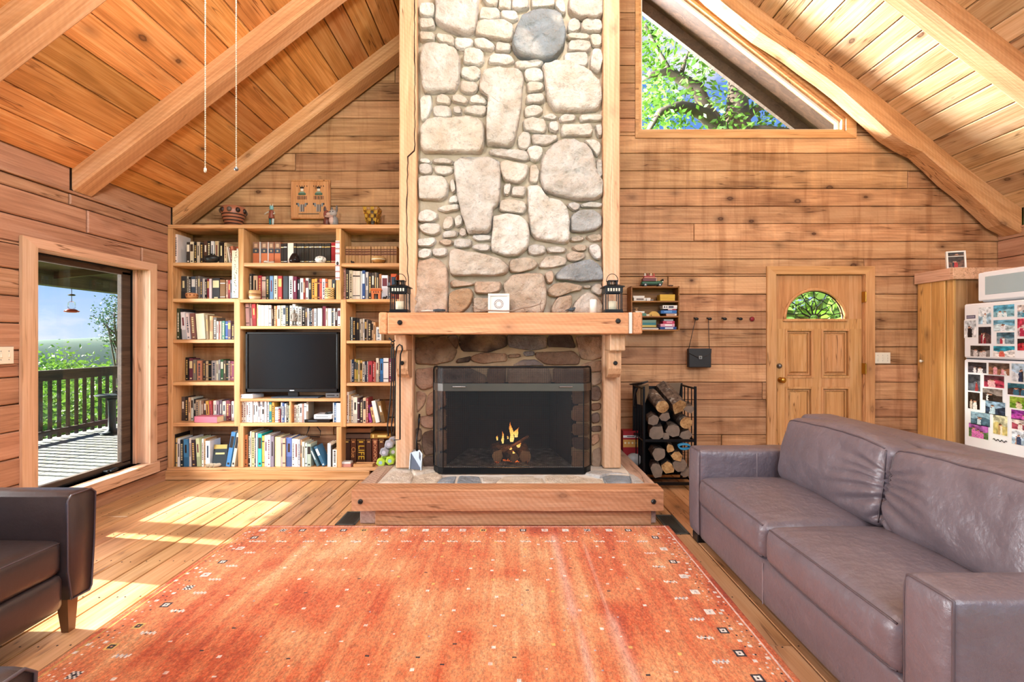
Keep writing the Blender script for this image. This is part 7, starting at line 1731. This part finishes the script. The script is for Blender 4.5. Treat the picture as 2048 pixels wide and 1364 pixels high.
sp_ = lathe_thing('wooden_spool', (wsx(320), WD+.05, z+.001), [([(.022, 0), (.022, .006), (.010, .009), (.010, .026), (.022, .029), (.022, .035)], 'c09468', 'spool')], 'small turned wooden spool on the cream box', 'spool', M['paint'], 14)
wbx('game_box', 485, 540, 875, 912, S2, 'e6d8b8', 'small cream box in front of the yellow dome', 'box', .06)
dm = empty('yellow_purse', (wsx(640), WD+.06, S2), 'yellow domed case on the middle wall shelf', 'case'); g = G(); w_ = (wsx(755)-wsx(545))/2
g.prism([(-w_, 0), (w_, 0), (w_*.95, .012), (w_*.7, .032), (w_*.2, .048), (-w_*.4, .048), (-w_*.85, .03), (-w_, .012)], 'XZ', -.03, .04); cl(g.make('shell', M['paint'], dm), 'd6a648'); cl(G().box(-w_*.6, -w_*.5, -.032, -.029, 0, .016).make('clasp', M['print'], dm), '3a2c20')
z = S3
for i, (x0, x1, h, c, lb) in enumerate(((405, 705, 24, 'e8e4dc', 'white'), (405, 690, 22, '6a6458', 'dark grey'), (405, 662, 34, 'd8c068', 'yellow'), (405, 660, 44, '3a8088', 'teal'), (405, 662, 50, '7a9a88', 'sage green'))):
    z = wbx('book', x0, x1, 0, h, z, c, f'{lb} book in the flat stack at the left of the bottom wall shelf', 'book', .11)
z = S3
for i, (x0, x1, h, c, lb, mk) in enumerate(((735, 1032, 50, '2a4a88', 'blue', 'e8e8f0'), (745, 1000, 55, 'e0a0b4', 'pink and white', 'f0ecec'), (790, 998, 50, 'c03858', 'crimson', 'e89ab0'), (805, 975, 32, 'a8b0b4', 'grey', None))):
    z = wbx('game_box', x0, x1, 0, h, z, c, f'{lb} game box in the right-hand stack on the bottom wall shelf', 'box', .11, [(.3, .8, mk)] if mk else None)
# toy car with rooftop load
car = empty('toy_car', (PX(1304, 4.86), 4.88, ST), 'green and red toy car with passengers on the wall shelf top', 'toy car')
def cpart(nm, g, c, sm=False): return cl(g.make(nm, M['paint'], car, sm), c)
cpart('chassis', G().box(-.115, .10, -.03, .03, .012, .022, .003), '20241f'); cpart('body', G().box(-.105, .06, -.032, .032, .022, .052, .006), '2c5a3a'); cpart('bonnet', G().box(.05, .108, -.024, .024, .022, .058, .008), '2c5a3a'); cpart('cabin', G().box(-.095, .04, -.030, .030, .052, .082, .004), '6a2a2c')
cpart('windscreen', G().box(.038, .046, -.028, .028, .052, .086, .002), 'c8b8a0'); cpart('roof', G().box(-.085, .045, -.033, .033, .082, .092, .004), 'e0a090'); cpart('luggage', G().box(-.08, .03, -.028, .028, .092, .108, .005), 'a83a3c')
for i in range(4): cpart('passenger', G().lathe([(.008, .106), (.010, .112), (.006, .124), (.008, .130), (.002, .138)], (-.065+i*.03, 0, 0), 8), ['e8e0d8', '8a3a3a', 'e8d0b8', 'c05a4a'][i], True)
for x in (-.07, .075):
    for y in (-.034, .034): w = cpart('wheel', G().lathe([(.004, -.005), (.018, -.005), (.018, .005), (.004, .005)], (x, y, .018), 16, 'Y'), '1a1a1a'); cl(G().lathe([(.008, -.006), (.008, .006)], (x, y, .018), 10, 'Y').make('hubcap', M['paint'], w), 'd8d4cc')
cpart('spare_wheel', G().lathe([(.006, .09), (.02, .112), (.02, .118)], (0, 0, .06), 12, 'X'), '1e201e')
for sx in (-.018, .018): cpart('headlamp', G().ball((.108, sx, .048), .008, 8, 6), 'e8e4d0', True)
bt_ = empty('toy_beetle', (PX(1342.5, 4.86), 4.88, ST), 'tiny dark toy figure beside the toy car', 'toy'); cl(G().ball((0, 0, .010), (.022, .012, .010), 10, 6).make('body', M['paint'], bt_, True), '4a3430'); cl(G().ball((.02, 0, .012), .007, 8, 5).make('head', M['paint'], bt_, True), '2c2422')

# ================================================================ spike hooks, bag and red button
HK = 4.98
for i, px in enumerate((1390, 1416, 1446, 1477)):
    e = empty('spike_hook', (PX(px, HK), YB-.006, PZ(636, HK)), f'{ORD[i]} iron spike hook from the left in the row by the door', 'hook', 'iron spike hooks')
    G().tube([(0, .01, 0), (0, -.02, -.004), (-.004, -.065, -.012)], [.009, .009, .010], 8).make('shank', M['iron'], e, True)
    g = G().ball((-.004, -.07, -.012), (.022, .008, .015), 10, 7); g.make('head', M['iron'], e, True)
rb = empty('red_button', (PX(1505.5, HK), YB-.004, PZ(638, HK)), 'round dark red button on the wall beside the door casing', 'button'); cl(G().lathe([(.022, 0), (.022, -.006), (.012, -.012)], (0, 0, 0), 16, 'Y').make('cap', M['paint'], rb, True), '8a1c2c'); cl(G().lathe([(.026, 0), (.026, -.003)], (0, 0, 0), 16, 'Y').make('ring', M['paint'], rb), '5a3020')
bag = empty('shoulder_bag', (PX(1398, 4.93), 4.93, PZ(735, 4.93)), 'small black shoulder bag hanging from the first two hooks', 'bag')
bw, bh = (PX(1421, 4.93)-PX(1375.5, 4.93))/2, PZ(697, 4.93)-PZ(735, 4.93)
M['bagl'] = plain('black_leather', '1b1b1e', .45, 0, .1, 30)
G().box(-bw, bw, -.028, .028, 0, bh, .008).make('body', M['bagl'], bag)
g = G().prism([(-bw*.99, bh*.99), (bw*.99, bh*.99), (bw*.97, bh*.76), (.02, bh*.52), (-.02, bh*.52), (-bw*.97, bh*.76)], 'XZ', -.034, -.026); g.make('flap', M['bagl'], bag)
G().tube([(-bw*.97, -.0345, bh*.76), (-.02, -.0345, bh*.52), (.02, -.0345, bh*.52), (bw*.97, -.0345, bh*.76)], .002, 5).make('flap_seam', M['plastic'], bag)
G().box(-.018, .018, -.040, -.033, bh*.44, bh*.62, .003).make('clasp', M['steel'], bag); cl(G().box(-.006, .006, -.0415, -.039, bh*.49, bh*.57).make('clasp_mark', M['print'], bag), '3a3c40')
for s, pxk in ((-1, 1390), (1, 1416)):
    t = Vector((PX(pxk, 4.955), 4.945, PZ(640, 4.955)))-Vector(bag.location)
    G().tube([(s*bw*.9, 0, bh-.004), (s*bw*.9+(t.x-s*bw*.9)*.5, t.y*.5, bh+(t.z-bh)*.5), tuple(t), (t.x, t.y+.02, t.z+.012)], .0032, 6).make('strap', M['bagl'], bag, True)

# ================================================================ firewood rack
RX_0, RX_1, RY0, RY1 = 1.19, 1.655, 4.38, 4.74
rk = empty('firewood_rack', (1.42, 4.56, 0), 'black iron two-tier firewood rack between hearth and sofa', 'rack')
for x in (RX_0, RX_1):
    for y in (RY0, RY1): part(rk, 'post', G().box(x-.010, x+.010, y-.010, y+.010, 0, .93, .002), M['black'])
    for z in (.05, .44, .91): part(rk, 'side_rail', G().box(x-.007, x+.007, RY0, RY1, z-.008, z+.008, .002), M['black'])
    for i in range(3): yy = RY0+.09*(i+1); part(rk, 'side_bar', G().tube([(x, yy, .05), (x, yy, .91)], .005, 6), M['black'])
for z in (.05, .44):
    for y in (RY0+.03, (RY0+RY1)/2, RY1-.03): part(rk, 'shelf_bar', G().box(RX_0, RX_1, y-.007, y+.007, z-.008, z+.006, .002), M['black'])
    part(rk, 'front_rail', G().box(RX_0, RX_1, RY0-.008, RY0+.008, z-.012, z+.012, .002), M['black'])
part(rk, 'back_plate', G().box(RX_0, RX_1, RY1-.003, RY1+.003, .05, .90), M['black'])
k = N('log_bark'); nz = k.noise(k.coord((1, 1, 1), 1.0), 20, 6, .65); lich = k.noise(k.coord((1, 1, 1), 2.0), 16, 4)
k.col(k.mix(k.ramp(lich, [(.60, 0.0), (.68, .8)]), k.ramp(nz, [(.35, lin('3b2e25')), (.55, lin('73604f')), (.75, lin('9c8976'))]), lin('cdc8ba'))).set(Roughness=.92); k.bump(nz, 1.0, .02); M['bark'] = k.m
k = N('log_cut_end'); tcg = k.coord((1, 1, 1), 1.0); nz = k.noise(tcg, 14, 4, .6); n2 = k.noise(k.coord((1, .2, 1), 1.0), 60, 3)
k.col(k.ramp(k.math('MULTIPLY_ADD', n2, .4, k.math('MULTIPLY', nz, .6)), [(.35, lin('8a6238')), (.5, lin('b98d58')), (.68, lin('d8b680'))])).set(Roughness=.9); k.bump(n2, .5, .006); M['cut'] = k.m
M['cutgrey'] = plain('weathered_log_end', '7f6e5e', .9, 0, .3, 26, .6)
def rp(x, y, d): px, py = 1240+x/6.2, 750+y/6.2; return (PX(px, d), d, PZ(py, d))
LOGS = [(525, 395, 70, (-150, -170), 1, 0, 'round bark-covered log with pale end at the top left of the rack'), (735, 395, 88, (-230, -270), 0, 5, 'lichen-covered split log lying across the top of the rack'), (820, 595, 64, (-120, -90), 1, 0, 'round log with bright yellow cut end at the right of the rack'),
 (420, 560, 62, (-40, -60), 2, 5, 'lichen-flecked split log under the top left log'), (555, 530, 55, (-20, -70), 2, 4, 'wedge-shaped grey log in the middle of the upper tier'), (665, 690, 76, (-40, -60), 2, 6, 'grey rough-ended log low in the upper tier centre'), (445, 720, 88, (-30, -80), 2, 5, 'large split log at the lower left of the upper tier'), (815, 750, 66, (-40, -60), 2, 5, 'grey split log at the lower right of the upper tier'), (855, 425, 52, (-40, -70), 2, 4, 'blue-grey split log leaning at the upper right'), (570, 770, 46, (-20, -50), 2, 4, 'thin dark split log on the upper tier bars'),
 (450, 1180, 80, (-30, -70), 2, 6, 'hexagonal grey log at the bottom left of the rack'), (590, 1150, 70, (-20, -70), 0, 5, 'tan split log at the bottom centre of the rack'), (740, 1125, 84, (-40, -70), 2, 5, 'dark cracked log at the bottom right of the rack'), (700, 1000, 66, (-70, -70), 0, 4, 'pale split log on the lower tier under the blue rope'), (485, 980, 70, (-60, -60), 2, 6, 'pile of curled bark on the lower tier, left'), (620, 915, 48, (-30, -60), 0, 5, 'short pale log end near the top of the lower tier'), (820, 1210, 60, (-20, -60), 2, 5, 'dark log half hidden behind the sofa arm')]
for i, (x, y, r, dv, endk, sides, lb) in enumerate(LOGS):
    d0 = 4.40; a = Vector(rp(x, y, d0)); b = Vector(rp(x+dv[0]*.9, y+dv[1]*.9, 4.70)); b.x = max(b.x, 1.23)
    m2 = M['cut'] if endk in (0, 1) else M['cutgrey']
    split_log('firewood_log', a, b, r/6.2*4.45/970*1.14, (M['bark'], m2), lb, 'logs stacked in the iron rack', sides=(sides+2) or 8, flat=endk != 1, seed=60+i)
rope = [(Vector(rp(800, 895, 4.37))+Vector((.052*math.cos(t)*(1+.06*math.sin(5*t)), -.006*math.sin(t*2)+.01*j, .022*math.sin(t)+.004*j))) for j in range(3) for t in [i*math.pi/10 for i in range(20)]]
tag(cl(G().tube(rope, .006, 7).make('rope_coil', M['paint'], None, True), '2a86b0'), 'coil of bright blue rope on the lower tier of firewood', 'rope')
lb_ = empty('leather_sling', (rp(250, 250, 4.6)), 'old brown leather log sling draped at the rack top left', 'log carrier'); LO = Vector(lb_.location)
def sheet(nm, pts_, c, th=.006):
    v = [Vector(p)-LO for p in pts_]; g = G().add(v+[p+Vector((0, th, 0)) for p in v], [tuple(range(len(v))), tuple(range(2*len(v)-1, len(v)-1, -1))]+[(i, (i+1) % len(v), len(v)+(i+1) % len(v), len(v)+i) for i in range(len(v))]); return cl(g.make(nm, M['paint'], lb_), c)
sheet('flap', [rp(240, 130, 4.52), rp(355, 110, 4.50), rp(360, 200, 4.50), rp(300, 380, 4.52), rp(215, 360, 4.55), rp(205, 230, 4.55)], '7a6246'); sheet('flap', [rp(610, 100, 4.62), rp(755, 95, 4.64), rp(735, 235, 4.62), rp(620, 180, 4.60)], '6a5a48'); sheet('strap', [rp(110, 110, 4.72), rp(240, 100, 4.60), rp(350, 70, 4.58), rp(350, 90, 4.58), rp(250, 130, 4.60), rp(130, 125, 4.72)], '3c3028')
cl(G().tube([Vector(rp(x, y, 4.62))-LO for x, y in ((270, 90), (190, 180), (170, 300), (165, 380), (200, 400))], .008, 6).make('handle', M['paint'], lb_, True), '2a221c')
# red starter box behind the hearth
xb0, xb1 = 1.105, 1.165
rbx = empty('red_carton', (1.105+.0, 4.72, 0), 'red and white carton standing between hearth and firewood rack', 'carton')
w0, w1, hz_ = PX(1246, 4.72)-1.105, PX(1277, 4.72)-1.105, PZ(862, 4.72)
cl(G().box(w0, w1, 0, .12, 0, hz_, .002).make('box', M['cover'], rbx), 'a01c22'); cl(G().box(w0+.002, w1-.002, -.001, .001, hz_*.86, hz_*.91).make('band', M['print'], rbx), 'e8e0d8'); cl(G().box(w0+.002, w1-.002, -.001, .001, hz_*.66, hz_*.82).make('band', M['print'], rbx), 'd89a4a')
for i in range(4): cl(G().lathe([(.010, -.002), (.010, 0)], (w0+.022+i*.035, 0, hz_*.75), 10, 'Y').make('badge', M['print'], rbx), 'f0dcb0')
cl(G().box(w0+.04, w1-.04, -.002, 0, hz_*.878, hz_*.893).make('lettering', M['print'], rbx), '2a2024')
pb_ = tag(cl(G().ball((1.17, 4.66, .20), (.075, .05, .065), 12, 8).make('grey_bundle', M['paint'], None, True), 'b0aca6'), 'crumpled grey cloth bundle in front of the red carton', 'cloth')
# ================================================================ outside: deck, porch and trees
er_ = random.Random(17)
ZD = -.08
dk_core = G().box(-6.75, XL-.13, -2.0, 13.0, ZD-.16, ZD-.03)
deck = tag(dk_core.make('deck_floor', M['gap']), 'grey board deck outside the picture window', kind='structure')
x = XL-.15
while x > -6.74:
    for a, b in ((-2.0, 4.6), (4.6, 13.0)):
        G().box(x-.138, x, a+.001, b-.001, ZD-.03, ZD+er_.uniform(-.001, .001), .003).make('deck_board', M['deck'], deck)
    x -= .144
railing = empty('deck_railing', (-6.58, 6.5, ZD), 'weathered brown railing along the deck edge', 'railing')
XRL = -6.58
def rpart(n, g, m=None): g.v = [(v[0]+6.58, v[1]-6.5, v[2]-ZD) for v in g.v]; return g.make(n, m or M['rail'], railing)
rpart('top_rail', G().box(XRL-.05, XRL+.05, -2, 13, .885, .925, .004)); rpart('upper_rail', G().box(XRL-.018, XRL+.018, -2, 13, .775, .884, .003)); rpart('bottom_rail', G().box(XRL-.018, XRL+.018, -2, 13, .0, .07, .003))
y = 5.4
while y < 9.6: rpart('baluster', G().box(XRL-.055, XRL-.019, y-.019, y+.019, -.06, .86, .002)); y += .1405
for y in (4.135, 10.4): 
    rpart('porch_post', G().box(XRL-.10, XRL+.10, y-.095, y+.095, ZD, 2.16, .005))
porch = tag(G().add([(XL-.12, y, z) for y in (-2, 13) for z in (2.62, 2.72)]+[(-7.0, y, z) for y in (-2, 13) for z in (2.28, 2.38)], [(0, 1, 3, 2), (4, 6, 7, 5), (0, 4, 5, 1), (2, 3, 7, 6), (0, 2, 6, 4), (1, 5, 7, 3)]).make('porch_roof', M['dark_wood']), 'dark boarded porch roof over the deck', kind='structure')
G().box(-6.70, -6.52, -2, 13, 2.13, 2.36, .005).make('porch_beam', M['rail'], porch)
for i in range(12): y = -1.5+i*1.2; G().add([(XL-.12, y+dy, z) for dy in (0, .05) for z in (2.52, 2.62)]+[(-6.9, y+dy, z) for dy in (0, .05) for z in (2.19, 2.29)], [(0, 1, 3, 2), (4, 6, 7, 5), (0, 4, 5, 1), (2, 3, 7, 6), (0, 2, 6, 4), (1, 5, 7, 3)]).make('porch_rafter', M['dark_wood'], porch)
# pedestal bird bath on the deck
bx_, by_ = -6.12, 7.42
bb = empty('bird_bath', (bx_, by_, ZD), 'dark iron pedestal bird bath by the deck railing', 'bird bath')
M['verdigris'] = plain('dark_green_iron', '2b3836', .5, .6, .2)
G().lathe([(.16, 0), (.16, .02), (.09, .04), (.05, .08), (.045, .30), (.05, .50), (.07, .545)], (0, 0, 0), 18).make('pedestal', M['verdigris'], bb, True); G().lathe([(.06, .545), (.19, .575), (.215, .60), (.205, .605), (.05, .585)], (0, 0, 0), 24).make('bowl', M['verdigris'], bb, True)
for (x, y, s) in ((.06, .02, 1), (.11, -.03, .8)): b_ = G().ball((x, y, .63*1.0+.0), (.035*s, .022*s, .025*s), 10, 7).ball((x-.03*s, y, .66), .015*s, 8, 6); b_.make('iron_bird', M['verdigris'], bb, True)
G().tube([(.06, .02, .6), (.07, .02, .66), (.04, .02, .71), (.10, .02, .69)], .006, 6).make('iron_leaf', M['verdigris'], bb)
# hummingbird feeder under the porch beam
fx_, fy_ = -6.60, 7.27
hf = empty('hummingbird_feeder', (fx_, fy_, PZ(625, 7.27)), 'red hummingbird feeder hanging from the porch beam', 'bird feeder')
zb = 2.13-hf.location.z
G().tube([(0, 0, .16), (0, 0, zb)], .004, 6).make('hanger', M['iron'], hf); cl(G().lathe([(.05, 0), (.085, .012), (.07, .035), (.045, .05)], (0, 0, 0), 16).make('red_base', M['paint'], hf, True), 'b02a20'); G().lathe([(.04, .05), (.05, .08), (.045, .15), (.02, .17)], (0, 0, 0), 14).make('bottle', M['clear'], hf, True)
for i in range(4): a = math.pi/2*i; cl(G().lathe([(.014, .0), (.018, .012)], (.10*math.cos(a), .10*math.sin(a), .01), 8).make('feeding_port', M['paint'], hf), 'c8402c')
cl(G().lathe([(.03, .25), (.05, .26), (.03, .275)], (0, 0, 0), 12).make('ant_guard', M['paint'], hf), '3a3028')

# ---------------------------------------------------------------- trees: trunk, branches and leaf crowns
def leaf_mat(name, a, b, tr=.35):
    k = N(name); oi = k.node('ShaderNodeTexCoord').outputs['Object']; nz = k.noise(oi, 1.1, 3); n2 = k.noise(oi, 9, 2)
    c = k.mix(k.math('MULTIPLY_ADD', n2, .5, k.math('MULTIPLY', nz, .6), clamp=True), lin(a), lin(b))
    k.col(c).set(Roughness=.6); tl = k.node('ShaderNodeBsdfTranslucent', {0: c}); mx = k.node('ShaderNodeMixShader', {0: tr, 1: k.b.outputs[0], 2: tl.outputs[0]}); k.l.new(mx.outputs[0], k.out.inputs[0]); return k.m
M['leaf'] = leaf_mat('fresh_green_leaves', '345812', '6a9630', .38); M['leaf_far'] = leaf_mat('woodland_leaves', '466e26', '82a840', .3); M['leaf_dark'] = leaf_mat('dark_foliage', '33503a', '56784e', .2)
M['trunk'] = plain('tree_bark', '5b4c40', .9, 0, .35, 8, .8)
def leaves(name, pts_, size, mat, parent, rnd, per=1, spread=.0, asp=.5, droop=0.0):
    vs, fs = [], []
    for p in pts_:
        for _ in range(per):
            c = Vector(p)+Vector((rnd.gauss(0, spread), rnd.gauss(0, spread), rnd.gauss(0, spread)))
            a = Vector((rnd.uniform(-1, 1), rnd.uniform(-1, 1), rnd.uniform(-.6-droop, .6-droop))).normalized(); b = a.orthogonal().normalized(); b.rotate(Matrix.Rotation(rnd.uniform(0, 6.28), 3, a))
            s = size*rnd.uniform(.6, 1.3); o = len(vs)
            vs += [c-a*s*.5, c-a*s*.05+b*s*asp*.5, c+a*s*.5, c-a*s*.05-b*s*asp*.5]; fs.append((o, o+1, o+2, o+3))
    o = G().add(vs, fs)
    me_ = bpy.data.meshes.new(name); me_.from_pydata([tuple(v) for v in o.v], [], o.f); me_.materials.append(mat); ob = bpy.data.objects.new(name, me_); COL.objects.link(ob); ob.parent = parent; ob['kind'] = 'stuff'; return ob
def tree(name, base, h, crown_c, crown_r, n, size, mat, label, group, rnd, branches=10, trunk_r=.15, clusters=28):
    e = empty(name, base, label, 'tree', group); B0 = Vector(base)
    top = Vector(crown_c)-B0
    pts_ = [Vector((0, 0, 0)), top*.35+Vector((rnd.uniform(-.2, .2),)*3)*.5, top*.7, top+Vector((0, 0, crown_r[2]*.5))]
    G().tube(pts_, [trunk_r, trunk_r*.8, trunk_r*.55, trunk_r*.15], 9).make('trunk', M['trunk'], e, True)
    cl_ = []
    for i in range(clusters):
        while True:
            v = Vector((rnd.uniform(-1, 1), rnd.uniform(-1, 1), rnd.uniform(-1, 1)))
            if .35 < v.length < 1: break
        cl_.append(top+Vector((v.x*crown_r[0], v.y*crown_r[1], v.z*crown_r[2])))
    for c in cl_[:branches]:
        a = top*rnd.uniform(.55, .95); m_ = a.lerp(c, .5)+Vector((rnd.uniform(-.2, .2), rnd.uniform(-.2, .2), .15))
        G().tube([a, m_, c], [trunk_r*.35, trunk_r*.2, trunk_r*.06], 6).make('branch', M['trunk'], e, True)
    cr_ = min(crown_r)*.36
    P_ = [c+Vector((rnd.gauss(0, cr_), rnd.gauss(0, cr_), rnd.gauss(0, cr_*.8))) for c in cl_ for _ in range(n//clusters)]
    leaves('foliage', P_, size, mat, e, rnd); return e
tr_ = random.Random(31)
# the walnut-like tree behind the gable window: limbs placed as they show through the glass
def gp(x, y, d): px, py = 1240+x/4.012, y/4.012; return Vector((PX(px, d), d, PZ(py, d)))
b0 = gp(940, 1400, 9.0); b0.z = -.6
wt_ = empty('yard_tree', b0, 'large leafy tree with spreading limbs outside the gable window', 'tree'); T0 = Vector(b0)
def limb(pts_, r0, r1, nm='limb'):
    n = len(pts_); G().tube([p-T0 for p in pts_], [r0+(r1-r0)*i/(n-1) for i in range(n)], 9).make(nm, M['trunk'], wt_, True); return pts_
L0 = limb([b0, gp(940, 1400, 9.0), gp(940, 1060, 9.0), gp(940, 850, 9.0), gp(935, 690, 9.1), gp(900, 480, 9.3)], .34, .10, 'trunk')
L1 = limb([gp(930, 1250, 9.0), gp(800, 1030, 8.8), gp(650, 900, 8.6), gp(480, 850, 8.4), gp(320, 900, 8.3), gp(230, 1040, 8.2)], .17, .04)
L2 = limb([gp(860, 1100, 8.9), gp(690, 890, 8.8), gp(620, 700, 8.7), gp(480, 630, 8.6), gp(390, 570, 8.5), gp(250, 600, 8.4), gp(160, 640, 8.4)], .15, .03)
L3 = limb([gp(480, 630, 8.6), gp(520, 500, 8.6), gp(560, 400, 8.7)], .05, .015); L4 = limb([gp(390, 570, 8.5), gp(300, 400, 8.6), gp(200, 200, 8.8)], .06, .02)
L5 = limb([gp(960, 1000, 9.0), gp(1080, 880, 9.1), gp(1200, 840, 9.3), gp(1300, 900, 9.4)], .09, .02); L6 = limb([gp(935, 690, 9.1), gp(800, 520, 9.2), gp(700, 420, 9.4)], .07, .02); L7 = limb([gp(940, 1050, 9.0), gp(1150, 1020, 8.8), gp(1380, 1040, 8.6)], .06, .02)
PT = []
def along(L_, n, s):
    for _ in range(n):
        i = tr_.randrange(len(L_)-1); PT.append(L_[i].lerp(L_[i+1], tr_.random())-T0+Vector((tr_.gauss(0, s), tr_.gauss(0, s*1.5), tr_.gauss(0, s))))
for i in range(44):                                                   # leaf sprays, denser to the left
    x = tr_.choice([tr_.uniform(120, 520), tr_.uniform(120, 900), tr_.uniform(650, 1400)]); y = tr_.uniform(0, 1080)
    if 480 < x < 700 and 420 < y < 640 and tr_.random() < .8: continue
    c = gp(x, y, tr_.uniform(7.8, 10.2))-T0
    for _ in range(70): PT.append(c+Vector((tr_.gauss(0, .24), tr_.gauss(0, .3), tr_.gauss(0, .20))))
for L_ in (L1, L2, L4, L5, L6, L7): along(L_, 150, .22)
leaves('foliage', PT, .125, M['leaf'], wt_, tr_, 1, 0, .42, .3)
# trees on the slope below the deck
for i, (px, py, d, rx, rz, kind) in enumerate(((95, 900, 13, 2.0, 1.4, 0), (150, 890, 17, 2.6, 1.8, 0), (215, 880, 15, 2.2, 1.6, 1), (255, 840, 20, 3.0, 2.0, 1), (110, 800, 26, 3.8, 1.8, 0), (185, 790, 30, 4.2, 2.0, 0), (60, 800, 24, 3.4, 1.9, 0), (30, 900, 12, 2.2, 1.5, 0))):
    c = Vector((PX(px, d), d, PZ(py, d))); base_ = (c.x, c.y, c.z-rz-2.2)
    tree('slope_tree', base_, 0, c, (rx, rx, rz), 6000, .10+.0045*d, M['leaf_far'], ['green', 'pale green', 'bright green', 'tall green', 'distant green', 'distant rounded', 'far left green', 'nearest green'][i]+' tree on the slope below the deck', 'trees on the slope below the deck', tr_, 6, .16, 30)
c = Vector((PX(236, 16), 16, PZ(640, 16)))
tree('dark_tree', (c.x, c.y, c.z-4.5), 0, c, (.55, .6, .75), 1500, .09, M['leaf_dark'], 'dark feathery tree rising above the others at the window right', None, tr_, 9, .10, 14)
for i, (x, y, d_) in enumerate(((2.6, 1.2, 9.5), (4.6, 1.5, 12.0), (3.4, 1.9, 15.0))):               # greenery behind the fanlight of the door
    tree('yard_shrub', (x*d_/5, d_, -.6), 0, (x*d_/5, d_, y), (1.5, 1.3, 1.5), 2400, .24, M['leaf_far'], ['low', 'wide', 'tall'][i]+' green shrub outside the entrance door', 'shrubs outside the entrance door', tr_, 5, .08, 18)
# ground falling away and wooded ridges
def terrain(name, f, xs, ys, m, label):
    vs = [(x_, y_, f(x_, y_)) for y_ in ys for x_ in xs]; n = len(xs)
    o = G().add(vs, [(j*n+i, j*n+i+1, (j+1)*n+i+1, (j+1)*n+i) for j in range(len(ys)-1) for i in range(n-1)]).make(name, m, None, True); return tag(o, label, kind='structure')
k = N('wooded_slope'); nz = k.noise(k.coord(), .35, 6, .65); n2 = k.noise(k.coord(), 2.2, 5, .6); k.col(k.mix(n2, lin('4d7a2e'), lin('8fb552'))).set(Roughness=.95); k.bump(k.math('ADD', nz, n2), 1.0, .6); M['slope'] = k.m
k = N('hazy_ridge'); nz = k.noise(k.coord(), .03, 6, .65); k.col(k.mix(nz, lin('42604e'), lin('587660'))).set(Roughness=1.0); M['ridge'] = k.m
rng = lambda a, b, n: [a+(b-a)*i/n for i in range(n+1)]
terrain('yard_ground', lambda x_, y_: -.62 if x_ > -6.8 else -.62-.42*(-6.8-x_)-.0*y_ if x_ > -60 else -23+.0*x_, rng(-90, 40, 90), rng(-40, 120, 60), M['slope'], 'grassy ground falling away below the deck')
terrain('far_ridge', lambda x_, y_: -40+math.exp(-((math.hypot(x_, y_)-330)/70)**2)*(43+6*math.sin(math.atan2(x_, y_)*9)+4*noise.noise(Vector((x_*.02, y_*.02, 0)))), rng(-600, 100, 70), rng(-100, 600, 70), M['ridge'], 'distant wooded ridge on the horizon')
